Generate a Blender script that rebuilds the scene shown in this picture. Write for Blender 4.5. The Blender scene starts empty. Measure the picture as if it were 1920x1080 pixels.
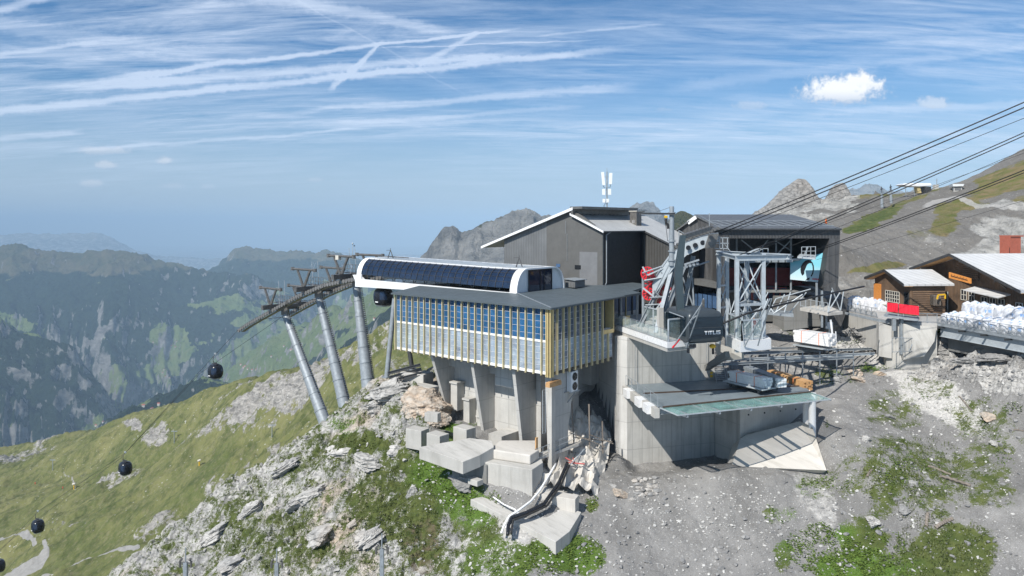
import bpy, math, random
import numpy as np
from mathutils import Vector, Matrix
R = math.radians
random.seed(7)
rng = np.random.default_rng(7)
sc = bpy.context.scene
COL = sc.collection
# ------------------------------------------------------------------ camera
F, CX, HY = 1340.0, 960.0, 420.0          # focal length and eye level of the 1920 px wide photograph
cam_d = bpy.data.cameras.new('camera')
cam = bpy.data.objects.new('camera', cam_d)
COL.objects.link(cam)
cam.location = (0, 0, 0)
cam.rotation_euler = (R(90), 0, 0)
cam_d.sensor_width = 36
cam_d.lens = F / 1920 * 36
cam_d.shift_y = -(540 - HY) / 1920
cam_d.clip_start = 0.5
cam_d.clip_end = 200000
sc.camera = cam
# ------------------------------------------------------------------ sun
SUN_AZ, SUN_EL = 51.0, 44.0               # light travels towards azimuth 51 deg from +x, falling 44 deg
sd = bpy.data.lights.new('sun', 'SUN')
sd.energy = 4.3
sd.angle = R(0.5)
sd.color = (1.0, 0.96, 0.90)
sun = bpy.data.objects.new('sun', sd)
COL.objects.link(sun)
ldir = Vector((math.cos(R(SUN_AZ)) * math.cos(R(SUN_EL)), math.sin(R(SUN_AZ)) * math.cos(R(SUN_EL)), -math.sin(R(SUN_EL))))
sun.rotation_euler = ldir.to_track_quat('-Z', 'Y').to_euler()
# ------------------------------------------------------------------ exposure
sc.view_settings.view_transform = 'Standard'
sc.view_settings.look = 'None'
sc.view_settings.exposure = 0.42
sc.view_settings.gamma = 1
sc.view_settings.use_curve_mapping = False
sc.render.engine = 'CYCLES'
sc.cycles.use_denoising = True
sc.cycles.max_bounces = 6
sc.cycles.transparent_max_bounces = 16
sc.cycles.caustics_reflective = False
sc.cycles.caustics_refractive = False

# ------------------------------------------------------------------ node helper
class NT:
    def __init__(s, tree):
        s.t = tree; s.n = tree.nodes; s.l = tree.links
    def new(s, typ, **kw):
        n = s.n.new(typ)
        for k, v in kw.items(): setattr(n, k, v)
        return n
    def put(s, sock, v):
        if v is None: return
        if isinstance(v, bpy.types.NodeSocket): s.l.new(v, sock)
        else: sock.default_value = v
    def m(s, op, a, b=None, c=None, clamp=False):
        n = s.new('ShaderNodeMath', operation=op, use_clamp=clamp)
        for i, v in enumerate((a, b, c)): s.put(n.inputs[i], v)
        return n.outputs[0]
    def vm(s, op, a, b=None):
        n = s.new('ShaderNodeVectorMath', operation=op)
        s.put(n.inputs[0], a); s.put(n.inputs[1], b)
        return n.outputs['Value'] if op in ('DOT_PRODUCT', 'LENGTH', 'DISTANCE') else n.outputs[0]
    def comb(s, x, y, z):
        n = s.new('ShaderNodeCombineXYZ')
        for i, v in enumerate((x, y, z)): s.put(n.inputs[i], v)
        return n.outputs[0]
    def sep(s, v):
        n = s.new('ShaderNodeSeparateXYZ'); s.put(n.inputs[0], v)
        return n.outputs[0], n.outputs[1], n.outputs[2]
    def noise(s, vec, scale, detail=4, rough=0.55, dist=0.0):
        n = s.new('ShaderNodeTexNoise')
        s.put(n.inputs['Vector'], vec)
        n.inputs['Scale'].default_value = scale; n.inputs['Detail'].default_value = detail
        n.inputs['Roughness'].default_value = rough; n.inputs['Distortion'].default_value = dist
        return n.outputs['Fac']
    def voro(s, vec, scale, feature='F1', out='Distance', rnd=1.0):
        n = s.new('ShaderNodeTexVoronoi', feature=feature)
        s.put(n.inputs['Vector'], vec); n.inputs['Scale'].default_value = scale
        n.inputs['Randomness'].default_value = rnd
        return n.outputs[out]
    def mr(s, v, a, b, c=0.0, d=1.0, smooth=False):
        n = s.new('ShaderNodeMapRange')
        if smooth: n.interpolation_type = 'SMOOTHSTEP'
        s.put(n.inputs[0], v)
        for i, x in enumerate((a, b, c, d)): s.put(n.inputs[i + 1], x)
        return n.outputs[0]
    def mix(s, f, a, b, mode='MIX'):
        n = s.new('ShaderNodeMix', data_type='RGBA', blend_type=mode)
        s.put(n.inputs[0], f)
        for i, v in ((6, a), (7, b)):
            if isinstance(v, (tuple, list)) and len(v) == 3: v = (*v, 1)
            s.put(n.inputs[i], v)
        return n.outputs[2]
    def map(s, vec, scale=(1, 1, 1), rot=(0, 0, 0), loc=(0, 0, 0)):
        n = s.new('ShaderNodeMapping'); s.put(n.inputs[0], vec)
        n.inputs['Location'].default_value = loc; n.inputs['Rotation'].default_value = rot; n.inputs['Scale'].default_value = scale
        return n.outputs[0]
    def attr(s, name):
        n = s.new('ShaderNodeAttribute'); n.attribute_name = name
        return n.outputs['Fac']
    def bump(s, h, strength=0.3, dist=0.1):
        n = s.new('ShaderNodeBump'); s.put(n.inputs['Height'], h)
        n.inputs['Strength'].default_value = strength; n.inputs['Distance'].default_value = dist
        return n.outputs[0]

# ------------------------------------------------------------------ sky
world = bpy.data.worlds.new('World'); sc.world = world
world.use_nodes = True
w = NT(world.node_tree); w.n.clear()
out = w.new('ShaderNodeOutputWorld'); bg = w.new('ShaderNodeBackground')
sky = w.new('ShaderNodeTexSky', sky_type='NISHITA')
sky.sun_disc = False
sky.sun_elevation = R(SUN_EL)
sky.sun_rotation = math.atan2(-ldir.x, -ldir.y)
sky.altitude = 1500; sky.air_density = 1.0; sky.dust_density = 1.5; sky.ozone_density = 1.5
gen = w.new('ShaderNodeTexCoord').outputs['Generated']
dx, dy, dz = w.sep(gen)
dyp = w.m('MAXIMUM', w.m('ABSOLUTE', dy), 0.05)
dzp = w.m('MAXIMUM', dz, 0.012)
# cirrus: noise on a layer high above, stretched along the wind
wind = w.comb(w.m('DIVIDE', dx, w.m('ADD', dzp, 0.12)), w.m('DIVIDE', dyp, w.m('ADD', dzp, 0.12)), 0.0)
c1 = w.noise(w.map(wind, (0.75, 3.2, 1), (0, 0, R(9))), 1.9, 12, 0.70, 0.8)
c2 = w.noise(w.map(wind, (0.35, 1.1, 1), (0, 0, R(-14)), (3, 1, 0)), 1.1, 4, 0.55, 0.4)
c3 = w.noise(w.map(wind, (1.6, 11.0, 1), (0, 0, R(-4)), (7, 3, 0)), 1.8, 10, 0.72, 0.6)
cir = w.m('MULTIPLY', w.mr(c1, 0.38, 0.68), w.mr(c2, 0.34, 0.60))
cir = w.m('ADD', w.m('MULTIPLY', cir, 0.80), w.m('MULTIPLY', w.m('MULTIPLY', w.mr(c3, 0.42, 0.72), w.mr(c2, 0.30, 0.62)), 0.45))
cir = w.m('MULTIPLY', cir, w.mr(dz, 0.015, 0.11, 0.0, 1.0, True))
wob = w.noise(gen, 14, 3, 0.6)
puff = w.noise(gen, 90, 4, 0.65)
def pdir(px, py):
    return Vector((px - CX, F, HY - py)).normalized()
def contrail(x1, y1, x2, y2, wpx, dens, w2=None, puffy=0.5):
    global cir
    a, b = pdir(x1, y1), pdir(x2, y2)
    n = a.cross(b).normalized(); t = (b - a); L = t.length; t.normalize()
    off = w.m('ADD', w.vm('DOT_PRODUCT', gen, tuple(n)), w.m('MULTIPLY', w.m('SUBTRACT', wob, 0.5), 0.010))
    al = w.m('DIVIDE', w.m('SUBTRACT', w.vm('DOT_PRODUCT', gen, tuple(t)), a.dot(t)), L)
    W = w.m('MULTIPLY', w.mr(al, 0, 1, wpx / F, (w2 or wpx) / F), w.mr(puff, 0.3, 0.7, 1 - puffy * .6, 1 + puffy * .6))
    core = w.mr(w.m('DIVIDE', w.m('ABSOLUTE', off), W), 0.15, 1.0, 1.0, 0.0, True)
    ends = w.m('MULTIPLY', w.mr(al, 0.0, 0.10), w.mr(al, 0.90, 1.0, 1.0, 0.0))
    k = w.m('MULTIPLY', w.m('MULTIPLY', core, ends), dens)
    cir = w.m('ADD', cir, k)
contrail(-260, 235, 1200, 88, 9, 0.75, 9)
contrail(180, 150, 980, 52, 8, 0.75, 3)
contrail(60, 170, 1000, 100, 14, 0.6, 8)
contrail(780, 125, 900, 60, 7, 0.5)
contrail(615, 172, 722, 76, 9, 0.7, 4, 0.9)
contrail(500, -30, 880, 180, 2.5, 0.14)
contrail(380, -30, 860, 62, 22, 0.45, 10)
contrail(-120, 28, 420, 110, 18, 0.35)
contrail(540, 210, 1200, 162, 6, 0.5, 12)
contrail(110, 285, 700, 240, 6, 0.45, 3)
contrail(-150, 272, 160, 248, 7, 0.45)
contrail(-60, 40, 110, -12, 9, 0.6)
contrail(600, 235, 1100, 200, 6, 0.35)
contrail(1240, 165, 2000, 80, 16, 0.25, 6)
contrail(1000, 68, 1250, 45, 3, 0.3)
contrail(700, 92, 1130, 74, 1.8, 0.4)
contrail(1500, 215, 2000, 190, 9, 0.35)
contrail(-80, 110, 200, 78, 5, 0.4)
cir = w.m('MULTIPLY', cir, 1.0, clamp=True)
# fair-weather cumulus, by direction
gx = w.m('DIVIDE', dx, dyp); gz = w.m('DIVIDE', dz, dyp)
cn = w.m('ADD', w.m('MULTIPLY', w.noise(gen, 42, 6, 0.65), .55), w.m('MULTIPLY', w.noise(gen, 120, 6, 0.65), .50))
cshape = None; clit = None
def cumulus(px, py, rx, ry, dens):
    global cshape, clit
    ex = w.m('DIVIDE', w.m('SUBTRACT', gx, (px - CX) / F), rx / F)
    ez = w.m('DIVIDE', w.m('SUBTRACT', gz, (HY - py) / F), ry / F)
    # flat base: below the middle the ellipse is squashed
    ez2 = w.m('MULTIPLY', ez, w.mr(ez, -0.3, 0.1, 1.9, 1.0))
    r = w.m('SQRT', w.m('ADD', w.m('MULTIPLY', ex, ex), w.m('MULTIPLY', ez2, ez2)))
    v = w.m('SUBTRACT', w.m('ADD', 1.0, w.m('MULTIPLY', w.m('SUBTRACT', cn, 0.5), 2.4)), r)
    d = w.m('MULTIPLY', w.mr(v, 0.0, 0.60, 0, 1, True), dens)
    l = w.m('MULTIPLY', d, w.mr(ez, -0.65, 0.25, 0.0, 1.0, True))
    cshape = d if cshape is None else w.m('MAXIMUM', cshape, d)
    clit = l if clit is None else w.m('MAXIMUM', clit, l)
cumulus(1575, 176, 92, 42, 1.0)
cumulus(1612, 160, 56, 32, 1.0)
cumulus(1750, 196, 40, 18, 0.55)
cumulus(1405, 200, 36, 14, 0.35)
cumulus(195, 284, 60, 12, 0.5)
cumulus(198, 311, 26, 12, 0.55)
cumulus(308, 303, 20, 12, 0.6)
cumulus(170, 345, 30, 12, 0.5)
cumulus(325, 350, 26, 8, 0.3)
cumulus(392, 351, 18, 7, 0.3)
cumulus(590, 338, 22, 6, 0.35)
cumulus(1245, 206, 20, 7, 0.2)
skc = w.mix(1.0, sky.outputs[0], (0.40, 0.76, 1.0), 'MULTIPLY')
skc = w.mix(w.mr(dz, -0.01, 0.22, 0.92, 0.0, True), skc, (4.3, 5.2, 6.2))
col = w.mix(w.m('MULTIPLY', cir, 0.76), skc, (6.9, 7.9, 9.6))
ccol = w.mix(clit, (4.9, 5.6, 6.9), (9.6, 9.7, 9.9))
col = w.mix(cshape, col, ccol)
w.l.new(col, bg.inputs['Color'])
bg.inputs['Strength'].default_value = 0.085
w.l.new(bg.outputs[0], out.inputs[0])

# ------------------------------------------------------------------ mesh helpers
ORG = {}
def at(px, py, Y):
    return Vector(((px - CX) / F * Y, Y, -(py - HY) / F * Y))
def V3(p, z): return Vector((p[0], p[1], z))
def tag(o, label=None, cat=None, group=None, kind=None):
    if label: o['label'] = label
    if cat: o['category'] = cat
    if group: o['group'] = group
    if kind: o['kind'] = kind
    return o
def thing(name, loc, label, cat, group=None):
    o = bpy.data.objects.new(name, None); COL.objects.link(o)
    o.empty_display_size = 0.5
    o.location = loc; ORG[o] = Vector(loc)
    return tag(o, label, cat, group)
class MB:
    """collects shapes in world coordinates and links them as one mesh"""
    def __init__(s): s.v = []; s.f = []; s.mi = []
    def add(s, vs, fs, mi=0):
        k = len(s.v); s.v += [tuple(p) for p in vs]
        s.f += [tuple(i + k for i in f) for f in fs]; s.mi += [mi] * len(fs)
        return s
    def obox(s, c, ax, ay, az, mi=0):
        c, ax, ay, az = Vector(c), Vector(ax), Vector(ay), Vector(az)
        vs = [c + i * ax + j * ay + k * az for k in (-.5, .5) for j in (-.5, .5) for i in (-.5, .5)]
        fs = [(0, 2, 3, 1), (4, 5, 7, 6), (0, 1, 5, 4), (2, 6, 7, 3), (0, 4, 6, 2), (1, 3, 7, 5)]
        if ax.cross(ay).dot(az) < 0: fs = [f[::-1] for f in fs]
        return s.add(vs, fs, mi)
    def box(s, x0, x1, y0, y1, z0, z1, mi=0):
        return s.obox(((x0 + x1) / 2, (y0 + y1) / 2, (z0 + z1) / 2), (x1 - x0, 0, 0), (0, y1 - y0, 0), (0, 0, z1 - z0), mi)
    def beam(s, p, q, w, h=None, mi=0, up=(0, 0, 1)):
        p, q = Vector(p), Vector(q); d = q - p
        if d.length < 1e-6: return s
        h = w if h is None else h
        side = d.cross(Vector(up))
        if side.length < 1e-4 * d.length: side = d.cross(Vector((1, 0, 0)))
        side.normalize(); u = side.cross(d).normalized()
        return s.obox((p + q) / 2, side * w, d, u * h, mi)
    def ibeam(s, p, q, w, h, t=0.03, mi=0):
        p, q = Vector(p), Vector(q); d = (q - p).normalized()
        side = d.cross(Vector((0, 0, 1)))
        if side.length < 1e-3: side = Vector((1, 0, 0))
        side.normalize(); u = side.cross(d).normalized()
        s.beam(p, q, t, h - 2 * t, mi, u)
        s.beam(p + u * (h - t) / 2, q + u * (h - t) / 2, w, t, mi, u)
        return s.beam(p - u * (h - t) / 2, q - u * (h - t) / 2, w, t, mi, u)
    def tube(s, p, q, r, r2=None, n=8, mi=0, cap=True):
        p, q = Vector(p), Vector(q); d = q - p
        r2 = r if r2 is None else r2
        a = d.cross(Vector((0, 0, 1)))
        if a.length < 1e-4 * max(d.length, 1e-9): a = Vector((1, 0, 0))
        a.normalize(); b = d.cross(a).normalized()
        vs = []
        for c, rr in ((p, r), (q, r2)):
            for i in range(n):
                t = 2 * math.pi * i / n
                vs.append(c + a * math.cos(t) * rr + b * math.sin(t) * rr)
        fs = [(i, (i + 1) % n, n + (i + 1) % n, n + i) for i in range(n)]
        if cap: fs += [tuple(range(n))[::-1], tuple(range(n, 2 * n))]
        return s.add(vs, fs, mi)
    def path(s, pts, r, n=6, mi=0):
        pts = [Vector(p) for p in pts]
        vs = []; 
        d0 = (pts[1] - pts[0]).normalized()
        a = d0.cross(Vector((0, 0, 1)))
        if a.length < 1e-3: a = Vector((1, 0, 0))
        a.normalize()
        for i, p in enumerate(pts):
            d = (pts[min(i + 1, len(pts) - 1)] - pts[max(i - 1, 0)]).normalized()
            a = (a - d * a.dot(d)).normalized(); b = d.cross(a)
            for j in range(n):
                t = 2 * math.pi * j / n
                vs.append(p + a * math.cos(t) * r + b * math.sin(t) * r)
        fs = []
        for i in range(len(pts) - 1):
            for j in range(n):
                fs.append((i * n + j, i * n + (j + 1) % n, (i + 1) * n + (j + 1) % n, (i + 1) * n + j))
        fs += [tuple(range(n))[::-1], tuple(range((len(pts) - 1) * n, len(pts) * n))]
        return s.add(vs, fs, mi)
    def prism(s, poly, ext, mi=0):
        poly = [Vector(p) for p in poly]; e = Vector(ext); n = len(poly)
        nn = Vector((0, 0, 0))
        for i in range(n): nn += poly[i].cross(poly[(i + 1) % n])
        vs = poly + [p + e for p in poly]
        fs = [tuple(range(n))[::-1], tuple(range(n, 2 * n))] + [(i, (i + 1) % n, n + (i + 1) % n, n + i) for i in range(n)]
        if nn.dot(e) < 0: fs = [f[::-1] for f in fs]
        return s.add(vs, fs, mi)
    def slab(s, poly, t, mi=0):
        """poly (3D, any slope) thickened straight down by t"""
        return s.prism(poly, (0, 0, -t), mi)
    def quad(s, *p, mi=0): return s.add(p, [tuple(range(len(p)))], mi)
    def ball(s, c, r, n=8, m=5, sc3=(1, 1, 1), mi=0):
        c = Vector(c); vs = [c + Vector((0, 0, -r * sc3[2]))]
        for j in range(1, m):
            ph = -math.pi / 2 + math.pi * j / m
            for i in range(n):
                t = 2 * math.pi * i / n
                vs.append(c + Vector((math.cos(t) * math.cos(ph) * r * sc3[0], math.sin(t) * math.cos(ph) * r * sc3[1], math.sin(ph) * r * sc3[2])))
        vs.append(c + Vector((0, 0, r * sc3[2])))
        fs = [(0, 1 + (i + 1) % n, 1 + i) for i in range(n)]
        for j in range(m - 2):
            for i in range(n):
                a = 1 + j * n
                fs.append((a + i, a + (i + 1) % n, a + n + (i + 1) % n, a + n + i))
        k = len(vs) - 1; a = 1 + (m - 2) * n
        fs += [(a + i, a + (i + 1) % n, k) for i in range(n)]
        return s.add(vs, fs, mi)
    def build(s, name, mats, parent=None, smooth=False, bevel=0):
        org = ORG.get(parent, Vector((0, 0, 0))) if parent else Vector((0, 0, 0))
        me = bpy.data.meshes.new(name)
        va = np.array(s.v, dtype=np.float64) if s.v else np.zeros((0, 3))
        base = Vector((0, 0, 0))
        if parent is None and len(va):
            base = Vector(((va[:, 0].min() + va[:, 0].max()) / 2, (va[:, 1].min() + va[:, 1].max()) / 2, va[:, 2].min()))
            org = base
        va = va - np.array(org)
        me.from_pydata(va.tolist(), [], s.f)
        if not isinstance(mats, (list, tuple)): mats = [mats]
        for m in mats: me.materials.append(m)
        if any(s.mi): me.polygons.foreach_set('material_index', s.mi)
        if smooth: me.polygons.foreach_set('use_smooth', [True] * len(me.polygons))
        me.update()
        o = bpy.data.objects.new(name, me); COL.objects.link(o)
        if parent: o.parent = parent; ORG[o] = org
        else: o.location = base; ORG[o] = base
        if bevel:
            b = o.modifiers.new('bevel', 'BEVEL'); b.width = bevel; b.segments = 2; b.limit_method = 'ANGLE'; b.angle_limit = R(40)
        if smooth == 2:
            me.set_sharp_from_angle(angle=R(35))
        return o
def copy_tree(o, parent=None):
    c = o.copy(); COL.objects.link(c)
    if parent: c.parent = parent
    for ch in list(o.children): copy_tree(ch, c)
    return c

# ------------------------------------------------------------------ numpy noise
def vnoise(x, y, seed=0):
    xi = np.floor(x).astype(np.int64); yi = np.floor(y).astype(np.int64)
    fx = x - xi; fy = y - yi
    fx = fx * fx * fx * (fx * (fx * 6 - 15) + 10); fy = fy * fy * fy * (fy * (fy * 6 - 15) + 10)
    def h(a, b):
        n = (a * 374761393 + b * 668265263 + seed * 1274126177) & 0x7fffffff
        n = ((n ^ (n >> 13)) * 1274126177) & 0x7fffffff
        n = n ^ (n >> 16)
        return (n & 0xffff) / 65535.0
    return (h(xi, yi) * (1 - fx) + h(xi + 1, yi) * fx) * (1 - fy) + (h(xi, yi + 1) * (1 - fx) + h(xi + 1, yi + 1) * fx) * fy
def fbm(x, y, o=5, seed=0, g=0.5):
    a = 1.0; s = 0; t = 0
    for i in range(o):
        s = s + a * vnoise(x * 2 ** i + 17.3 * i, y * 2 ** i - 9.1 * i, seed + i); t += a; a *= g
    return s / t
def ridged(x, y, o=5, seed=0, g=0.5):
    a = 1.0; s = 0; t = 0
    for i in range(o):
        s = s + a * (1 - np.abs(2 * vnoise(x * 2 ** i + 5.3 * i, y * 2 ** i + 3.7 * i, seed + i) - 1)); t += a; a *= g
    return s / t
def sstep(v, a, b):
    t = np.clip((v - a) / (b - a), 0, 1); return t * t * (3 - 2 * t)
def rbf(pts, eps=0.0):
    P = np.array([(p[0], p[1]) for p in pts]); Z = np.array([p[2] for p in pts]); n = len(P)
    D = np.linalg.norm(P[:, None] - P[None], axis=2)
    A = np.zeros((n + 3, n + 3)); A[:n, :n] = D + eps * np.eye(n)
    A[:n, n] = 1; A[:n, n + 1:] = P; A[n, :n] = 1; A[n + 1:, :n] = P.T
    wt = np.linalg.solve(A, np.concatenate([Z, np.zeros(3)]))
    def ev(x, y):
        s = wt[n] + wt[n + 1] * x + wt[n + 2] * y
        for i in range(n): s = s + wt[i] * np.sqrt((x - P[i, 0]) ** 2 + (y - P[i, 1]) ** 2)
        return s
    return ev
def grid_mesh(name, X, Y, Z, mat, attrs=None, smooth=True, mask=None):
    ny, nx = X.shape
    co = np.stack([X, Y, Z], -1).reshape(-1, 3).astype(np.float32)
    i = np.arange(nx * ny).reshape(ny, nx)
    q = np.stack([i[:-1, :-1], i[:-1, 1:], i[1:, 1:], i[1:, :-1]], -1).reshape(-1, 4)
    if mask is not None:
        q = q[mask[:-1, :-1].reshape(-1)]
    me = bpy.data.meshes.new(name)
    me.vertices.add(len(co)); me.vertices.foreach_set('co', co.ravel())
    me.loops.add(len(q) * 4); me.loops.foreach_set('vertex_index', q.ravel().astype(np.int32))
    me.polygons.add(len(q)); me.polygons.foreach_set('loop_start', np.arange(0, len(q) * 4, 4, dtype=np.int32))
    me.update(calc_edges=True); me.validate()
    me.polygons.foreach_set('use_smooth', [smooth] * len(me.polygons))
    for k, v in (attrs or {}).items():
        a = me.attributes.new(k, 'FLOAT', 'POINT'); a.data.foreach_set('value', v.astype(np.float32).ravel())
    me.materials.append(mat)
    o = bpy.data.objects.new(name, me); COL.objects.link(o)
    return o
# ================================================================== materials
MATS = {}
def base_mat(name):
    m = bpy.data.materials.new(name); m.use_nodes = True
    t = NT(m.node_tree); b = m.node_tree.nodes['Principled BSDF']
    MATS[name] = m
    return m, t, b
def oc(t): return t.new('ShaderNodeTexCoord').outputs['Object']
def gpos(t): return t.new('ShaderNodeNewGeometry').outputs['Position']
def simple(name, c, rough=0.6, metal=0.0, var=0.15, scale=1.5, bump=0.0, bscale=20, spec=None):
    m, t, b = base_mat(name)
    p = oc(t)
    n = t.noise(p, scale, 6, 0.6)
    lo = tuple(x * (1 - var) for x in c); hi = tuple(min(1, x * (1 + var)) for x in c)
    t.l.new(t.mix(t.mr(n, 0.3, 0.7), lo, hi), b.inputs['Base Color'])
    t.put(b.inputs['Roughness'], t.mr(t.noise(p, scale * 3, 3), 0.3, 0.7, max(0, rough - .08), min(1, rough + .08)))
    b.inputs['Metallic'].default_value = metal
    if spec is not None: b.inputs['Specular IOR Level'].default_value = spec
    if bump: t.l.new(t.bump(t.noise(p, bscale, 5), bump, 0.05), b.inputs['Normal'])
    return m
def concrete(name, c, ang=None, panel=(2.4, 2.6), stain=0.35, joints=True):
    """cast concrete: board marks, formwork joints, drip stains; ang = direction of the wall run"""
    m, t, b = base_mat(name)
    x, y, z = t.sep(gpos(t))
    if ang is None: al = t.m('ADD', x, y)
    else: al = t.m('ADD', t.m('MULTIPLY', x, math.cos(R(ang))), t.m('MULTIPLY', y, math.sin(R(ang))))
    big = t.noise(t.comb(t.m('MULTIPLY', al, .35), 0.0, t.m('MULTIPLY', z, .35)), 1.0, 5, 0.6)
    drip = t.noise(t.comb(t.m('MULTIPLY', al, 2.2), y, t.m('MULTIPLY', z, 0.16)), 1.0, 6, 0.65)
    board = t.noise(t.comb(t.m('MULTIPLY', al, 9.0), 0.0, t.m('MULTIPLY', z, 0.3)), 1.0, 3, 0.6)
    fine = t.noise(t.comb(al, y, z), 14.0, 4, 0.7)
    dk = tuple(v * (1 - stain) for v in c); hi = tuple(min(1, v * 1.15) for v in c)
    col = t.mix(t.mr(big, 0.32, 0.68), tuple(v * .86 for v in c), hi)
    col = t.mix(t.mr(drip, 0.50, 0.78, 0.0, 0.75), col, (dk[0], dk[1] * .98, dk[2] * .93))
    col = t.mix(t.mr(board, 0.35, 0.65, 0.0, 0.25), col, tuple(v * .75 for v in c))
    col = t.mix(t.mr(fine, 0.55, 0.8, 0.0, 0.3), col, tuple(v * .7 for v in c))
    h = t.m('ADD', t.m('MULTIPLY', board, .5), t.m('MULTIPLY', fine, .5))
    if joints:
        def line(v, per, wd, ph):
            f = t.m('FRACT', t.m('DIVIDE', t.m('ADD', v, ph + 1000 * per), per))
            return t.mr(t.m('ABSOLUTE', t.m('SUBTRACT', f, 0.5)), 0.5 - wd / per, 0.5 - wd / per * .3, 0.0, 1.0)
        j = t.m('MAXIMUM', line(al, panel[0], 0.05, 0.3), line(z, panel[1], 0.05, 0.7))
        col = t.mix(t.m('MULTIPLY', j, 0.45), col, tuple(v * .45 for v in c))
        h = t.m('SUBTRACT', h, t.m('MULTIPLY', j, .8))
    t.l.new(col, b.inputs['Base Color']); b.inputs['Roughness'].default_value = 0.88
    t.l.new(t.bump(h, 0.35, 0.04), b.inputs['Normal'])
    return m
def ribbed(name, c, ang, period=0.28, rough=0.5, var=0.12, depth=0.35, metal=0.2, horiz=False):
    m, t, b = base_mat(name)
    x, y, z = t.sep(gpos(t))
    al = z if horiz else t.m('ADD', t.m('MULTIPLY', x, math.cos(R(ang))), t.m('MULTIPLY', y, math.sin(R(ang))))
    s = t.m('SINE', t.m('MULTIPLY', al, 2 * math.pi / period))
    n = t.noise(gpos(t), 0.6, 5, 0.6)
    col = t.mix(t.mr(n, .3, .7), tuple(v * (1 - var) for v in c), tuple(v * (1 + var) for v in c))
    seam = t.mr(s, 0.80, 0.98, 0.0, 0.45)
    col = t.mix(seam, col, tuple(v * .45 for v in c))
    t.l.new(col, b.inputs['Base Color'])
    b.inputs['Roughness'].default_value = rough; b.inputs['Metallic'].default_value = metal
    t.l.new(t.bump(s, depth, 0.05), b.inputs['Normal'])
    return m
def glassy(name, tint, alpha=0.5, rough=0.05, refl=0.0):
    """pane: part see-through, part coloured, glossy"""
    m, t, b = base_mat(name)
    n = t.mr(t.noise(gpos(t), 0.55, 5, 0.65, 0.8), .3, .7)
    t.l.new(t.mix(n, tuple(v * .55 for v in tint), tuple(min(1, v * 1.45) for v in tint)), b.inputs['Base Color'])
    b.inputs['Roughness'].default_value = rough
    b.inputs['Alpha'].default_value = alpha
    b.inputs['Specular IOR Level'].default_value = 0.5 + refl
    b.inputs['IOR'].default_value = 1.5
    return m
simple('galv', (0.30, 0.33, 0.35), 0.5, 0.25, 0.2, 2.5)
simple('galv_light', (0.44, 0.48, 0.50), 0.5, 0.2, 0.12, 2.5)
simple('steel_dark', (0.10, 0.10, 0.10), 0.5, 0.6, 0.3, 3)
simple('steel_brown', (0.19, 0.18, 0.165), 0.5, 0.6, 0.3, 3)
simple('white_paint', (0.80, 0.80, 0.79), 0.3, 0.0, 0.04, 1)
simple('white_panel', (0.78, 0.80, 0.80), 0.35, 0.0, 0.05, 1)
simple('gold', (0.60, 0.47, 0.22), 0.42, 0.15, 0.10, 2)
simple('cream_gold', (0.58, 0.49, 0.28), 0.42, 0.1, 0.10, 2)
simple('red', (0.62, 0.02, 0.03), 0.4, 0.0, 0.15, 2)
simple('red_cloth', (0.72, 0.015, 0.04), 0.7, 0.0, 0.10, 2)
simple('black', (0.016, 0.017, 0.020), 0.22, 0.0, 0.2, 2)
simple('rubber', (0.02, 0.02, 0.02), 0.6, 0, 0.2, 3)
simple('cabin_grey', (0.050, 0.062, 0.070), 0.38, 0.2, 0.08, 2)
simple('hanger_grey', (0.055, 0.078, 0.088), 0.42, 0.2, 0.10, 1.5)
simple('roof_dark', (0.085, 0.105, 0.115), 0.55, 0.0, 0.10, 0.6)
simple('cable', (0.03, 0.03, 0.032), 0.5, 0.5, 0.1, 3)
simple('wood_light', (0.52, 0.30, 0.13), 0.75, 0, 0.2, 3)
simple('orange_paint', (0.62, 0.24, 0.05), 0.6, 0, 0.12, 3)
simple('terracotta', (0.36, 0.10, 0.06), 0.7, 0, 0.15, 3)
simple('plaster_dark', (0.11, 0.11, 0.105), 0.85, 0, 0.12, 0.9, 0.1)
simple('plaster_patch', (0.17, 0.175, 0.18), 0.8, 0, 0.12, 0.9, 0.1)
simple('navy_board', (0.008, 0.010, 0.014), 0.42, 0, 0.35, 1.2)
simple('yellow', (0.75, 0.45, 0.02), 0.4, 0, 0.1, 2)
simple('orange_cloth', (0.75, 0.16, 0.03), 0.8, 0, 0.1, 4)
simple('skin', (0.45, 0.27, 0.19), 0.6, 0, 0.05, 4)
simple('blue_cloth', (0.04, 0.05, 0.09), 0.8, 0, 0.1, 4)
simple('bag_white', (0.60, 0.61, 0.63), 0.55, 0, 0.06, 6, 0.4, 9)
simple('bag_blue', (0.30, 0.48, 0.78), 0.5, 0, 0.3, 5)
simple('cream', (0.55, 0.52, 0.45), 0.8, 0, 0.1, 2)
simple('blue_box', (0.04, 0.16, 0.50), 0.5, 0, 0.1, 2)
simple('cardboard', (0.62, 0.36, 0.22), 0.8, 0, 0.15, 4)
simple('rail_steel', (0.12, 0.08, 0.06), 0.5, 0.5, 0.3, 3)
simple('terrace_floor', (0.42, 0.41, 0.39), 0.9, 0, 0.15, 1)
simple('bracket_red', (0.45, 0.10, 0.09), 0.6, 0, 0.2, 3)
concrete('concrete_u', (0.50, 0.49, 0.46), 139.65)
concrete('concrete_v', (0.50, 0.49, 0.46), 49.65)
concrete('concrete_a', (0.50, 0.485, 0.445), 15, (1.15, 2.9), 0.55)
concrete('concrete_b', (0.56, 0.55, 0.52), 105, (1.2, 2.9), 0.25)
concrete('concrete_plain', (0.50, 0.48, 0.44), None, stain=0.35, joints=False)
concrete('concrete_pale', (0.47, 0.455, 0.42), None, stain=0.5, joints=False)
concrete('shotcrete', (0.56, 0.53, 0.48), None, stain=0.3, joints=False)
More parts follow.
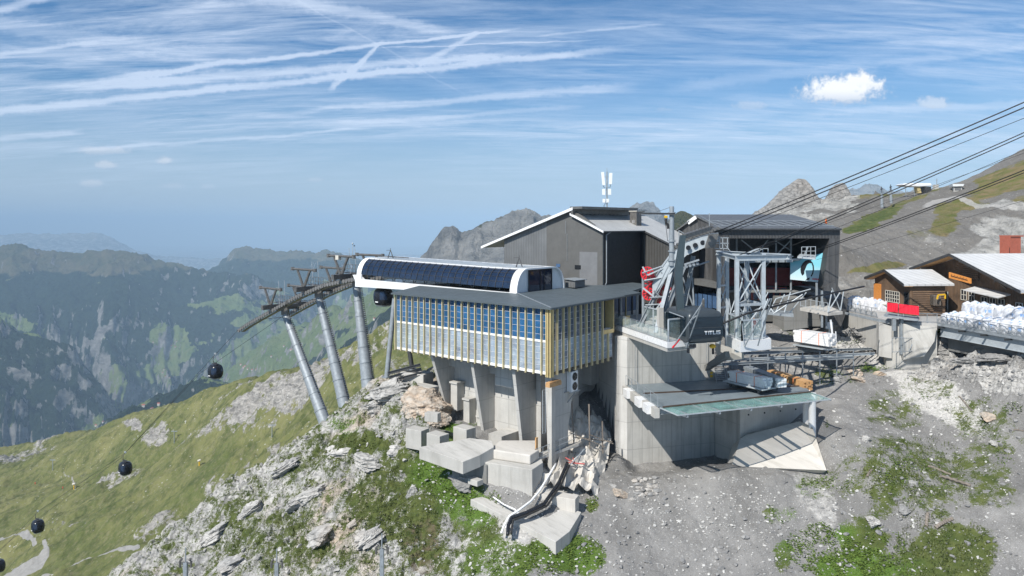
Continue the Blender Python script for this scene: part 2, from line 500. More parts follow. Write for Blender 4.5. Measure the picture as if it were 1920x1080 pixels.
concrete('concrete_dark', (0.22, 0.22, 0.21), 10, (2.4, 2.4), 0.3)
ribbed('rib_u', (0.17, 0.175, 0.175), 139.65, 0.42, 0.5, 0.12)
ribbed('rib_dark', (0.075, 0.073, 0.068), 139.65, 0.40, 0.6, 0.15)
ribbed('rib_a', (0.075, 0.075, 0.075), 5, 0.40, 0.6, 0.15)
ribbed('rib_side', (0.085, 0.085, 0.085), 60, 0.40, 0.6, 0.15)
ribbed('roof_metal', (0.50, 0.50, 0.48), 49.65, 0.62, 0.55, 0.12)
ribbed('roof_hall', (0.13, 0.135, 0.14), 5, 0.55, 0.5, 0.12)
ribbed('roof_chalet', (0.56, 0.56, 0.55), 35, 0.9, 0.6, 0.08, 0.15, 0.0)
ribbed('planks', (0.14, 0.088, 0.052), 120, 0.22, 0.85, 0.45, 0.5, 0.0)
ribbed('logs', (0.13, 0.082, 0.05), 0, 0.26, 0.85, 0.45, 0.7, 0.0, True)
ribbed('planks_grey', (0.20, 0.17, 0.14), 30, 0.2, 0.85, 0.35, 0.5, 0.0)
glassy('glass_clear', (0.55, 0.66, 0.64), 0.22, 0.03)
glassy('glass_green', (0.20, 0.42, 0.36), 0.42, 0.04)
glassy('glass_screen', (0.40, 0.50, 0.48), 0.22, 0.03)
simple('deck_steel', (0.19, 0.225, 0.245), 0.6, 0.1, 0.12, 0.8)
glassy('glass_fringe', (0.30, 0.58, 0.52), 0.26, 0.04)
glassy('glass_lower', (0.50, 0.60, 0.78), 0.42, 0.04, 0.3)
glassy('glass_upper', (0.035, 0.14, 0.31), 0.66, 0.05, 0.3)
glassy('glass_shade', (0.16, 0.20, 0.27), 0.45, 0.05, 0.1)
glassy('glass_dark', (0.014, 0.026, 0.055), 0.86, 0.04, 0.4)
glassy('glass_cabin', (0.006, 0.014, 0.022), 0.92, 0.04, 0.3)
glassy('window_dark', (0.02, 0.022, 0.025), 1.0, 0.08)
glassy('window_blue', (0.06, 0.11, 0.20), 1.0, 0.08)

# ================================================================== terrain materials
def rock_colour(t, p, warm=0.3):
    x, y, z = t.sep(p)
    pv = t.comb(t.m('MULTIPLY', x, 1.0), y, t.m('MULTIPLY', z, 2.0))
    n1 = t.noise(pv, 0.35, 8, 0.65, 0.4); n2 = t.noise(pv, 2.2, 6, 0.7, 0.6)
    crack = t.voro(t.vm('ADD', t.vm('MULTIPLY', pv, (1, 1, 1)), t.comb(t.m('MULTIPLY', n2, 1.4), t.m('MULTIPLY', n1, 1.2), 0.0)), 0.9, 'DISTANCE_TO_EDGE')
    col = t.mix(t.mr(n1, .3, .7), (0.21, 0.21, 0.205), (0.52, 0.50, 0.465))
    col = t.mix(t.mr(n2, .42, .72, 0, .65), col, (0.60, 0.585, 0.55))
    col = t.mix(t.mr(t.noise(p, 0.12, 4), .56, .68, 0, warm), col, (0.46, 0.33, 0.21))
    col = t.mix(t.mr(crack, 0.0, 0.03, 0.55, 0), col, (0.09, 0.087, 0.08))
    h = t.m('ADD', t.m('MULTIPLY', n2, .7), t.m('MULTIPLY', t.mr(crack, 0, .12), .5))
    return col, h
def near_mat():
    m, t, b = base_mat('near_ground')
    p = gpos(t)
    rock, rh = rock_colour(t, p, 0.5)
    # scree: grey matrix with pale stones of several sizes
    def stones(scale, lo, hi, keep):
        d = t.voro(p, scale); 
        c = t.new('ShaderNodeTexVoronoi'); t.put(c.inputs['Vector'], p); c.inputs['Scale'].default_value = scale
        rnd = t.sep(c.outputs['Color'])[0]
        return t.m('MULTIPLY', t.mr(c.outputs['Distance'], lo, hi, 1.0, 0.0), t.m('GREATER_THAN', rnd, keep)), rnd
    g1 = t.noise(p, 0.5, 6, 0.65); g2 = t.noise(p, 9.0, 4, 0.7)
    grav = t.mix(t.mr(g1, .3, .7), (0.158, 0.153, 0.145), (0.262, 0.254, 0.241))
    grav = t.mix(t.mr(g2, .45, .75, 0, .6), grav, (0.36, 0.355, 0.345))
    grav = t.mix(t.mr(t.noise(p, 22, 3, .7), .52, .72, 0, .7), grav, (0.09, 0.09, 0.09))
    s1, r1 = stones(5.5, .30, .42, .90); s2, r2 = stones(2.2, .22, .30, .94); s3, r3 = stones(12., .34, .45, .80)
    pale = t.attr('pale')
    run = t.noise(t.map(p, (1.0, 0.22, 1.0), (0, 0, R(-12))), 0.22, 6, .65, .5)
    grav = t.mix(t.mr(run, .36, .50, .55, 0), grav, (0.130, 0.126, 0.118))
    grav = t.mix(t.mr(run, .56, .68, 0, .5), grav, (0.30, 0.29, 0.275))
    dens = t.mr(t.noise(p, .35, 5, .65), .40, .62, .08, 1.0)
    s1 = t.m('MULTIPLY', s1, dens); s3 = t.m('MULTIPLY', s3, dens); s2 = t.m('MULTIPLY', s2, dens)
    grav = t.mix(t.m('MULTIPLY', s3, 0.55), grav, (0.44, 0.435, 0.42))
    grav = t.mix(t.m('MULTIPLY', s1, 0.8), grav, (0.55, 0.54, 0.52))
    grav = t.mix(s2, grav, (0.58, 0.57, 0.54))
    white = t.mix(t.mr(t.noise(p, 5, 5, .7), .35, .65), (0.34, 0.33, 0.31), (0.64, 0.62, 0.58))
    pn = t.m('ADD', pale, t.m('MULTIPLY', t.m('SUBTRACT', t.noise(p, 1.6, 5, .7), .5), 1.1))
    grav = t.mix(t.mr(pn, .45, .75, 0, .85), grav, white)
    rk = t.m('ADD', t.attr('rock'), t.m('MULTIPLY', t.m('SUBTRACT', t.noise(p, 0.9, 5, .65), .5), .9))
    col = t.mix(t.mr(rk, .46, .54), grav, rock)
    # turf and leafy plants
    gr = t.mix(t.mr(t.noise(p, 1.1, 5, .6), .3, .7), (0.050, 0.072, 0.020), (0.125, 0.140, 0.045))
    gr = t.mix(t.mr(t.noise(p, 11, 4, .7), .45, .7, 0, .6), gr, (0.030, 0.050, 0.012))
    lush = t.mix(t.mr(t.noise(p, 8, 4, .7), .35, .65), (0.040, 0.078, 0.014), (0.120, 0.190, 0.036))
    gr = t.mix(t.attr('lush'), gr, lush)
    gn = t.m('ADD', t.attr('grass'), t.m('ADD', t.m('MULTIPLY', t.m('SUBTRACT', t.noise(p, 0.7, 6, .7), .5), 1.5), t.m('ADD', t.m('MULTIPLY', t.m('SUBTRACT', t.noise(p, 4, 4, .7), .5), .8), t.m('MULTIPLY', t.m('SUBTRACT', t.noise(p, 16, 3, .7), .5), .6))))
    gm = t.mr(gn, .50, .60)
    col = t.mix(gm, col, gr)
    # brown earth
    en = t.m('ADD', t.attr('earth'), t.m('MULTIPLY', t.m('SUBTRACT', t.noise(p, 1.2, 5, .7), .5), 1.0))
    col = t.mix(t.mr(en, .5, .7, 0, .8), col, (0.16, 0.12, 0.085))
    t.l.new(col, b.inputs['Base Color']); b.inputs['Roughness'].default_value = .95
    b.inputs['Specular IOR Level'].default_value = 0.15
    h = t.m('ADD', t.m('MULTIPLY', t.m('MULTIPLY', rh, t.mr(rk, .4, .55)), .8), t.m('ADD', t.m('MULTIPLY', g2, .35), t.m('MULTIPLY', s1, .3)))
    t.l.new(t.bump(h, 0.8, 0.16), b.inputs['Normal'])
    return m
def mid_mat():
    m, t, b = base_mat('meadow_ground')
    p = gpos(t)
    # streaks run with the fall line, down to the left
    q = t.map(p, (1.0, 0.35, 1.0), (0, 0, R(35)))
    n1 = t.noise(q, 0.030, 8, .65, .5); n2 = t.noise(q, 0.16, 6, .7, .3); n3 = t.noise(p, 0.9, 5, .7)
    col = t.mix(t.mr(n1, .32, .66), (0.088, 0.110, 0.035), (0.200, 0.195, 0.082))
    col = t.mix(t.mr(n2, .45, .62, 0, .75), col, (0.048, 0.066, 0.022))
    col = t.mix(t.mr(t.noise(q, .55, 7, .75, .4), .50, .64, 0, .6), col, (0.20, 0.185, 0.11))
    col = t.mix(t.mr(n3, .5, .75, 0, .4), col, (0.21, 0.19, 0.085))
    rk = t.m('ADD', t.m('MULTIPLY', t.attr('rock'), .86), t.m('ADD', t.m('MULTIPLY', t.m('SUBTRACT', t.noise(q, .30, 8, .75, .5), .5), 2.0), t.m('MULTIPLY', t.m('SUBTRACT', t.noise(q, .07, 6, .7), .5), 1.5)))
    rc = t.mix(t.mr(t.noise(t.vm('MULTIPLY', p, (1, 1, 2.5)), .25, 9, .75, .6), .35, .65), (0.10, 0.10, 0.095), (0.42, 0.40, 0.365))
    col = t.mix(t.mr(rk, .50, .60), col, rc)
    stones = t.voro(p, 0.35)
    col = t.mix(t.m('MULTIPLY', t.mr(stones, .10, .15, 1, 0), t.mr(n1, .42, .6)), col, (0.45, 0.44, 0.42))
    col = t.mix(t.mr(t.attr('path'), .45, .6), col, t.mix(t.noise(p, .6, 5), (0.22, .215, .20), (0.36, .35, .33)))
    t.l.new(col, b.inputs['Base Color']); b.inputs['Roughness'].default_value = .95
    b.inputs['Specular IOR Level'].default_value = 0.1
    t.l.new(t.bump(t.m('ADD', n2, t.m('MULTIPLY', n3, .4)), 0.6, 1.2), b.inputs['Normal'])
    return m
def hill_mat():
    m, t, b = base_mat('scree_ground')
    p = gpos(t)
    q = t.map(p, (1.0, 0.4, 1.0), (0, 0, R(-25)))
    n1 = t.noise(q, 0.035, 8, .65, .4); n2 = t.noise(q, 0.5, 6, .7); n3 = t.noise(p, 3, 4, .7)
    col = t.mix(t.mr(n1, .3, .7), (0.125, 0.118, 0.107), (0.215, 0.204, 0.186))
    col = t.mix(t.mr(n2, .5, .75, 0, .5), col, (0.29, 0.28, 0.26))
    col = t.mix(t.mr(n3, .5, .7, 0, .45), col, (0.11, 0.108, 0.10))
    s = t.voro(p, 0.8)
    col = t.mix(t.mr(s, .08, .14, .8, 0), col, (0.42, 0.41, 0.39))
    gn = t.m('ADD', t.attr('grass'), t.m('MULTIPLY', t.m('SUBTRACT', t.noise(q, .12, 7, .7), .5), 1.4))
    gc = t.mix(t.mr(t.noise(p, .25, 5), .35, .65), (0.115, 0.125, 0.040), (0.20, 0.155, 0.085))
    gc = t.mix(t.attr('green'), gc, t.mix(t.mr(t.noise(p, .5, 6, .7), .4, .6), (0.060, 0.085, 0.028), (0.115, 0.130, 0.050)))
    col = t.mix(t.mr(gn, .48, .66), col, gc)
    rk = t.m('ADD', t.attr('rock'), t.m('MULTIPLY', t.m('SUBTRACT', t.noise(p, .1, 6, .7), .5), .9))
    rc = t.mix(t.mr(t.noise(t.vm('MULTIPLY', p, (1, 1, 1.6)), .35, 8, .7, .5), .33, .67), (0.15, 0.148, 0.14), (0.43, 0.42, 0.39))
    col = t.mix(t.mr(rk, .45, .6), col, rc)
    col = t.mix(t.mr(t.attr('path'), .45, .65, 0, .8), col, (0.36, .35, .33))
    t.l.new(col, b.inputs['Base Color']); b.inputs['Roughness'].default_value = .95
    b.inputs['Specular IOR Level'].default_value = 0.1
    t.l.new(t.bump(t.m('ADD', n2, t.m('MULTIPLY', t.noise(p, .3, 6, .7), 1.0)), 0.7, 0.8), b.inputs['Normal'])
    return m
def far_mat():
    m, t, b = base_mat('mountain_ground')
    p = gpos(t)
    n1 = t.noise(p, 0.0011, 8, .6, .4); n2 = t.noise(p, 0.006, 8, .65); n3 = t.noise(p, 0.035, 6, .75)
    forest = t.mix(t.mr(n3, .35, .65), (0.010, 0.022, 0.012), (0.034, 0.056, 0.026))
    mead = t.mix(t.mr(n2, .3, .7), (0.140, 0.215, 0.065), (0.27, 0.31, 0.12))
    mead = t.mix(t.mr(t.voro(p, 0.012), .12, .2, .8, 0), mead, (0.03, 0.05, 0.02))
    alp = t.mix(t.mr(n2, .3, .7), (0.070, 0.085, 0.035), (0.20, 0.17, 0.10))
    rc = t.mix(t.mr(t.noise(t.vm('MULTIPLY', p, (1, 1, 2.2)), .008, 9, .72, .6), .33, .67), (0.12, 0.12, 0.118), (0.48, 0.465, 0.43))
    fm = t.m('ADD', t.attr('meadow'), t.m('ADD', t.m('MULTIPLY', t.m('SUBTRACT', n1, .5), 1.1), t.m('MULTIPLY', t.m('SUBTRACT', n2, .5), 1.1)))
    col = t.mix(t.mr(fm, .50, .56), forest, mead)
    am = t.m('ADD', t.attr('alpine'), t.m('MULTIPLY', t.m('SUBTRACT', n2, .5), 1.2))
    col = t.mix(t.mr(am, .46, .56), col, alp)
    rk = t.m('ADD', t.attr('rock'), t.m('MULTIPLY', t.m('SUBTRACT', t.noise(p, .0075, 8, .7, .4), .5), 1.5))
    col = t.mix(t.mr(rk, .5, .62), col, rc)
    t.l.new(col, b.inputs['Base Color']); b.inputs['Roughness'].default_value = .95
    b.inputs['Specular IOR Level'].default_value = 0.05
    t.l.new(t.bump(t.m('ADD', n3, t.m('MULTIPLY', t.noise(p, .012, 7, .7), 3)), 1.0, 34), b.inputs['Normal'])
    return m
M_near, M_mid, M_hill, M_far = near_mat(), mid_mat(), hill_mat(), far_mat()

# ================================================================== near ground
NP = [  # photograph points with the distance at which the ground lies there
 (1180,878,75.3),(1340,857,77.8),(1260,868,76.6),(1550,881,69.8),(1340,890,68.4),(1583,806,71.4),(1380,884,69),(1480,893,68.4),(1250,905,69),(1450,905,67.6),(1120,930,66.8),(1200,1000,63.8),(1350,1000,63.8),(1500,1000,63.8),
 (1080,1080,59.5),(1300,1080,60),(1500,1080,60),(1640,900,66.0),(1565,745,79.5),(1600,700,84.5),(1500,720,84),(1450,700,85.5),
 (1650,685,86),(1500,670,88),(1420,660,88),(1500,640,90),(1600,640,91),(1720,667,85),(1790,650,84),(1800,668,81),(1850,662,78),(1900,668,74.3),(1960,676,71),(2010,690,68),
 (1700,770,77),(1800,780,73.8),(1920,800,67.8),(1800,880,68),(1920,930,61.5),(1700,1000,62.5),(1800,1080,57.5),(1950,1080,57),(2100,1000,58),(2100,800,68),
 (1300,1400,44),(900,1400,45),(1700,1400,43),(2200,1400,42),(500,1400,50),
 (950,860,69.5),(1010,870,68.5),(880,870,69.5),(1090,880,70),(1120,800,77),(1100,740,82),(1150,800,79),(930,848,73.5),(860,800,78),(800,735,84),
 (940,930,66),(1040,1010,61.5),(1100,950,66),(900,1000,63),(860,940,67),(900,1080,58.5),(1000,1080,58.5),
 (720,716,89),(775,700,86),(800,745,80.5),(745,703,90),(700,727,90),(660,755,89),(640,776,88),(612,797,87),(560,832,86),(500,867,85),(440,907,84),(400,937,83),(330,982,82),(250,1042,81),(180,1090,80),
 (760,800,77),(700,850,76),(640,900,75),(820,850,73),(800,920,69.5),(760,1000,65.5),(680,960,70),(600,1000,71),(520,950,77),(450,1020,76),(350,1060,76.5),(550,1080,68),(700,1080,61),(800,1080,59.5),
]
ctrl = [at(*p) for p in NP]
crest = [at(px, py, Y) for px, py, Y in ((745,703,90),(700,727,90),(660,755,89),(612,797,87),(560,832,86),(500,867,85),(440,907,84),(400,937,83),(330,982,82),(250,1042,81))]
for c in crest:
    ctrl.append(Vector((c.x - 3, c.y + 7, c.z - 4.5)))
    ctrl.append(Vector((c.x - 9, c.y + 20, c.z - 16)))
    ctrl.append(Vector((c.x - 18, c.y + 42, c.z - 38)))
for x, y, z in ((-8,98,-20),(0,96,-18),(8,94,-16.5),(14,92,-16),(5,120,-20),(20,112,-13.5),(30,100,-14.2),(38,100,-13.4),(45,100,-12.6),(52,100,-12.2),(62,98,-12.5),(35,120,-11.5),(60,120,-9),(75,110,-9),(80,80,-14),
                (-70,110,-75),(-70,70,-60),(-50,60,-45),(-40,40,-42)):
    ctrl.append(Vector((x, y, z)))
near_f = rbf(ctrl, 0.4)
NX0, NX1, NY0, NY1, NS = -62.0, 78.0, 40.0, 122.0, 0.26
xs = np.arange(NX0, NX1, NS); ys = np.arange(NY0, NY1, NS)
X, Y = np.meshgrid(xs, ys)
Zb = near_f(X, Y)
PX = CX + F * X / Y; PY = HY - F * Zb / Y
WN = (fbm(X * .22, Y * .22, 5, 77) - .5) * 1.1
def blob(px, py, rx, ry, ang=0.0, soft=0.35):
    c, s = math.cos(R(ang)), math.sin(R(ang))
    u = (PX - px) * c + (PY - py) * s; v = -(PX - px) * s + (PY - py) * c
    r = np.sqrt((u / rx) ** 2 + (v / ry) ** 2) + WN
    return 1 - sstep(r, 1 - soft, 1 + soft)
rockm = np.zeros_like(X)
# the rocky rib left of the building: everything left of the concrete steps
edge = np.interp(PY.ravel(), [690, 760, 850, 950, 1080, 1500], [850, 830, 800, 850, 900, 950]).reshape(PY.shape)
rockm = sstep(edge - PX, -40, 30) * 0.60
for b in ((780,770,80,50,-20),(690,760,90,40,-30),(640,870,60,40,-20),(590,920,50,22,-40),(500,880,70,20,-35),(480,960,90,18,-40),(690,905,70,35,-20),(560,1000,60,35,0),(330,1000,90,15,-35),(720,1000,60,50,0),(640,980,50,35,-30)):
    rockm = np.maximum(rockm, blob(*b) * 0.95)
for b in ((1820,655,130,40,0),(1740,640,40,60,0),(1600,625,60,35,0),(1870,700,90,40,10)):
    rockm = np.maximum(rockm, blob(*b) * 0.8)
grassm = sstep(edge - PX, -40, 40) * 0.515
for px, py, rx, ry, an, v in ((680,830,50,24,0,1.),(720,940,120,75,25,.72),(770,1000,60,40,20,.75),(560,1010,90,80,0,.62),(450,1000,80,60,-30,.62),(600,860,90,30,-30,.6),(830,880,75,70,40,.95),(790,960,40,40,0,.9),
      (900,985,60,35,30,.7),(1060,1040,80,40,15,1.0),(960,1050,90,40,0,.75),(880,1060,90,50,0,.6),(1620,1010,70,55,0,.88),(1600,1075,90,50,0,.95),(1780,1040,110,80,0,.84),(1660,930,45,60,20,.66),(1720,900,130,90,20,.58),
      (1680,770,60,35,20,.6),(1840,800,100,70,30,.55),(1840,900,100,60,30,.6),(1740,720,60,20,0,.5),(1800,632,60,12,0,1.),(1555,700,40,12,0,.6),(1620,690,30,10,0,.6),(1560,905,60,35,0,.5),(1460,965,45,25,0,.55),(1470,1040,30,40,0,.7),(1110,945,14,22,0,.8),
      (820,900,40,60,30,1.05),(880,940,50,25,20,.8),(760,850,60,30,-20,.7),(840,800,20,8,0,1.)):
    grassm = np.maximum(grassm, blob(px, py, rx, ry, an) * v)
lush = np.zeros_like(X)
for px, py, rx, ry, an, v in ((830,880,60,60,40,1.),(880,950,60,30,30,1.),(1060,1040,80,45,15,.9),(1600,1070,110,60,0,1.),(1560,1000,60,30,0,1),(1620,690,60,20,0,1),(1800,632,60,14,0,1),(1500,1000,70,70,0,1),(840,798,30,12,0,1),(950,1050,90,40,0,.6),(640,800,40,20,0,.8)):
    lush = np.maximum(lush, blob(px, py, rx, ry, an) * v)
pale = np.zeros_like(X)
for px, py, rx, ry, an, v in ((1780,760,130,45,35,.85),(1700,690,80,20,10,.7),(1540,950,40,90,-20,.55),(1300,950,160,50,0,.30),(940,1010,80,50,0,.75),(1040,900,60,50,0,.8),(900,1060,120,40,0,.6),(1500,690,120,20,0,.5),(1700,670,70,14,0,.9),(820,870,60,40,40,.6),(760,760,90,40,0,.5),(1660,800,70,60,0,.4)):
    pale = np.maximum(pale, blob(px, py, rx, ry, an) * v)
earth = np.maximum(blob(790,1010,35,50,30) * .55, blob(1850,700,60,20,0) * .3)
# craggy relief: tilted strata on the rib, small lumps on the scree
ca, sa = math.cos(R(25)), math.sin(R(25))
U1 = X * ca + Y * sa; V1 = -X * sa + Y * ca
cr = ridged(U1 * 0.10, V1 * 0.30, 6, 3, .58); cr2 = ridged(U1 * .35, V1 * 1.1, 5, 9, .6)
step = fbm(X * .16, Y * .16, 5, 21) * 9; step = (np.floor(step) + sstep(step - np.floor(step), .62, 1.0)) / 9
kr = np.clip(rockm * 1.15, 0, 1)
behind = sstep(Y - (78 + 0.0 * X), 0, 30)
Z = Zb + kr * ((cr - .62) * 3.4 + (cr2 - .6) * 1.9 + (step - .5) * 3.8 + (ridged(U1 * 1.1, V1 * 2.6, 4, 15, .6) - .6) * .55) + (1 - kr) * ((fbm(X * .25, Y * .25, 5, 5) - .5) * .9 + (fbm(X * 1.3, Y * 1.3, 3, 8) - .5) * .16)
# turf sits smoother over the rock
Z -= grassm * kr * (cr2 - .6) * .8
def level(poly, z, fall=2.0):
    """flatten the ground under a footprint (xy polygon) to z, blending outwards"""
    global Z
    P = [(p[0], p[1]) for p in poly]; n = len(P)
    area = sum(P[i][0] * P[(i + 1) % n][1] - P[(i + 1) % n][0] * P[i][1] for i in range(n))
    if area < 0: P = P[::-1]
    d = np.full(X.shape, -1e9)
    for i in range(n):
        (x0, y0), (x1, y1) = P[i], P[(i + 1) % n]
        L = math.hypot(x1 - x0, y1 - y0)
        d = np.maximum(d, ((X - x0) * (y1 - y0) - (Y - y0) * (x1 - x0)) / L)
    k = 1 - sstep(d, 0, fall)
    Z = Z * (1 - k) + z * k
# footprints are levelled before the ground is linked
gU = Vector((-.7621, .6474, 0)); gV = Vector((.6474, .7621, 0)); G0 = Vector((3.63, 68.0, 0))
def gl(a, b, z): 
    v = G0 + gV * a + gU * b; return Vector((v.x, v.y, z))
rA = Vector((.966, .259, 0)); rB = Vector((-.259, .966, 0)); P0 = Vector((12.17, 75.5, 0))
def rl(a, b, z):
    v = P0 + rA * a + rB * b; return Vector((v.x, v.y, z))
level([gl(3.6, 9, 0), gl(3.6, 15, 0), gl(14, 15, 0), gl(14, 9, 0)], -22.2, 2)
level([gl(2.4, -1, 0), gl(2.4, 9, 0), gl(10, 9, 0), gl(10, -1, 0)], -23.6, 2)
Z = Z - blob(1090, 830, 75, 85, 0, .5) * 1.3
W1c, W2c = at(1388, 800, 74.6), at(1520, 800, 78.0)
def inside(poly):
    P = [(p[0], p[1]) for p in poly]; n = len(P)
    ar = sum(P[i][0] * P[(i + 1) % n][1] - P[(i + 1) % n][0] * P[i][1] for i in range(n))
    if ar < 0: P = P[::-1]
    k = np.ones(X.shape, bool)
    for i in range(n):
        (x0, y0), (x1, y1) = P[i], P[(i + 1) % n]
        k &= ((X - x0) * (y1 - y0) - (Y - y0) * (x1 - x0)) <= 0
    return k
q_ = inside([rl(.1, .3, 0), rl(10.3, .3, 0), rl(10.3, 9, 0), rl(.1, 9, 0)]); Z = np.where(q_, np.clip(Z, -18, -16), Z)
q_ = inside([rl(10.4, .6, 0), W1c + Vector((.4, .6, 0)), W1c + Vector((3, 8, 0)), rl(10.4, 8, 0)]) | inside([W1c + Vector((.4, .6, 0)), W2c + Vector((0, .6, 0)), W2c + Vector((0, 7, 0)), W1c + Vector((2, 8, 0))])
Z = np.where(q_, np.clip(Z, -18.2, -17.4), Z)
q_ = inside([rl(-.2, -.1, 0), rl(10.4, -.1, 0), W1c + Vector((0, -.1, 0)), W2c + Vector((0, -.1, 0)), at(1523, 800, 75.2), at(1380, 860, 73.5), rl(0, -2, 0)])
Z = np.where(q_, np.minimum(Z, -24.9 + (X - 22).clip(0, 20) * .25), Z)
ac = (X - P0.x) * rA.x + (Y - P0.y) * rA.y; bc = (X - P0.x) * rB.x + (Y - P0.y) * rB.y
Z = np.where((ac < .3) & (ac > -16) & (bc < 3), np.minimum(Z, -24.9 + np.abs(ac.clip(-20, 0)) * .62 + bc.clip(0, 9) * .8), Z)
Z = np.where((PX > 1200), Z - sstep(Y, 107, 117) * 7, Z)
near = grid_mesh('hillside', X, Y, Z, M_near, dict(rock=rockm, grass=grassm, lush=lush, pale=pale, earth=earth), smooth=False)
tag(near, kind='structure')
def hz(x, y):
    i = (x - NX0) / NS; j = (y - NY0) / NS
    i = min(max(i, 0), len(xs) - 2.001); j = min(max(j, 0), len(ys) - 2.001)
    a, b = int(i), int(j); u, v = i - a, j - b
    return float((Z[b, a] * (1 - u) + Z[b, a + 1] * u) * (1 - v) + (Z[b + 1, a] * (1 - u) + Z[b + 1, a + 1] * u) * v)
def gpx(px, py, y0=44, y1=118):
    """the point of the near ground seen at a photograph pixel"""
    yy = y0
    while yy < y1:
        p = at(px, py, yy)
        if p.z < hz(p.x, p.y): return Vector((p.x, p.y, hz(p.x, p.y)))
        yy += 0.15
    p = at(px, py, 75); return Vector((p.x, p.y, hz(p.x, p.y)))

# ================================================================== meadow (left, middle distance)
mp = [(745,600,320),(680,640,350),(620,665,400),(575,680,430),(530,692,450),(490,712,500),(440,738,550),(360,775,640),(280,797,700),(235,797,740),(180,815,780),(100,833,800),(70,835,790),(40,828,770),(0,838,760),(-200,850,760),
      (740,700,215),(680,720,240),(600,740,290),(560,800,270),(500,830,300),(450,800,360),(400,850,350),(300,880,430),(200,880,500),(100,900,520),(0,900,600),(500,900,240),(400,930,260),(300,1000,270),(200,960,340),(100,1040,310),(0,1080,320),(250,1060,230),(400,1060,180),
      (560,1000,170),(640,900,165),(700,830,165),(740,760,175),(-200,1000,420),(-300,1200,300),(100,1250,200),(400,1300,130),(700,1100,130),(790,620,290),(880,600,300),(900,700,200),(1000,640,230),(0,870,700),(60,860,720),(150,850,700)]
mc = [at(*p) for p in mp]
for p in ((745,600,320),(620,665,400),(530,692,450),(440,738,550),(360,775,640),(280,797,700),(180,815,780),(70,835,790),(-200,850,760),(880,600,300)):
    c = at(*p); mc.append(Vector((c.x - 25, c.y + 60, c.z - 40))); mc.append(Vector((c.x - 90, c.y + 200, c.z - 190)))
mid_f = rbf(mc, 2.0)
th = np.linspace(-0.86, 0.12, 560); rr = np.exp(np.linspace(math.log(105), math.log(1050), 420))
T, RR = np.meshgrid(th, rr)
MX, MY = T * RR, RR
MZ = mid_f(MX, MY)
mpx = CX + F * MX / MY; mpy = HY - F * MZ / MY
WM = (fbm((MX * .8 + MY * .6) * .014, (-MX * .6 + MY * .8) * .035, 6, 78, .62) - .5) * 2.0
def blobm(px, py, rx, ry, ang=0.0, soft=0.35):
    c, s = math.cos(R(ang)), math.sin(R(ang))
    u = (mpx - px) * c + (mpy - py) * s; v = -(mpx - px) * s + (mpy - py) * c
    return 1 - sstep(np.sqrt((u / rx) ** 2 + (v / ry) ** 2) + WM, 1 - soft, 1 + soft)
mr_ = np.full(MX.shape, .10)
for px, py, rx, ry, an, v in ((510,740,85,26,-22,.95),(450,770,70,14,-28,.85),(590,700,60,14,-30,.8),(700,640,60,22,-25,.6),(720,690,50,30,0,.5),(290,818,26,14,-30,.8),(50,855,60,12,-20,.75),(250,797,22,7,0,.9),(300,985,40,14,-30,.6),(120,1000,50,14,-20,.5),(560,840,80,10,-10,.6),
      (230,895,40,8,-20,.7),(430,895,50,8,-20,.55),(500,790,60,10,-15,.5),(470,760,110,12,-30,.8)):
    mr_ = np.maximum(mr_, blobm(px, py, rx, ry, an) * v)
q1 = (MX * .8 + MY * .6); q2 = (-MX * .6 + MY * .8)
MZ = MZ + (fbm(q1 * .012, q2 * .03, 6, 31) - .5) * 20 * sstep(RR, 105, 300) + (ridged(q1 * .03, q2 * .09, 5, 33) - .6) * 3.5 + (fbm(q1 * .10, q2 * .2, 4, 35) - .5) * 2.0
MZ += mr_ * (ridged(q1 * .06, q2 * .12, 5, 41) - .6) * 11
def polyd(pts):
    d = np.full(MX.shape, 1e9)
    for (x0, y0), (x1, y1) in zip(pts[:-1], pts[1:]):
        L2 = (x1 - x0) ** 2 + (y1 - y0) ** 2
        t = np.clip(((mpx - x0) * (x1 - x0) + (mpy - y0) * (y1 - y0)) / L2, 0, 1)
        d = np.minimum(d, np.hypot(mpx - x0 - t * (x1 - x0), mpy - y0 - t * (y1 - y0)))
    return d
pth = 1 - sstep(polyd([(-40,1026),(20,1022),(60,1022),(80,1035),(88,1048),(75,1062),(40,1080),(0,1100)]), 3, 6)
pth = np.maximum(pth, 1 - sstep(polyd([(80,1080),(130,1060),(200,1040),(260,1025)]), 2, 5))
pth = np.maximum(pth, .62 * (1 - sstep(polyd([(120,885),(135,900),(140,920)]), 1, 4)))
meadow = grid_mesh('meadow', MX, MY, MZ, M_mid, dict(rock=mr_, path=pth), smooth=True)
tag(meadow, kind='structure')
mid_rng = (th, rr)
def mz(px, py):
    """point of the meadow seen at a photograph pixel (nearest first)"""
    i = int(np.clip(np.searchsorted(th, (px - CX) / F), 1, len(th) - 1))
    col = HY - F * MZ[:, i] / MY[:, i]
    best = None; run = 1e9
    for j in range(len(rr)):
        if col[j] <= py: 
            return Vector((float(MX[j, i]), float(MY[j, i]), float(MZ[j, i])))
    j = int(np.argmin(col)); return Vector((float(MX[j, i]), float(MY[j, i]), float(MZ[j, i])))

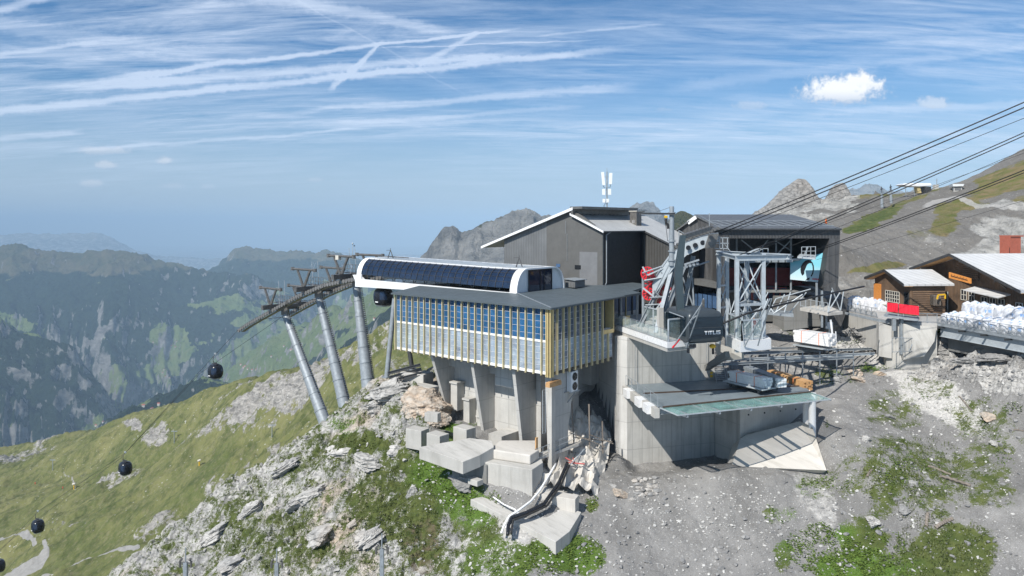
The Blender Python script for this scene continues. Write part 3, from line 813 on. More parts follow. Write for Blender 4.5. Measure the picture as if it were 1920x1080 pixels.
# ================================================================== scree hill on the right
hp = [(1575,470,118),(1600,530,112),(1650,470,130),(1700,500,122),(1750,470,128),(1850,450,135),(1920,460,135),(2000,460,135),(1600,440,140),(1575,425,150),(1600,400,185),(1650,390,210),(1700,400,190),(1750,380,205),(1800,400,180),(1850,390,170),(1920,390,165),
      (1560,400,210),(1500,425,190),(1450,430,190),(1590,372,270),(1640,366,290),(1690,370,270),(1720,365,250),(1760,360,240),(1800,346,240),(1860,314,240),(1920,283,240),(1990,246,240),(2100,190,235),(1960,340,190),(1920,360,185),(1870,350,205),(1540,380,250),
      (1480,400,260),(1430,408,255),(1380,425,240),(1300,440,220),(2050,400,150),(2100,450,125),(1290,470,150),(1400,460,140),(1500,460,135),(1600,560,108),(1750,540,112),(1900,540,112),(2050,560,105)]
hc = [at(*p) for p in hp]
for p in ((1300,440,220),(1430,408,255),(1540,380,250),(1640,366,290),(1720,365,250),(1800,346,240),(1920,283,240),(2100,190,235)):
    c = at(*p); hc.append(Vector((c.x, c.y + 40, c.z - 14))); hc.append(Vector((c.x - 10, c.y + 120, c.z - 80)))
hill_f = rbf(hc, 1.0)
th2 = np.linspace(0.20, 0.95, 420); rr2 = np.exp(np.linspace(math.log(103), math.log(380), 300))
T2, R2 = np.meshgrid(th2, rr2); HX, HYY = T2 * R2, R2
HZ = hill_f(HX, HYY)
hpx = CX + F * HX / HYY; hpy = HY - F * HZ / HYY
WH = (fbm(HX * .06, HYY * .06, 6, 79, .62) - .5) * 1.6
def blobh(px, py, rx, ry, ang=0.0, soft=0.35):
    c, s = math.cos(R(ang)), math.sin(R(ang))
    u = (hpx - px) * c + (hpy - py) * s; v = -(hpx - px) * s + (hpy - py) * c
    return 1 - sstep(np.sqrt((u / rx) ** 2 + (v / ry) ** 2) + WH, 1 - soft, 1 + soft)
hg = np.zeros_like(HX); hgr = np.zeros_like(HX); hr = np.zeros_like(HX); hpt = np.zeros_like(HX)
for px, py, rx, ry, an, v, g in ((1640,412,60,14,-25,1.0,1.),(1600,430,30,12,-20,1.,1.),(1700,380,80,7,-20,.7,.4),(1790,395,60,12,-25,.8,.1),(1870,345,70,22,-25,.85,0.),(1920,330,60,30,-20,.8,0.),(1770,415,25,30,30,.75,.3),(1640,365,60,8,0,.6,.3),(1720,445,20,40,30,.5,.3),(1640,508,50,8,-10,.9,.2),(1930,380,40,20,0,.6,0)):
    q = blobh(px, py, rx, ry, an); hg = np.maximum(hg, q * v); hgr = np.maximum(hgr, q * g)
for px, py, rx, ry, an, v in ((1850,480,90,30,-25,.75),(1760,500,60,14,-15,.7),(1900,440,60,40,0,.7),(1750,455,40,12,-10,.5),(1480,400,120,30,-30,.9),(1570,385,60,22,0,.8),(1900,390,40,16,0,.7),(1600,540,60,25,0,.5)):
    hr = np.maximum(hr, blobh(px, py, rx, ry, an) * v)
d = np.abs(hpy - np.interp(hpx.ravel(), [1700, 1790, 1830, 1880, 1960], [400, 375, 384, 388, 390]).reshape(hpx.shape))
hpt = (1 - sstep(d, 2, 5)) * sstep(hpx, 1700, 1760)
HZ = HZ + (fbm(HX * .05, HYY * .05, 6, 51) - .5) * 3.0 + hr * (ridged(HX * .12, HYY * .12, 5, 53) - .6) * 4.5 + (fbm(HX * .5, HYY * .5, 4, 57) - .5) * .8
hill = grid_mesh('scree_slope', HX, HYY, HZ, M_hill, dict(grass=hg, green=hgr, rock=hr, path=hpt), smooth=False)
tag(hill, kind='structure')
def hzz(px, py):
    i = int(np.clip(np.searchsorted(th2, (px - CX) / F), 1, len(th2) - 1))
    col = HY - F * HZ[:, i] / HYY[:, i]
    for j in range(len(rr2)):
        if col[j] <= py: return Vector((float(HX[j, i]), float(HYY[j, i]), float(HZ[j, i])))
    j = int(np.argmin(col)); return Vector((float(HX[j, i]), float(HYY[j, i]), float(HZ[j, i])))

# rocky crags on the skyline
def crag(name, prof, Yd, depth, base_py, seed, label):
    """prof: skyline pixels; a solid fin of rock of real depth round distance Yd"""
    pts = [at(px, py, Yd) for px, py in prof]
    xs_ = np.array([p.x for p in pts]); zs_ = np.array([p.z for p in pts])
    gx_ = np.linspace(xs_[0], xs_[-1], 150); gy_ = np.linspace(-depth, depth, 70)
    A, B = np.meshgrid(gx_, gy_)
    zc = np.interp(A.ravel(), xs_, zs_).reshape(A.shape)
    zb = at(0, base_py, Yd).z - 6
    fall = np.abs(B) / depth
    nz = (ridged(A * .16, B * .16 + 4, 5, seed) - .6)
    k = np.clip(1 - fall ** 1.3 + nz * .25 * np.minimum(1, fall * 4), 0, 1.05)
    C = zb + (zc - zb) * k + (ridged(A * .6, B * .6, 4, seed + 2) - .6) * 1.2 * np.minimum(1, fall * 6)
    o = grid_mesh(name, A, Yd + B, C, M_crag, dict(), smooth=False)
    tag(o, label, 'rock'); return o
mC, tC, bC = base_mat('crag_rock')
_c, _h = rock_colour(tC, tC.vm('MULTIPLY', gpos(tC), (.45, .45, .45)), 0.2)
tC.l.new(tC.mix(0.6, _c, (0.17, 0.165, 0.155)), bC.inputs['Base Color']); bC.inputs['Roughness'].default_value = .95
tC.l.new(tC.bump(_h, 0.9, .5), bC.inputs['Normal'])
M_crag = mC
crag('rock_crag', [(1385,432),(1405,405),(1440,382),(1455,368),(1470,352),(1485,342),(1496,334),(1508,336),(1514,344),(1518,362),(1530,368),(1560,385),(1580,400)], 255, 26, 430, 61, 'large leaning grey rock crag with pointed top on the skyline behind the cable hall')
crag('rock_crag', [(1545,378),(1552,366),(1558,352),(1568,345),(1580,342),(1586,346),(1587,362),(1592,374)], 262, 9, 385, 63, 'small upright block of grey rock on the skyline just right of the pointed crag')

# ================================================================== far mountains
thf = np.linspace(-0.80, 0.95, 900); rf = np.exp(np.linspace(math.log(700), math.log(48000), 620))
TF, RF = np.meshgrid(thf, rf); FX, FY = TF * RF, RF
fpx = CX + F * TF
def crest_z(pts, Ys):
    """skyline pixels -> height of the crest for every column, at distance Ys(px)"""
    xs_ = [p[0] for p in pts]; ys_ = [p[1] for p in pts]
    py = np.interp(fpx, xs_, ys_); return py
warp = (fbm(FX * .0011, FY * .0011, 4, 71) - .5)
FZ = np.full(FX.shape, -1150.0) - RF * .008 + (fbm(FX * .0004, FY * .0004, 5, 72) - .5) * 260
def ridge(pts, Yc, kn, kf, wv=0.12, seed=80, amp=1.0, spur=None):
    """a mountain ridge: crest follows the skyline at distance Yc (pixel-wise list or number)"""
    global FZ
    px = [p[0] for p in pts]
    py = np.interp(fpx, px, [p[1] for p in pts])
    Yx = np.interp(fpx, px, Yc) if isinstance(Yc, (list, tuple)) else np.full(fpx.shape, float(Yc))
    zc = -(py - HY) / F * Yx
    d = (RF - Yx)
    # spurs and gullies running down the face
    g = ridged(TF * 26 * wv * 8 + warp * 1.5, d / Yx * 2.0, 5, seed, .55) - .62
    k = np.where(d < 0, kn, kf)
    z = zc - np.abs(d) * k * (1 + g * .85) + g * amp * Yx * .034 * np.clip(np.abs(d) / (Yx * .04), 0, 1)
    inside = (fpx >= px[0]) & (fpx <= px[-1])
    edge_ = np.minimum(fpx - px[0], px[-1] - fpx)
    z = z - np.where(edge_ < 0, np.abs(edge_) / F * Yx * .8, 0)
    FZ = np.maximum(FZ, z)
ridge([(-400,450),(-100,442),(0,440),(60,437),(120,438),(180,436),(212,446),(245,466),(300,478),(420,486)], 20000, .30, .3, .10, 80, .6)
ridge([(240,480),(330,487),(380,492),(500,485),(620,470),(700,478),(800,476),(1000,475)], 24000, .2, .2, .1, 81, .3)
ridge([(-400,480),(-60,470),(0,466),(20,462),(40,464),(75,471),(100,470),(150,478),(170,470),(205,464),(240,468),(300,486),(345,502),(400,506),(460,520),(560,560),(640,640)], 6600, .42, .5, .12, 82, 1.0)
ridge([(340,520),(380,500),(410,482),(440,464),(462,460),(490,464),(540,472),(580,474),(640,476),(700,492),(780,505),(900,520),(1000,540)], 8600, .33, .5, .12, 83, .8)
ridge([(-400,560),(-60,585),(0,602),(50,625),(100,650),(140,680),(200,745),(220,790),(240,830)], [4000,4000,4000,4000,4000,4000,4000,4000,4000], .55, .6, .16, 84, 1.)
ridge([(150,830),(200,780),(250,760),(300,740),(340,715),(370,705),(400,702),(440,700),(500,712),(560,700),(700,640)], [2300,2400,2500,2600,2700,2700,2700,2600,2500,2300,2000], .50, .42, .16, 85, .6)
ridge([(400,720),(450,680),(500,640),(560,600),(620,570),(700,545),(780,525),(900,500),(1000,480)], [4300,4200,4100,4000,3900,3700,3500,3300,3000], .40, .40, .16, 86, .7)
ridge([(740,560),(780,500),(796,478),(805,462),(815,450),(830,436),(850,429),(875,427),(905,424),(925,410),(945,400),(965,394),(985,386),(1000,392),(1015,402),(1040,406),(1080,405),(1130,410),(1200,415)], [2600]*19, .62, .6, .22, 87, 1.6)
ridge([(1130,430),(1160,402),(1180,388),(1195,380),(1210,377),(1225,384),(1240,402),(1260,425)], 4200, .9, .8, .25, 88, 1.4)
ridge([(1225,440),(1245,425),(1262,405),(1275,401),(1295,410),(1330,430),(1400,440)], 1300, .5, .5, .2, 89, .5)
ridge([(1560,372),(1600,356),(1630,350),(1660,353),(1700,358),(1760,366)], 5200, .6, .6, .25, 90, 1.)
FZ = FZ + (ridged(FX * .0011 + warp, FY * .0016, 5, 94, .55) - .6) * 260 * sstep(RF, 1500, 4000) * (1 - sstep(RF, 9000, 20000) * .7) * sstep(-FZ, 120, 420)
FZ = FZ + (ridged(FX * .0040, FY * .0030, 6, 91, .6) - .6) * 120 * sstep(RF, 1000, 3000) * (1 - sstep(RF, 12000, 30000) * .6) + (fbm(FX * .012, FY * .012, 5, 92) - .5) * 34
# keep the valley side under the meadow
FZ = np.where((RF < 1400) & (TF < .1), np.minimum(FZ, -420 + (RF - 700) * -.2), FZ)
gyv, gxv = np.gradient(FZ)
dr = np.gradient(rf)[:, None]; dxx = RF * (thf[1] - thf[0])
slope = np.hypot(gyv / dr, gxv / dxx)
fpy = HY - F * FZ / RF
farrock = sstep(slope, .80, 1.5) * .66 + sstep(FZ, -250, 150) * .15
mm = ((fpx > 780) & (fpx < 1260) & (RF > 2000) & (RF < 5000)); farrock = np.where(mm, .62 + sstep(slope, .4, .9) * .3, farrock)
mm = ((fpx > 1550) & (RF > 4000)); farrock = np.where(mm, .9, farrock)
farrock = np.where(RF > 15000, .55, farrock)
alp = sstep(FZ, -560, -300) * .9 * (RF > 4800)
alp = np.maximum(alp, ((fpx > 1180) & (RF < 2000)) * 1.0)
alp = np.where((fpx > 780) & (fpx < 1100) & (RF > 2000) & (RF < 3600), .75, alp)
WF = (fbm(FX * .0048, FY * .0048, 6, 76, .62) - .5) * 2.8
def blobf(px, py, rx, ry, ang=0.0, soft=0.35):
    c, s = math.cos(R(ang)), math.sin(R(ang))
    u = (fpx - px) * c + (fpy - py) * s; v = -(fpx - px) * s + (fpy - py) * c
    return 1 - sstep(np.sqrt((u / rx) ** 2 + (v / ry) ** 2) + WF, 1 - soft, 1 + soft)
mead = np.full(FX.shape, .18) + (1 - sstep(slope, .12, .40)) * .12
for px, py, rx, ry, an, v in ((320,650,40,26,25,.95),(300,700,50,14,0,.95),(215,700,30,14,-20,.9),(225,730,25,22,40,.85),(310,765,38,16,0,1.),(240,790,30,10,-10,.95),(330,795,40,12,0,.95),(180,790,25,8,-40,.9),(500,650,95,30,-25,1.3),(450,690,80,24,-10,1.3),(560,640,80,34,-20,1.3),(640,590,80,26,-30,1.2),
      (700,580,50,14,-20,1.),(470,600,40,12,-20,.7),(430,570,60,14,0,.65),(600,540,60,10,0,.5),(20,600,60,10,20,.8),(20,805,25,14,20,.9),(390,640,40,14,-20,.8),(460,705,30,8,0,1.)):
    mead = np.maximum(mead, blobf(px, py, rx * 1.15, ry * 1.15, an) * v * 1.05)
mount = grid_mesh('mountains', FX, FY, FZ, M_far, dict(rock=farrock, alpine=alp.astype(float), meadow=mead), smooth=True)
tag(mount, kind='structure')
base = MB(); base.box(-60000, 60000, -3000, 60000, -1900, -1850)
o = base.build('valley_floor', M_far); tag(o, kind='structure')
# ------------------------------------------------------------------ haze
hb = MB(); hb.box(-62000, 62000, -4000, 62000, -2000, 460)
m = bpy.data.materials.new('haze'); m.use_nodes = True; m.node_tree.nodes.clear()
t = NT(m.node_tree); mo = t.new('ShaderNodeOutputMaterial'); pv = t.new('ShaderNodeVolumePrincipled')
pv.inputs['Color'].default_value = (0.54, 0.76, 0.97, 1); pv.inputs['Density'].default_value = 0.72e-4
pv.inputs['Anisotropy'].default_value = -0.3
t.l.new(pv.outputs[0], mo.inputs['Volume'])
o = hb.build('haze', m); tag(o, kind='stuff')
# ================================================================== A. glazed building with gold fins
m_ = MATS
ZT, ZB, ZM = -7.98, -14.45, -11.25
LB, LA = 22.3, 11.1
gs = thing('glazed_building', gl(0, 0, ZB), 'long glass building with gold vertical fins and dark roof on concrete fin walls', 'building')
def glbox(mb, a0, a1, b0, b1, z0, z1, mi=0):
    c = gl((a0 + a1) / 2, (b0 + b1) / 2, (z0 + z1) / 2)
    return mb.obox(c, gV * (a1 - a0), gU * (b1 - b0), (0, 0, z1 - z0), mi)
mb = MB(); glbox(mb, .12, LA, .12, LB, ZB - .05, ZB + .30)
mb.build('floor_slab', m_['steel_dark'], gs)
mb = MB(); glbox(mb, .25, LA, .25, LB - .2, ZB + .304, ZB + .36)
mb.build('lower_floor', m_['concrete_pale'], gs)
mb = MB(); glbox(mb, .22, 4.2, .22, LB - .2, ZM - .16, ZM + .16); glbox(mb, 4.21, LA, .22, LB - .2, ZM - .15, ZM + .15)
mb.build('upper_floor', m_['white_paint'], gs)
mb = MB(); glbox(mb, 5.2, 5.4, 1.0, LB - .2, ZB + .37, ZM - .17); glbox(mb, 5.2, LA, LB - .28, LB - .1, ZB + .37, ZT - .3)
mb.build('inner_wall', m_['white_paint'], gs)
mb = MB(); glbox(mb, 4.4, 4.6, 1.0, LB - .3, ZM + .17, ZT - .2)
mb.build('upper_inner_wall', m_['glass_upper'], gs)
mb = MB(); glbox(mb, LA - .2, LA - .02, .3, 8, ZB + .37, ZM - .17); glbox(mb, LA - 2.6, LA - .2, 4.8, 5.0, ZM + .17, ZT - .1)
mb.build('end_wall', m_['concrete_v'], gs)
# window bays on the valley side: pane field, muntins
NB = 23; bw = LB / NB
def window(face, i, b0, b1, z0, z1, mat_g, rows, nm, mid=False):
    """one glazed bay; face 'u' = along the long side, 'v' = along the short side"""
    off = .10
    P = (lambda s, z, d=0: gl(off + d, s, z)) if face == 'u' else (lambda s, z, d=0: gl(s, off + d, z))
    mb = MB(); t = .03
    n = (gV if face == 'u' else gU) * t
    mb.obox((P(b0, z0) + P(b1, z1)) / 2, P(b1, z0) - P(b0, z0), n, (0, 0, z1 - z0))
    w_ = mb.build(nm, mat_g, gs)
    mb = MB()
    for r in range(rows + 1):
        z = z0 + (z1 - z0) * r / rows
        mb.beam(P(b0, z, -.03), P(b1, z, -.03), .016, .018)
    for b in (b0, b1): mb.beam(P(b, z0, -.03), P(b, z1, -.03), .02, .02)
    if mid:
        mb.beam(P(b0 + .10, z0, .06), P(b0 + .10, z1, .06), .10, .14)
    mb.build('glazing_bar', m_['white_paint'], w_)
for i in range(NB):
    b0, b1 = i * bw + .05, (i + 1) * bw - .05
    window('u', i, b0, b1, ZM + .02, ZT - .12, m_['glass_upper'], 5, 'upper_window')
    window('u', i, b0, b1, ZB + .30, ZM - .02, m_['glass_lower'], 5, 'lower_window', i % 2 == 0)
NV = 9; vw = (LA - 2.2) / NV
for i in range(NV):
    a0, a1 = i * vw + .05, (i + 1) * vw - .05
    window('v', i, a0, a1, ZM + .02, ZT - .12, m_['glass_shade'], 5, 'upper_window')
    window('v', i, a0, a1, ZB + .30, ZM - .02, m_['glass_lower'], 5, 'lower_window')
for a0, a1 in ((LA - 2.15, LA - 1.2), (LA - 1.1, LA - .1)):
    window('v', 0, a0, a1, ZB + .30, ZM - .35, m_['glass_lower'], 4, 'lower_window')
def fin(P, d, z0=ZB - .05, z1=ZT + .02):
    mb = MB(); mb.obox((P(z0) + P(z1)) / 2, d[0] * .11, d[1] * .22, (0, 0, z1 - z0))
    mb.build('fin', m_['cream_gold'], gs)
for i in range(1, NB + 1):
    fin(lambda z, b=i * bw: gl(-.10, b, z), (gU, gV))
for i in range(1, NV + 1):
    fin(lambda z, a=i * vw: gl(a, -.10, z), (gV, gU))
fin(lambda z: gl(LA - 1.15, -.10, z), (gV, gU), ZB - .05, ZM - .3)
for q in ((-.12, -.12), (-.12, .16), (.16, -.12), (.30, -.12), (-.12, .36)):
    mb = MB(); c0 = gl(q[0], q[1], ZB - .15); c1 = gl(q[0], q[1], ZT + .02)
    mb.obox((c0 + c1) / 2, gU * .13, gV * .13, (0, 0, c1.z - c0.z)); mb.build('corner_fin', m_['gold'], gs)
# gold lined recess with the open balcony
mb = MB(); glbox(mb, LA - 2.1, LA + .02, 2.2, 2.35, ZM + .12, ZT - .1); glbox(mb, LA - .08, LA + .04, -.1, 2.2, ZM - .3, ZT - .1)
glbox(mb, LA - 2.1, LA, .1, 2.2, ZM - .32, ZM - .18); glbox(mb, LA - 2.15, LA - .1, -.12, 0.05, ZM - .32, ZM + .10)
mb.build('recess_lining', m_['gold'], gs)
mb = MB(); glbox(mb, LA - 1.2, LA - .75, .5, .9, ZM + .1, ZT - .1); glbox(mb, LA - 1.9, LA - 1.3, 2.1, 2.18, ZM + .3, ZT - .6)
mb.build('recess_post', m_['navy_board'], gs)
mb = MB(); mb.beam(gl(.05, .3, ZM), gl(.05, LB - .1, ZM), .06, .22); mb.build('transom', m_['white_paint'], gs)
mb = MB(); mb.beam(gl(.06, .3, ZB + .16), gl(.06, LB - .1, ZB + .16), .05, .26); mb.build('transom', m_['white_paint'], gs)
# items seen through the glass
for bb, ww, hh, mm in ((12.0, 1.6, 1.5, 'cardboard'), (15.5, 2.6, 1.0, 'cardboard'), (19.0, 1.6, 1.1, 'cardboard'), (9.6, .8, 1.9, 'blue_box'), (3.0, 1.0, 2.2, 'white_paint'), (1.2, .9, 2.2, 'white_paint'), (5.0, .8, 2.3, 'white_paint'), (7.2, 1.4, .5, 'steel_dark')):
    mb = MB(); glbox(mb, 2.6, 3.6, bb, bb + ww, ZB + .37, ZB + .37 + hh)
    for k in range(3): glbox(mb, 2.57, 3.63, bb - .02, bb + ww + .02, ZB + .5 + k * hh / 3, ZB + .54 + k * hh / 3)
    o = mb.build('storage_crate' if mm in ('cardboard', 'blue_box') else 'storage_cabinet', m_[mm])
    lab = {12.0: 'pinkish cardboard crate behind the lower glass, near the middle of the gold finned building', 15.5: 'long low pinkish crate behind the lower glass, left of the taller pinkish one', 19.0: 'pinkish crate behind the lower glass, nearest the far left end',
           9.6: 'bright blue upright container behind the lower glass of the gold finned building', 3.0: 'white cabinet behind the lower glass, second from the gold corner', 1.2: 'white cabinet behind the lower glass, closest to the gold corner', 5.0: 'white cabinet behind the lower glass, third and tallest from the gold corner', 7.2: 'low dark machine on the floor behind the lower glass left of the white cabinets'}[bb]
    tag(o, lab, 'cabinet' if bb in (3.0, 1.2, 5.0) else ('machine' if bb == 7.2 else 'crate'))
    if bb == 7.2: o.name = 'floor_machine'
# roof: sloping apron, flat part behind
RA = [gl(-.45, -.45, ZT + .06), gl(-.45, LB + .3, ZT + .06), gl(4.0, LB + .3, ZT + .62), gl(4.0, 7.4, ZT + .62)]
RB = [gl(-.45, -.45, ZT + .06), gl(4.0, 7.4, ZT + .62), gl(12.8, 7.4, ZT + .62), gl(12.8, -.45, ZT + .20)]
mb = MB(); mb.slab(RA, .16); mb.slab(RB, .16)
glbox(mb, 4.0, 12.8, 7.41, LB + .3, ZT + .40, ZT + .60)
rf_ = mb.build('roof', m_['roof_dark'], gs)
mb = MB(); mb.beam(gl(-.47, -.47, ZT + .10), gl(4.0, 7.4, ZT + .66), .12, .05)
mb.build('hip_flashing', m_['galv'], rf_)
mb = MB(); mb.beam(gl(-.5, -.5, ZT - .03), gl(-.5, LB + .3, ZT - .03), .10, .16); mb.beam(gl(-.5, -.5, ZT - .03), gl(12.8, -.5, ZT + .11), .10, .14)
mb.build('gutter', m_['roof_dark'], rf_)

# flat link roof and the wall with windows below it
lr = thing('link_building', gl(18, 0, ZB), 'low flat roofed link with dark windows between glazed building and tramway tower', 'building')
mb = MB(); mb.slab([gl(12.85, -.2, ZT + .22), gl(12.85, 12.5, ZT + .66), gl(18, 5.85, ZT + .66), gl(24.5, 5.6, ZT + .6), gl(24.5, 3.0, ZT + .45), gl(17.2, 1.2, ZT + .34), gl(16.6, -.2, ZT + .24)], .22)
mb.build('roof', m_['roof_dark'], lr)
mb = MB(); glbox(mb, 13.2, 24.3, 4.6, 4.9, ZM - .1, ZT + .1); glbox(mb, 14, 24, 4.8, 6, ZB - 4, ZM)
mb.build('wall', m_['concrete_v'], lr)
for k in range(7):
    mb = MB(); glbox(mb, 13.6 + k * 1.5, 14.9 + k * 1.5, 4.50, 4.56, ZM + .6, ZT - .35)
    w_ = mb.build('window', m_['window_blue'], lr)
    mb = MB(); glbox(mb, 13.5 + k * 1.5, 13.6 + k * 1.5, 4.40, 4.58, ZM + .1, ZT + .1); mb.build('frame', m_['gold'] if k % 2 else m_['steel_dark'], w_)
mb = MB(); glbox(mb, 12.9, 24.3, -.1, 4.5, ZM - .2, ZM - .02); mb.build('terrace', m_['concrete_pale'], lr)
for a in (12.95, 16.2, 20):
    mb = MB(); glbox(mb, a, a + .12, .1, .22, ZM, ZT + .15); mb.build('post', m_['galv'], lr)
mb = MB(); glbox(mb, 13.0, 14.2, -.05, .05, ZM, ZM + .9); glbox(mb, 14.6, 15.6, .6, .7, ZM, ZM + 1.0); mb.build('parapet_panel', m_['gold'], lr)

# ================================================================== B. gondola station canopy
st = thing('gondola_station', gl(8.3, 7.5, ZT + .6), 'white barrel shaped gondola station with dark curved glazing and glass door', 'station')
S0, S1, SW, SH = 7.49, 34.9, 8.6, 2.65
zb0 = ZT + .52
def prof(u, tz=0.0, inset=0.0):
    """cross-section point, u 0..1 from valley side foot over the top to the hill side foot"""
    q = 1.9
    if u < .36:
        t = u / .36 * math.pi / 2
        return (4.0 + q - (q - inset) * math.cos(t), zb0 + (SH - inset) * math.sin(t) ** .9 + tz)
    if u > .64:
        t = (1 - u) / .36 * math.pi / 2
        return (4.0 + SW - q + (q - inset) * math.cos(t), zb0 + (SH - inset) * math.sin(t) ** .9 + tz)
    k = (u - .36) / .28
    return (4.0 + q + (SW - 2 * q) * k, zb0 + SH - inset + tz)
def shell(b0, b1, u0, u1, n, inset=0, nb=1, tz=lambda b: 0):
    vs, fs = [], []
    for j in range(nb + 1):
        b = b0 + (b1 - b0) * j / nb
        for i in range(n + 1):
            a, z = prof(u0 + (u1 - u0) * i / n, tz(b), inset); vs.append(gl(a, b, z))
    for j in range(nb):
        for i in range(n):
            k = j * (n + 1) + i; fs.append((k, k + 1, k + n + 2, k + n + 1))
    return vs, fs
tz = lambda b: max(0, (b - 12) / 23) * .35
def shell_mesh(b0, b1, u0, u1, n, th_=.08, nb=1, mats=None, name='shell', parent=None, tzz=tz):
    vs, fs = shell(b0, b1, u0, u1, n, 0, nb, tzz); vi, fi = shell(b0, b1, u0, u1, n, th_, nb, tzz)
    mb = MB(); mb.add(vs, [f[::-1] for f in fs]); mb.add(vi, fi)
    N = n + 1
    e = []
    for i in range(n): e += [(i, i + 1, len(vs) + i + 1, len(vs) + i)]
    k = nb * N
    for i in range(n): e += [(k + i + 1, k + i, len(vs) + k + i, len(vs) + k + i + 1)]
    for j in range(nb): e += [(j * N, len(vs) + j * N, len(vs) + (j + 1) * N, (j + 1) * N), (j * N + n, (j + 1) * N + n, len(vs) + (j + 1) * N + n, len(vs) + j * N + n)]
    mb.f += e; mb.mi += [0] * len(e)
    return mb.build(name, mats, parent, smooth=2)
top = shell_mesh(S0 + 1.0, S1 - 1.0, .30, .66, 14, .10, 10, m_['white_paint'], 'roof_shell', st)
mb = MB()
for j in range(16): mb.beam(gl(5.7, S0 + 1.5 + j * 1.6, zb0 + SH + .03 + tz(S0 + 1.5 + j * 1.6)), gl(9.8, S0 + 1.5 + j * 1.6, zb0 + SH + .03 + tz(S0 + 1.5 + j * 1.6)), 1.45, .03)
mb.build('roof_sheet', m_['galv_light'], st)
shell_mesh(S0, S0 + 1.0, 0, 1, 40, .16, 1, m_['white_paint'], 'arch_frame', st)
far_arch = shell_mesh(S1 - 1.0, S1, 0, 1, 40, .16, 1, m_['white_paint'], 'arch_frame', st)
back = shell_mesh(S0 + 1.0, S1 - 1.0, .66, 1, 14, .10, 4, m_['white_paint'], 'rear_shell', st)
# curved glazing: each strip of panes between two ribs is one pane part
NPN = 24; pw = (S1 - S0 - 2.0) / NPN
for j in range(NPN):
    b0 = S0 + 1.0 + j * pw
    p_ = shell_mesh(b0 + .03, b0 + pw - .03, .045, .295, 8, .05, 1, m_['glass_dark'], 'window_pane', st, lambda b: tz(b) - .04)
mb = MB()
for j in range(NPN + 1):
    b0 = S0 + 1.0 + j * pw
    pts = []
    for i in range(9):
        a, z = prof(.045 + .25 * i / 8, tz(b0)); pts.append(gl(a - .02, b0, z + .01))
    for p, q in zip(pts[:-1], pts[1:]): mb.beam(p, q, .045, .05)
for u in (.10, .155, .21, .26):
    for j in range(0, NPN, 4):
        b0, b1 = S0 + 1.0 + j * pw, S0 + 1.0 + min(NPN, j + 4) * pw
        a, z = prof(u, tz(b0)); a1, z1 = prof(u, tz(b1)); mb.beam(gl(a - .015, b0, z), gl(a1 - .015, b1, z1), .03, .03)
mb.build('glazing_rib', m_['steel_dark'], st)
mb = MB()
mb.add(*[[gl(3.9, S0, zb0 - .25), gl(3.9, S1 + .15, zb0 - .75), gl(3.9, S1 + .15, zb0 + .30), gl(3.9, S0, zb0 + .12), gl(4.15, S0, zb0 - .25), gl(4.15, S1 + .15, zb0 - .75), gl(4.15, S1 + .15, zb0 + .30), gl(4.15, S0, zb0 + .12)],
        [(0, 1, 2, 3)[::-1], (4, 5, 6, 7), (3, 2, 6, 7)[::-1], (0, 1, 5, 4), (1, 2, 6, 5), (0, 3, 7, 4)]])
mb.build('skirt_band', m_['white_paint'], st)
mb = MB()
mb.prism([gl(4.2, LB + .4, zb0 - .1), gl(4.2, S1, zb0 - .2), gl(12.4, S1, zb0 - .2), gl(12.4, LB + .4, zb0 - .1)], (0, 0, -.5))
mb.build('underside', m_['white_paint'], st)
# near end: white end wall with a dark glass double door
pe = [gl(prof(u)[0], S0 + .35, prof(u)[1] - .03) for u in [i / 24 for i in range(25)]]
mb = MB(); mb.prism(pe, gU * .1); mb.build('end_panel', m_['white_panel'], st)
mb = MB(); glbox(mb, 6.3, 10.4, S0 + .22, S0 + .30, zb0 + .04, zb0 + 2.40); dr_ = mb.build('glass_door', m_['glass_dark'], st)
mb = MB()
for a in (6.3, 8.3, 9.0, 10.4): glbox(mb, a - .04, a + .04, S0 + .16, S0 + .22, zb0 + .04, zb0 + 2.40)
glbox(mb, 6.26, 10.44, S0 + .15, S0 + .21, zb0 + 2.36, zb0 + 2.44)
mb.build('frame', m_['black'], dr_)
mb = MB()
mb.ball(gl(7.1, S0 + .9, zb0 + 1.2), .55, sc3=(1, .5, 1)); mb.beam(gl(6.6, S0 + .8, zb0 + .3), gl(7.6, S0 + .8, zb0 + 1.8), .15, .15)
mb.build('drive_wheel_cover', m_['red'], st)
mb = MB()   # machinery seen through the glazing
for j in range(40):
    b = S0 + 2 + j * .62; c = gl(5.9, b, zb0 + .9 + .25 * (j % 2))
    mb.tube(c - gV * .1, c + gV * .1, .26, n=10)
mb.beam(gl(5.9, S0 + 2, zb0 + .55), gl(5.9, S1 - 3, zb0 + .55), .2, .25)
for j in range(12): b = S0 + 2.5 + j * 2; mb.beam(gl(6.0, b, zb0 + .1), gl(6.6, b + .9, zb0 + 2.2), .12, .12); mb.beam(gl(6.0, b + 1.8, zb0 + .1), gl(6.6, b + .9, zb0 + 2.2), .12, .12)
mb.build('drive_machinery', m_['galv'], st)
mb = MB()
for j in (3, 7, 8, 13, 19, 22): mb.beam(gl(6.1, S0 + j, zb0 + .7), gl(6.1, S0 + j + 1.6, zb0 + .7), .3, .4)
mb.build('motor_cover', m_['red'], st)
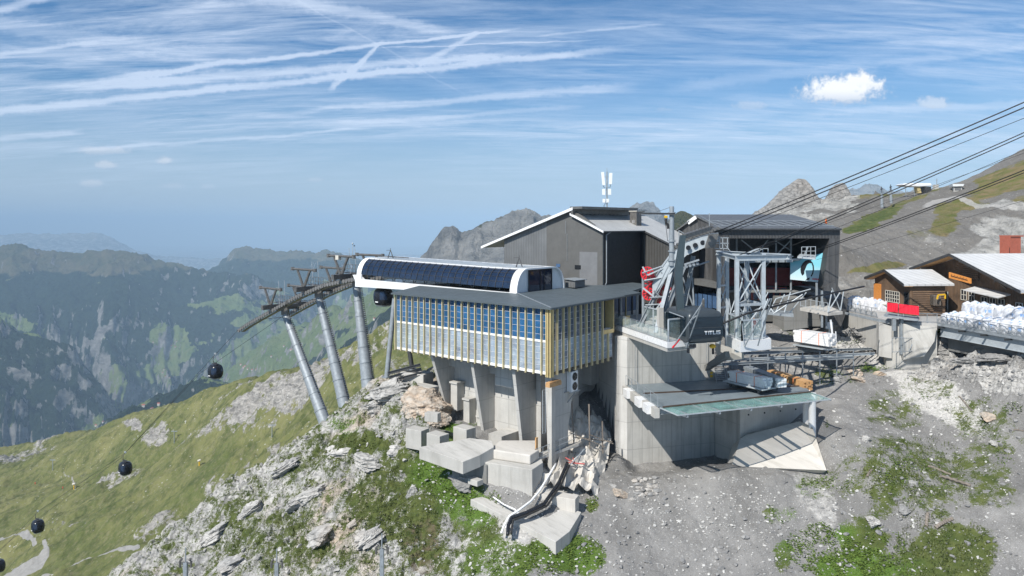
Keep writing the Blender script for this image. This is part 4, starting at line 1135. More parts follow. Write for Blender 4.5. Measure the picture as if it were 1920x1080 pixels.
for bq, lab in ((S1 - 3.5, 'left'), (S0 + 2.0, 'right')):
    mb = MB(); zt_ = zb0 + SH + tz(bq); c = gl(6.8, bq, zt_)
    for da in (-.5, .5):
        mb.tube(c + gU * da, c + Vector((0, 0, 1.1)), .04, n=6); mb.tube(c + gV * da, c + Vector((0, 0, 1.1)), .04, n=6)
    mb.tube(c + Vector((0, 0, 1.1)), c + gU * .8 + Vector((0, 0, 1.05)), .03, n=6); mb.tube(c + Vector((0, 0, .9)), c + Vector((0, 0, 1.35)), .03, n=6)
    if lab == 'left': mb.beam(c + gU * 3 + Vector((0, 0, .30)), c - gU * 3.5 + Vector((0, 0, .2)), .12, .10)
    mb.build('roof_bracket', m_['steel_dark'], st)
mb = MB(); mb.prism([gl(4.2, S1 - .1, zb0 + .1), gl(4.2, S1 + 1.1, zb0 + .75), gl(4.2, S1 + .2, zb0 - .45)], gV * 1.2); mb.build('entry_funnel', m_['white_paint'], st)
# roof vent box beside the station
vb = thing('vent_box', gl(14.5, 7.5, ZT + .6), 'small grey slatted box on the flat roof beside the station door', 'vent')
mb = MB(); glbox(mb, 13.4, 15.4, 6.6, 8.0, ZT + .62, ZT + 1.45); mb.build('casing', m_['rib_u'], vb)
mb = MB(); mb.slab([gl(13.2, 6.4, ZT + 1.5), gl(13.2, 8.2, ZT + 1.62), gl(15.6, 8.2, ZT + 1.62), gl(15.6, 6.4, ZT + 1.5)], .06); mb.build('lid', m_['galv'], vb)

# ================================================================== C. dark gable building behind
C0 = Vector((10.85, 85.5, 0))
def cl(s, t, z):
    v = C0 + gU * s + gV * t; return Vector((v.x, v.y, z))
gb = thing('gable_hall', cl(4, 0, ZT + .6), 'grey gabled station hall with corrugated walls and pale metal roof', 'building')
zb = ZT - 4
def wallpoly(mb, pts, ext): mb.prism(pts, ext)
mb = MB(); mb.prism([cl(0, 0, zb), cl(0, 0, -.85), cl(4.29, 0, 1.75), cl(8.44, 0, .36), cl(8.44, 0, zb)], gV * .3); mb.build('wall', m_['plaster_dark'], gb)
mb = MB(); mb.prism([cl(8.46, .06, zb), cl(8.46, .06, .34), cl(15.65, .06, -2.1), cl(15.65, .06, zb)], gV * .25); mb.build('corrugated_wall', m_['rib_u'], gb)
mb = MB(); mb.prism([cl(15.64, .32, zb), cl(15.64, .32, -2.1), cl(15.64, 17, -2.1), cl(15.64, 17, zb)], gU * -.2); mb.build('side_wall', m_['rib_u'], gb)
mb = MB(); mb.prism([cl(.02, .31, zb), cl(.02, .31, -.86), cl(.02, 9.4, -.86), cl(.02, 9.4, zb)], gU * .25); mb.build('dark_wall', m_['navy_board'], gb)
mb = MB(); mb.prism([cl(.0, 9.42, zb), cl(.0, 9.42, -.9), cl(-4.2, 9.42, -2.6), cl(-4.2, 9.42, zb)], gV * .25)
mb.build('wing_wall', m_['rib_dark'], gb)
mb = MB(); mb.prism([cl(-4.2, 9.68, zb), cl(-4.2, 9.68, -2.7), cl(-4.2, 17, -2.7), cl(-4.2, 17, zb)], gU * .2); mb.build('wing_side_wall', m_['rib_dark'], gb)
mb = MB(); mb.prism([cl(.0, 17, zb), cl(.0, 17, -.9), cl(4.3, 17, 1.0), cl(15.6, 17, -2.4), cl(15.6, 17, zb)], gV * .2); mb.prism([cl(-.02, 17, zb), cl(-.02, 17, -.9), cl(-4.1, 17, -2.7), cl(-4.1, 17, zb)], gV * .2); mb.build('rear_wall', m_['rib_dark'], gb)
# roofs
mb = MB(); mb.slab([cl(4.0, -.5, 2.05), cl(19.2, -.5, -3.02), cl(19.2, 17.4, -3.02), cl(4.0, 17.4, 2.05)], .22); r1 = mb.build('roof', m_['roof_metal'], gb)
mb = MB(); mb.prism([cl(4.0, -.52, 2.07), cl(19.3, -.52, -3.04), cl(19.3, -.52, -3.34), cl(4.0, -.52, 1.72)], gV * -.08); mb.build('bargeboard', m_['white_paint'], r1)
mb = MB(); mb.slab([cl(4.4, -.4, 1.30), cl(-.35, -.4, -.84), cl(-.35, 9.25, -.84), cl(-4.9, 9.25, -2.85), cl(-4.9, 17.4, -2.85), cl(4.4, 17.4, 1.30)], .16); r2 = mb.build('roof', m_['roof_metal'], gb)
mb = MB(); mb.prism([cl(4.5, -.42, 1.36), cl(-.4, -.42, -.84), cl(-.4, -.42, -1.06), cl(4.5, -.42, 1.08)], gV * -.07); mb.build('bargeboard', m_['white_paint'], r2)
mb = MB(); mb.beam(cl(-.42, -.45, -.93), cl(-.42, 9.3, -.93), .14, .16); mb.beam(cl(-.42, 9.2, -1.0), cl(-4.9, 9.2, -2.95), .10, .2); mb.build('gutter', m_['steel_dark'], r2)
mb = MB()
for k in range(11): c = cl(4.1 + 0, .3 + k * .9, 1.22); mb.obox(c + gU * -.35, gU * .12, gV * .25, (0, 0, .12))
mb.build('snow_stop', m_['steel_dark'], r2)
mb = MB()
mb.obox((cl(4.15, -.55, 1.55) + cl(4.15, 12.6, 1.55)) / 2, gU * .3, gV * 13.1, (0, 0, .7)); mb.obox((cl(3.5, -.5, 2.0) + cl(3.5, 12.6, 2.0)) / 2, gU * 1.8, gV * 13.2, (0, 0, .30)); mb.build('ridge_monitor', m_['steel_brown'], gb)
mb = MB(); mb.obox((cl(1.2, -.012, -3.6) + cl(2.9, -.012, -3.6)) / 2 + Vector((0, 0, -1.8)), gU * 2.6, gV * .02, (0, 0, 4.0)); mb.build('wall_patch', m_['plaster_patch'], gb)
mb = MB(); mb.obox(cl(3.6, -.03, -5.3), gU * .9, gV * .06, (0, 0, .5)); mb.build('window', m_['window_dark'], gb)
mb = MB(); mb.obox(cl(6.6, -.03, -5.2), gU * .6, gV * .06, (0, 0, .4)); mb.build('window', m_['window_blue'], gb)
mb = MB(); mb.tube(cl(-.15, .6, -1.3), cl(-.15, .6, ZT + .9), .07, n=8); mb.tube(cl(-.15, .6, -1.3), cl(-.35, 1.2, -1.0), .07, n=8); mb.tube(cl(-.15, .6, ZT + .9), cl(-.25, .2, ZT + .72), .07, n=8); mb.build('downpipe', m_['galv'], gb)
mb = MB(); mb.tube(cl(5.2, -.06, -1.2), cl(5.2, -.06, -4.6), .025, n=5); mb.tube(cl(5.4, -.06, .4), cl(5.4, -.06, -1.2), .025, n=5); mb.build('lightning_rod', m_['galv'], gb)
mb = MB(); mb.obox(cl(-.05, 9.1, -3), gU * .1, gV * .35, (0, 0, 4.5)); mb.build('corner_post', m_['navy_board'], gb)
# chimney
ch = thing('chimney', cl(1.3, 10.6, .1), 'square dark clad chimney standing on the pale roof of the gabled hall', 'chimney')
mb = MB(); mb.obox(cl(1.5, 10.2, .55), gU * 1.0, gV * 1.25, (0, 0, 2.2)); mb.build('shaft', m_['steel_brown'], ch)
mb = MB(); mb.obox(cl(1.5, 10.2, 1.68), gU * 1.2, gV * 1.45, (0, 0, .1)); mb.build('cap', m_['cream'], ch)
mb = MB()
for k in (-.12, .12): mb.beam(cl(1.5 - .0, 9.55, .1) + gU * k, cl(1.5, 9.55, .5) + gU * k, .05, .04)
mb.build('wall_bracket', m_['white_paint'], ch)
# aerial mast
am = thing('antenna_mast', cl(4.1, 8.0, 1.9), 'rooftop mast carrying white panel antennas in three tiers', 'antenna mast')
B_ = at(1138, 392, 94.2)
mb = MB(); mb.tube(B_ - Vector((0, 0, .8)), B_ + Vector((0, 0, 4.9)), .10, .08); mb.tube(B_ + Vector((0, 0, 4.9)), B_ + Vector((0, 0, 5.4)), .03, .02)
mb.build('pole', m_['galv'], am)
for px, py, hh, ww, tilt in ((1131, 335, 1.75, .40, -.10), (1145, 335, 1.5, .42, .04), (1132, 360, .8, .42, 0), (1143, 360, .8, .42, 0), (1132.5, 376.5, .5, .38, 0), (1139.5, 376.5, .5, .38, 0)):
    c = at(px, py, 94.0); mb = MB(); up = Vector((tilt, 0, 1)).normalized()
    mb.obox(c, (ww, 0, 0), (0, .22, 0), up * hh); mb.build('panel_antenna', m_['white_panel'], am, bevel=.03)
    mb = MB(); mb.beam(c + up * .3, B_ + Vector((0, 0, c.z - B_.z + .2)), .05, .05); mb.build('bracket', m_['galv'], am)
mb = MB(); mb.path([at(1131, 348, 94), at(1133, 352, 94.1), at(1137, 351, 94.15), at(1137.5, 372, 94.2), at(1134, 384, 94.1), at(1132, 386, 94.0), at(1134, 390, 94.1)], .03); mb.path([at(1145, 346, 94), at(1144, 351, 94.1), at(1140, 351, 94.15)], .03); mb.build('cable_loop', m_['black'], am)
# ================================================================== D. concrete substructure below the glazed building
cs = thing('concrete_substructure', gl(5, 10, -21), 'grey board marked concrete walls and slanted fins carrying the glazed building', 'concrete structure')
zt = ZB - .06
mb = MB(); glbox(mb, 4.2, 11, 4.4, 17.5, -25, zt); mb.build('core_wall', m_['concrete_u'], cs)
mb = MB(); glbox(mb, 3.4, 4.19, 8.5, 17.5, -16.2, zt - .01); mb.build('beam', m_['concrete_u'], cs)
mb = MB(); glbox(mb, 2.9, 4.18, 5.0, 9.6, -17.2, zt - .02); mb.build('bracket', m_['concrete_u'], cs)
mb = MB(); glbox(mb, 11.01, 17, 6.0, 6.5, -25, zt); mb.build('side_wall', m_['concrete_v'], cs)
# slanted fins: wide at the top, narrow at the foot
for b, foot, top_a, fa in ((17.0, -20.6, .7, 3.4), (10.8, -22.8, .7, 2.9), (5.0, -23.6, .7, 2.4), (1.0, -24.0, 1.0, 1.6)):
    mb = MB()
    mb.prism([gl(top_a, b, zt), gl(4.3, b, zt), gl(4.3, b, foot - 1.5), gl(fa, b, foot - 1.5)], gU * .40)
    mb.build('fin_wall', m_['concrete_v'], cs)
mb = MB(); glbox(mb, .9, 1.5, .5, 1.0, -25, zt); mb.build('column', m_['concrete_pale'], cs)
mb = MB(); glbox(mb, 3.7, 4.19, 6.3, 6.9, -24, -16.0); mb.build('pilaster', m_['concrete_u'], cs)
# V-shaped pier at the right
mb = MB(); mb.prism([gl(1.5, .8, zt), gl(5.4, .8, zt), gl(2.9, .8, -25), gl(2.0, .8, -25)], gU * .5); mb.build('v_pier', m_['concrete_v'], cs)
# step pilasters and blocks down the valley side
for b0, b1, a0, zz in ((15.4, 16.4, 3.0, -18.0), (13.6, 14.5, 3.1, -19.6), (11.8, 12.5, 3.2, -21.2), (9.4, 10.0, 3.3, -22.6)):
    mb = MB(); glbox(mb, a0, 4.17, b0, b1, zz - 3, zz); glbox(mb, a0 - .15, 4.16, b0 - .1, b1 + .1, zz + .004, zz + .2); mb.build('buttress', m_['concrete_pale'], cs)
mb = MB(); glbox(mb, 1.2, 4.15, 7.2, 9.0, -24, -21.9); mb.build('ledge', m_['concrete_pale'], cs)
def cblock(px, py, Y, w_, d_, h_, label, ang=139.65, mat='concrete_pale', name='concrete_block', tilt=0):
    c = at(px, py, Y); ax = Vector((math.cos(R(ang)), math.sin(R(ang)), 0)); ay = Vector((-ax.y, ax.x, 0))
    if ay.y < 0: ay = -ay
    mb = MB(); mb.obox(c + ay * (d_ / 2) - Vector((0, 0, h_ / 2)), ax * w_, ay * d_, Vector((0, 0, h_)))
    o = mb.build(name, m_[mat], bevel=.03); tag(o, label, 'concrete block' if name == 'concrete_block' else 'slab'); return o
cblock(775, 806, 73.5, 2.0, 1.4, 2.0, 'square concrete block at the left end of the terrace, beside the rocks', 150)
cblock(812, 815, 71.5, 1.9, 1.3, 1.3, 'low concrete block in the middle of the terrace row')
cblock(862, 803, 73.0, 1.9, 1.4, 1.6, 'concrete block nearest the slanted fin wall, right of the terrace row')
cblock(808, 775, 73.5, 1.5, .8, .9, 'small pale concrete block set into the orange boulder', 160)
cblock(740, 706, 86.5, 1.4, 1.4, 3.2, 'pale concrete pedestal under the round steel prop left of the building', 139.65)
def slabpoly(pts, t, name, label, cat, mat='concrete_pale'):
    mb = MB(); mb.slab([at(*p) for p in pts], t); o = mb.build(name, m_[mat], bevel=.03); return tag(o, label, cat)
slabpoly([(786,838,68.3),(868,866,65.6),(900,853,66.9),(926,838,68.3),(922,826,69.5),(880,821,70.0)], 1.15, 'terrace_slab', 'thick pale concrete terrace slab projecting over the rock below the fin walls', 'slab')
slabpoly([(882,936,66),(1042,1016,60.2),(1068,996,61.6),(1090,960,64.3),(1000,930,66.6),(930,925,67)], 1.1, 'foundation_slab', 'long low concrete foundation slab with pipes crossing it at the bottom of the building', 'slab')
# big footing block with the streaked front
fb = thing('footing_block', at(940, 940, 66), 'large streaked concrete footing block under the corner columns', 'concrete block')
q = [at(903,862,67.6), at(998,890,65.4), at(1018,872,67.4), at(1010,840,71), at(930,838,71)]
zt2 = sum(p.z for p in q) / 5
q = [Vector((p.x, p.y, zt2)) for p in q]
mb = MB(); mb.slab(q, 5.0); mb.build('block', m_['concrete_pale'], fb, bevel=.05)
q2 = [p + (q[4] - p) * .12 + (q[2] - p) * .05 + Vector((0, 0, .004)) for p in q]
mb = MB(); mb.slab([Vector((p.x, p.y, zt2 + .9)) + Vector((.2, .5, 0)) for p in q2], .89); mb.build('upper_step', m_['shotcrete'], fb, bevel=.1)
cblock(880, 868, 67.8, 3.6, 2.4, 3.4, 'rough grey concrete mass under the terrace slab, left of the footing block', 160, 'concrete_dark')
cblock(1035, 930, 65.0, 4.4, 1.2, 2.4, 'low white concrete wall right of the pipes at the foot of the building', -22, 'shotcrete')
cblock(886, 900, 66.2, 1.2, .8, .5, 'small flat concrete block in front of the big footing')
# walkway, ladder, timber, heat pump in the bay
wk = thing('walkway', at(1030, 850, 69), 'concrete walkway with thin handrail below the V shaped pier', 'walkway')
mb = MB(); mb.slab([at(1010,858,68.5), at(1085,832,71.5), at(1092,826,73), at(1012,848,70)], .25); mb.build('deck', m_['concrete_pale'], wk)
mb = MB()
rp = [at(1003,842,68.2), at(1018,838,68.7), at(1050,824,70), at(1078,812,71.3)]; fp = [at(1003,862,68.2), at(1018,857,68.7), at(1050,845,70), at(1078,833,71.3)]
for a_, b_ in zip(rp, fp): mb.tube(a_, b_, .025, n=6)
for k in (0, .5):
    for i in range(3): mb.tube(rp[i].lerp(fp[i], k), rp[i + 1].lerp(fp[i + 1], k), .025, n=6)
mb.build('railing', m_['galv'], wk)
ld = thing('wall_ladder', at(1022, 800, 69), 'galvanised ladder fixed in the slot beside the V shaped pier', 'ladder')
l0, l1 = at(1020, 812, 69.0), at(1020, 731, 69.0)
mb = MB()
for d_ in (-.22, .22): mb.tube(l0 + gV * d_, l1 + gV * d_, .025, n=6)
mb.build('stile', m_['galv_light'], ld)
mb = MB()
for k in range(16): c = l0.lerp(l1, k / 15); mb.tube(c - gV * .22, c + gV * .22, .018, n=5)
mb.build('rung', m_['galv_light'], ld)
mb = MB(); c = at(1038, 720, 68.6); mb.obox(c, gV * 1.9, gU * .5, (0, 0, .35)); mb.obox(c + Vector((0, 0, .24)), gV * 1.8, gU * .45, (0, 0, .10))
tag(mb.build('timber_formwork', m_['wood_light']), 'orange timber formwork beam wedged under the gold corner above the ladder', 'timber beam')
mb = MB(); c = at(1006, 833, 68.4); mb.obox(c, gV * .3, gU * .12, (0, 0, 1.3)); tag(mb.build('timber_plank', m_['wood_light']), 'short orange board standing upright at the column foot', 'plank')
hp_ = thing('heat_pump', at(1072, 738, 72), 'twin fan heat pump hung under the building beside the V shaped pier', 'heat pump')
c = at(1073, 714, 71.5)
mb = MB(); mb.obox(c, gV * 1.1, gU * .6, (0, 0, 2.0)); mb.build('casing', m_['white_panel'], hp_, bevel=.04)
for k in (-.48, .48):
    mb = MB(); cc = c - gU * .31 + Vector((0, 0, k)); mb.tube(cc, cc - gU * .04, .40, n=24); f_ = mb.build('fan', m_['black'], hp_)
    mb = MB()
    for j in range(5):
        aa = 2 * math.pi * j / 5; mb.beam(cc - gU * .06, cc - gU * .06 + gV * math.cos(aa) * .36 + Vector((0, 0, math.sin(aa) * .36)), .015, .05)
    mb.build('fan_blade', m_['steel_dark'], f_)
mb = MB(); mb.beam(c + Vector((0, 0, -1.05)) - gV * .9 - gU * .3, c + Vector((0, 0, -1.05)) + gV * .9 - gU * .3, .08, .1); mb.beam(c + Vector((0, 0, -1.05)) - gV * .9 + gU * .3, c + Vector((0, 0, -1.05)) + gV * .9 + gU * .3, .08, .1); mb.beam(c + Vector((0, 0, -1.1)) + gV * .8, c + Vector((0, 0, -2.0)) - gV * .8, .08, .1); mb.build('bracket', m_['galv'], hp_)
# shotcreted rock slope in the bay
mb = MB(); rs = np.random.default_rng(3)
gridp = []
for j in range(36):
    for i in range(31):
        v = j / 35; u = i / 30
        L_ = Vector(at(1000 + 60 * v, 905 - 155 * v, 66.5 + 13 * v)); R_ = Vector(at(1120 + 35 * v, 930 - 150 * v, 67 + 12.5 * v))
        if v > .8: R_ = R_.lerp(L_, (v - .8) * 1.2)
        p = L_.lerp(R_, u); p.z += (float(ridged(np.array(u * 5.), np.array(v * 7.), 5, 5, .6)) - .6) * 2.4 + (rs.random() - .5) * .12 + math.sin(u * math.pi) * .5 - .9 * v; gridp.append(p)
fs = [(j * 31 + i, j * 31 + i + 1, (j + 1) * 31 + i + 1, (j + 1) * 31 + i) for j in range(35) for i in range(30)]
mb.add(gridp, fs); n0 = len(mb.v)
tag(mb.build('sprayed_rock_slope', m_['shotcrete'], smooth=False), 'sprayed concrete slope with ribs in the bay below the gold corner', 'concrete slope')
for k, (x0, y0, Y0, x1, y1, Y1) in enumerate(((1072, 885, 70, 1106, 755, 76), (1072,830,73, 1110, 835, 75), (1138,870,70,1165,800,75))):
    pass
sf = thing('timber_scaffold', at(1100, 850, 72), 'weathered timber scaffold posts and rails on the slope beneath the building', 'scaffold')
for x0, y0, x1, y1, Y_ in ((1072,752,1076,832,72.5),(1104,758,1106,842,72.5),(1129,790,1130,850,72.8)):
    mb = MB(); mb.beam(at(x0, y0, Y_), at(x1, y1, Y_), .13, .13); mb.build('post', m_['planks_grey'], sf)
for x0, y0, x1, y1, Y_ in ((1070,812,1136,838,72.3),(1104,814,1150,832,72.4),(1075,820,1148,828,72.9)):
    mb = MB(); mb.beam(at(x0, y0, Y_), at(x1, y1, Y_), .12, .06); mb.build('rail', m_['planks_grey'], sf)
mb = MB(); mb.tube(at(1096,842,70), at(1058,884,68.5), .06, n=6); mb.tube(at(1093,843,70), at(1080,880,69.5), .04, n=6); tag(mb.build('scaffold_tube', m_['galv']), 'loose scaffold tubes leaning on the pale slope beside the pipes', 'tubes')
mb = MB(); mb.tube(at(1060,858,69.6), at(1078,868,69.4), .07, n=6); mb.tube(at(1062,867,69.4), at(1096,870,69.2), .07, n=6); mb.tube(at(1078,868,69.3), at(1074,858,69.3), .05, n=6); tag(mb.build('steel_bracket', m_['bracket_red']), 'dull red steel bracket lying on the slope beside the pipes', 'bracket')
# pipes down the slope
def gz(p, up=.1): return Vector((p.x, p.y, max(p.z, hz(p.x, p.y) + up)))
def pipe(pts, r, mat, label, n=8):
    P = [at(*p) for p in pts]; out_ = []
    for i in range(len(P) - 1):
        for k in range(6): out_.append(P[i].lerp(P[i + 1], k / 6))
    out_.append(P[-1])
    mb = MB(); mb.path(out_, r, n); return tag(mb.build('pipe', m_[mat], smooth=True), label, 'pipe')
pipe([(1064,868,68.0),(1048,905,66.0),(1020,945,63.6),(985,962,62.6),(960,970,62.2),(953,985,61.6),(952,1003,60.9)], .17, 'black', 'thick black pipe running down the slope and over the foundation slab')
pipe([(1068,872,68.0),(1054,905,66.1),(1026,948,63.6),(988,966,62.5),(962,975,62.0),(958,1000,61.0)], .10, 'rubber', 'thinner black pipe beside the thick one, on its right')
pipe([(1042,870,68.4),(1012,920,65.4),(995,940,63.9),(975,955,62.8),(955,968,62.3),(945,985,61.8),(940,1000,61.2)], .10, 'white_paint', 'white pipe running down the slope left of the black pipes')
pipe([(925,932,65.2),(945,946,64.2),(965,955,63.2),(972,962,62.6),(955,975,62.1),(948,990,61.5)], .07, 'white_paint', 'thin curved white pipe crossing the foundation slab from the left')
# round steel props under the left end
for (x0,y0,Y0,x1,y1,Y1,r,lab) in ((740,560,87,725,707,86.6,.30,'round grey steel prop standing on the pale pedestal at the left end of the building'),(766,648,86,773,692,86,.28,'second dark steel prop in the shade right of the round grey one')):
    pr = thing('steel_prop', at(x1, y1, Y1), lab, 'column')
    mb = MB(); mb.tube(at(x0, y0, Y0), at(x1, y1, Y1), r, n=16); mb.build('shaft', m_['galv'] if x0 == 740 else m_['steel_dark'], pr, smooth=2)
    mb = MB(); c = at(x1, y1, Y1); mb.obox(c, gV * .9, gU * .9, (0, 0, .12)); mb.build('base_plate', m_['galv'], pr)
gr_ = thing('steel_grillage', at(765, 700, 86), 'dark steel beams lying on the ground under the left end of the building', 'beams')
for x0,y0,x1,y1,Y_ in ((728,700,788,684,86.3),(730,708,790,692,85.6),(742,712,790,700,84.8)):
    mb = MB(); mb.ibeam(at(x0,y0,Y_), at(x1,y1,Y_-.8), .3, .36, .05); mb.build('beam', m_['steel_dark'], gr_)
cblock(772, 700, 84.5, 3.4, 2.0, 1.6, 'concrete slab edge with dark steel ends beside the first fin wall', 150)
cblock(788, 724, 82, 3.0, 1.5, 1.2, 'pale concrete kerb block directly below the dark steel beams', 139)
mb = MB(); c = at(730, 722, 85.2); mb.tube(c + Vector((0,0,-1)), c + Vector((0,0,.15)), .62, n=20); mb.tube(c + Vector((0,0,.15)), c + Vector((0,0,.22)), .68, n=20); tag(mb.build('manhole_ring', m_['concrete_pale']), 'round concrete manhole ring on the rocks left of the building', 'manhole')

# ================================================================== E. tramway tower base: concrete tower, upper platform, loading deck
ct = thing('concrete_tower', P0 + Vector((0, 0, -25)), 'tall pale concrete retaining tower beside the glazed building', 'concrete tower')
ZS = -12.0   # underside of the upper platform
mb = MB(); mb.prism([rl(.01, .01, -30), rl(10.35, .01, -30), rl(10.35, .01, ZS - .01), rl(.01, .01, ZS - .01)], rB * .8); mb.build('front_wall', m_['concrete_a'], ct)
S1_ = Vector((P0.x, P0.y, 0)) + gU * 1.55
mb = MB(); mb.prism([V3(P0, -30), V3(P0, ZS), V3(S1_, ZS), V3(S1_, -30)], gV * .8); mb.prism([V3(S1_, -30), V3(S1_, ZS - .01), V3(S1_ + gV * 9, ZS - .01), V3(S1_ + gV * 9, -30)], gU * -.6); mb.prism([rl(0.01, .82, -30), rl(0.01, .82, ZS - .02), rl(.01, 9, ZS - .02), rl(.01, 9, -30)], rA * .8); mb.build('side_wall', m_['concrete_b'], ct)
mb = MB(); mb.prism([rl(9.5, .82, -30), rl(9.5, .82, ZS - .02), rl(9.5, 9, ZS - .02), rl(9.5, 9, -30)], rA * .8); mb.build('inner_wall', m_['concrete_b'], ct)
for px, py in ((1192, 655), (1190, 704)):
    pass
mb = MB(); c = at(1191, 716, 75.4); mb.tube(Vector((c.x, c.y, -12.6)), Vector((c.x, c.y, -17)), .03, n=6); c2 = at(1325, 716, 77.6); mb.tube(Vector((c2.x, c2.y, -12.6)), Vector((c2.x, c2.y, -15)), .03, n=6); mb.build('conduit', m_['galv'], ct)
mb = MB(); c = at(1334, 699, 77.6); mb.obox(c, rA * .30, rB * .03, (0, 0, .26)); mb.obox(c - Vector((0, 0, .35)), rA * .30, rB * .03, (0, 0, .26)); mb.build('warning_plate', m_['yellow'], ct)
# upper platform (left half, with the glass screens)
up = thing('upper_platform', at(1200, 640, 72), 'white edged concrete platform with glass railing left of the cable car cabin', 'platform')
E0, E1 = at(1151, 622, 79.2), at(1251, 660, 67.0)
E0.z = E1.z = ZS
e1 = Vector((18.2, 67.9, ZS)); 
back_r = rl(5.4, .5, ZS); back_rr = rl(5.4, 6, ZS)
poly = [E0, E1, at(1304, 654, 68.7), back_r, back_rr, Vector((14.5, 84.5, ZS))]
poly = [Vector((p.x, p.y, ZS + .9)) for p in poly]
mb = MB(); mb.slab(poly, .55); 
mb.build('slab', m_['white_paint'], up)
mb = MB(); mb.slab([p + (Vector((16, 75, ZS)) - p) * .02 + Vector((0, 0, -.56)) for p in poly], .34); mb.build('slab_soffit', m_['concrete_pale'], up)
mb = MB(); mb.slab([p + (Vector((16, 76, ZS + .9)) - p) * .04 + Vector((0, 0, .02)) for p in poly], .015); mb.build('paving', m_['terrace_floor'], up)
ZF = ZS + .9
def railing(parent, pts, h, nper, name='railing', glass='glass_clear', post='galv', r=.025):
    mb = MB(); posts = []
    for (p, q) in zip(pts[:-1], pts[1:]):
        for k in range(nper): posts.append(p.lerp(q, k / nper))
    posts.append(pts[-1])
    for p in posts: mb.beam(p, p + Vector((0, 0, h)), .05, .05)
    for p, q in zip(pts[:-1], pts[1:]): mb.tube(p + Vector((0, 0, h)), q + Vector((0, 0, h)), r, n=6); mb.tube(p + Vector((0, 0, h * .08)), q + Vector((0, 0, h * .08)), r * .8, n=6)
    rl_ = mb.build(name, m_[post], parent)
    if glass:
        for (p, q) in zip(posts[:-1], posts[1:]):
            d_ = (q - p).normalized(); mb = MB(); mb.beam(p + d_ * .06 + Vector((0, 0, h * .52)), q - d_ * .06 + Vector((0, 0, h * .52)), .02, h * .82); mb.build('glass_pane', m_[glass], rl_)
    return rl_
pe0, pe1 = Vector((E0.x + .1, E0.y, ZF)), Vector((E1.x + .08, E1.y + .15, ZF))
railing(up, [pe0, pe1], 1.15, 9)
def screen(parent, p, q, h, n=2):
    mb = MB()
    for k in range(n + 1): c = p.lerp(q, k / n); mb.beam(c, c + Vector((0, 0, h)), .13, .13)
    mb.beam(p + Vector((0, 0, h)), q + Vector((0, 0, h)), .13, .13); mb.beam(p + Vector((0, 0, .1)), q + Vector((0, 0, .1)), .08, .10)
    f_ = mb.build('screen_frame', m_['galv_light'], parent)
    for k in range(n):
        a_, b_ = p.lerp(q, k / n), p.lerp(q, (k + 1) / n); d_ = (b_ - a_).normalized()
        mb = MB(); mb.beam(a_ + d_ * .09 + Vector((0, 0, h * .52)), b_ - d_ * .09 + Vector((0, 0, h * .52)), .03, h * .88); mb.build('glass_pane', m_['glass_screen'], f_)
s1 = Vector((E1.x + .15, E1.y + .25, ZF)); s2 = at(1290, 640, 68.6); s2.z = ZF; s3 = at(1208, 600, 77.0); s3.z = ZF
screen(up, s1, s2, 2.1, 1); screen(up, s2, s2.lerp(s3, .5), 2.1, 2); screen(up, s2.lerp(s3, .55), s3, 2.2, 2)
for px, Y_ in ((1238, 72.6), (1266, 69.8)):
    mb = MB(); c = at(px, 600, Y_); mb.obox(Vector((c.x, c.y, ZF + 1.3)), rA * .5, rB * .5, (0, 0, 2.6)); mb.build('door_pillar', m_['concrete_pale'], up)
# upper platform right of the cabin
rp_ = thing('right_platform', at(1400, 650, 68), 'white concrete platform with glass screens right of the cable car cabin', 'platform')
q4 = [at(1362, 640, 70.5), at(1389, 652, 66.8), at(1446, 650, 68.5), at(1428, 636, 73.5)]
q4 = [Vector((p.x, p.y, ZF + .1)) for p in q4]
mb = MB(); mb.slab(q4, 1.0); mb.build('slab', m_['white_paint'], rp_)
cen = sum(q4, Vector()) / 4
scr = [p + (cen - p) * .12 + Vector((0, 0, .02)) for p in q4]
screen(rp_, scr[0], scr[1], 2.1, 1); screen(rp_, scr[1], scr[1].lerp(scr[2], .75), 1.9, 2); screen(rp_, scr[3], scr[0], 2.1, 2)
mb = MB(); mb.beam(at(1364, 664, 73), at(1325, 690, 77.5), .5, .6); mb.build('brace', m_['concrete_dark'], rp_)
mb = MB(); mb.slab([at(1338,642,77), at(1372,652,74), at(1395,664,73), at(1350,668,76)], .5); mb.build('ledge', m_['concrete_plain'], rp_)
# slanted guide struts in front of both platforms
def struts(lst, lab):
    t_ = thing('cabin_guide', at(*lst[0][:3]), lab, 'guide frame')
    for i, (x0, y0, Y0, x1, y1, Y1, r_, mt) in enumerate(lst):
        mb = MB(); mb.tube(at(x0, y0, Y0), at(x1, y1, Y1), r_, n=8); mb.build('strut', m_[mt], t_)
struts([(1261,652,66.6,1319,565,64.5,.06,'galv'),(1287,652,67.2,1319,560,64.5,.06,'galv'),(1261,652,66.6,1274,636,66.2,.09,'red'),(1319,575,64.6,1319,562,64.4,.11,'steel_brown'),(1287,652,67.2,1296,600,66.5,.05,'galv'),(1296,600,66.5,1306,592,66.2,.06,'galv'),(1296,600,66.5,1255,585,69,.05,'galv')],
       'slanted steel guide struts with a red end left of the cable car cabin')
struts([(1396,650,66.9,1444,560,64.6,.06,'galv'),(1421,648,67.3,1447,560,64.6,.06,'galv'),(1396,650,66.9,1390,596,67.2,.05,'galv')],
       'slanted steel guide struts in front of the right platform')

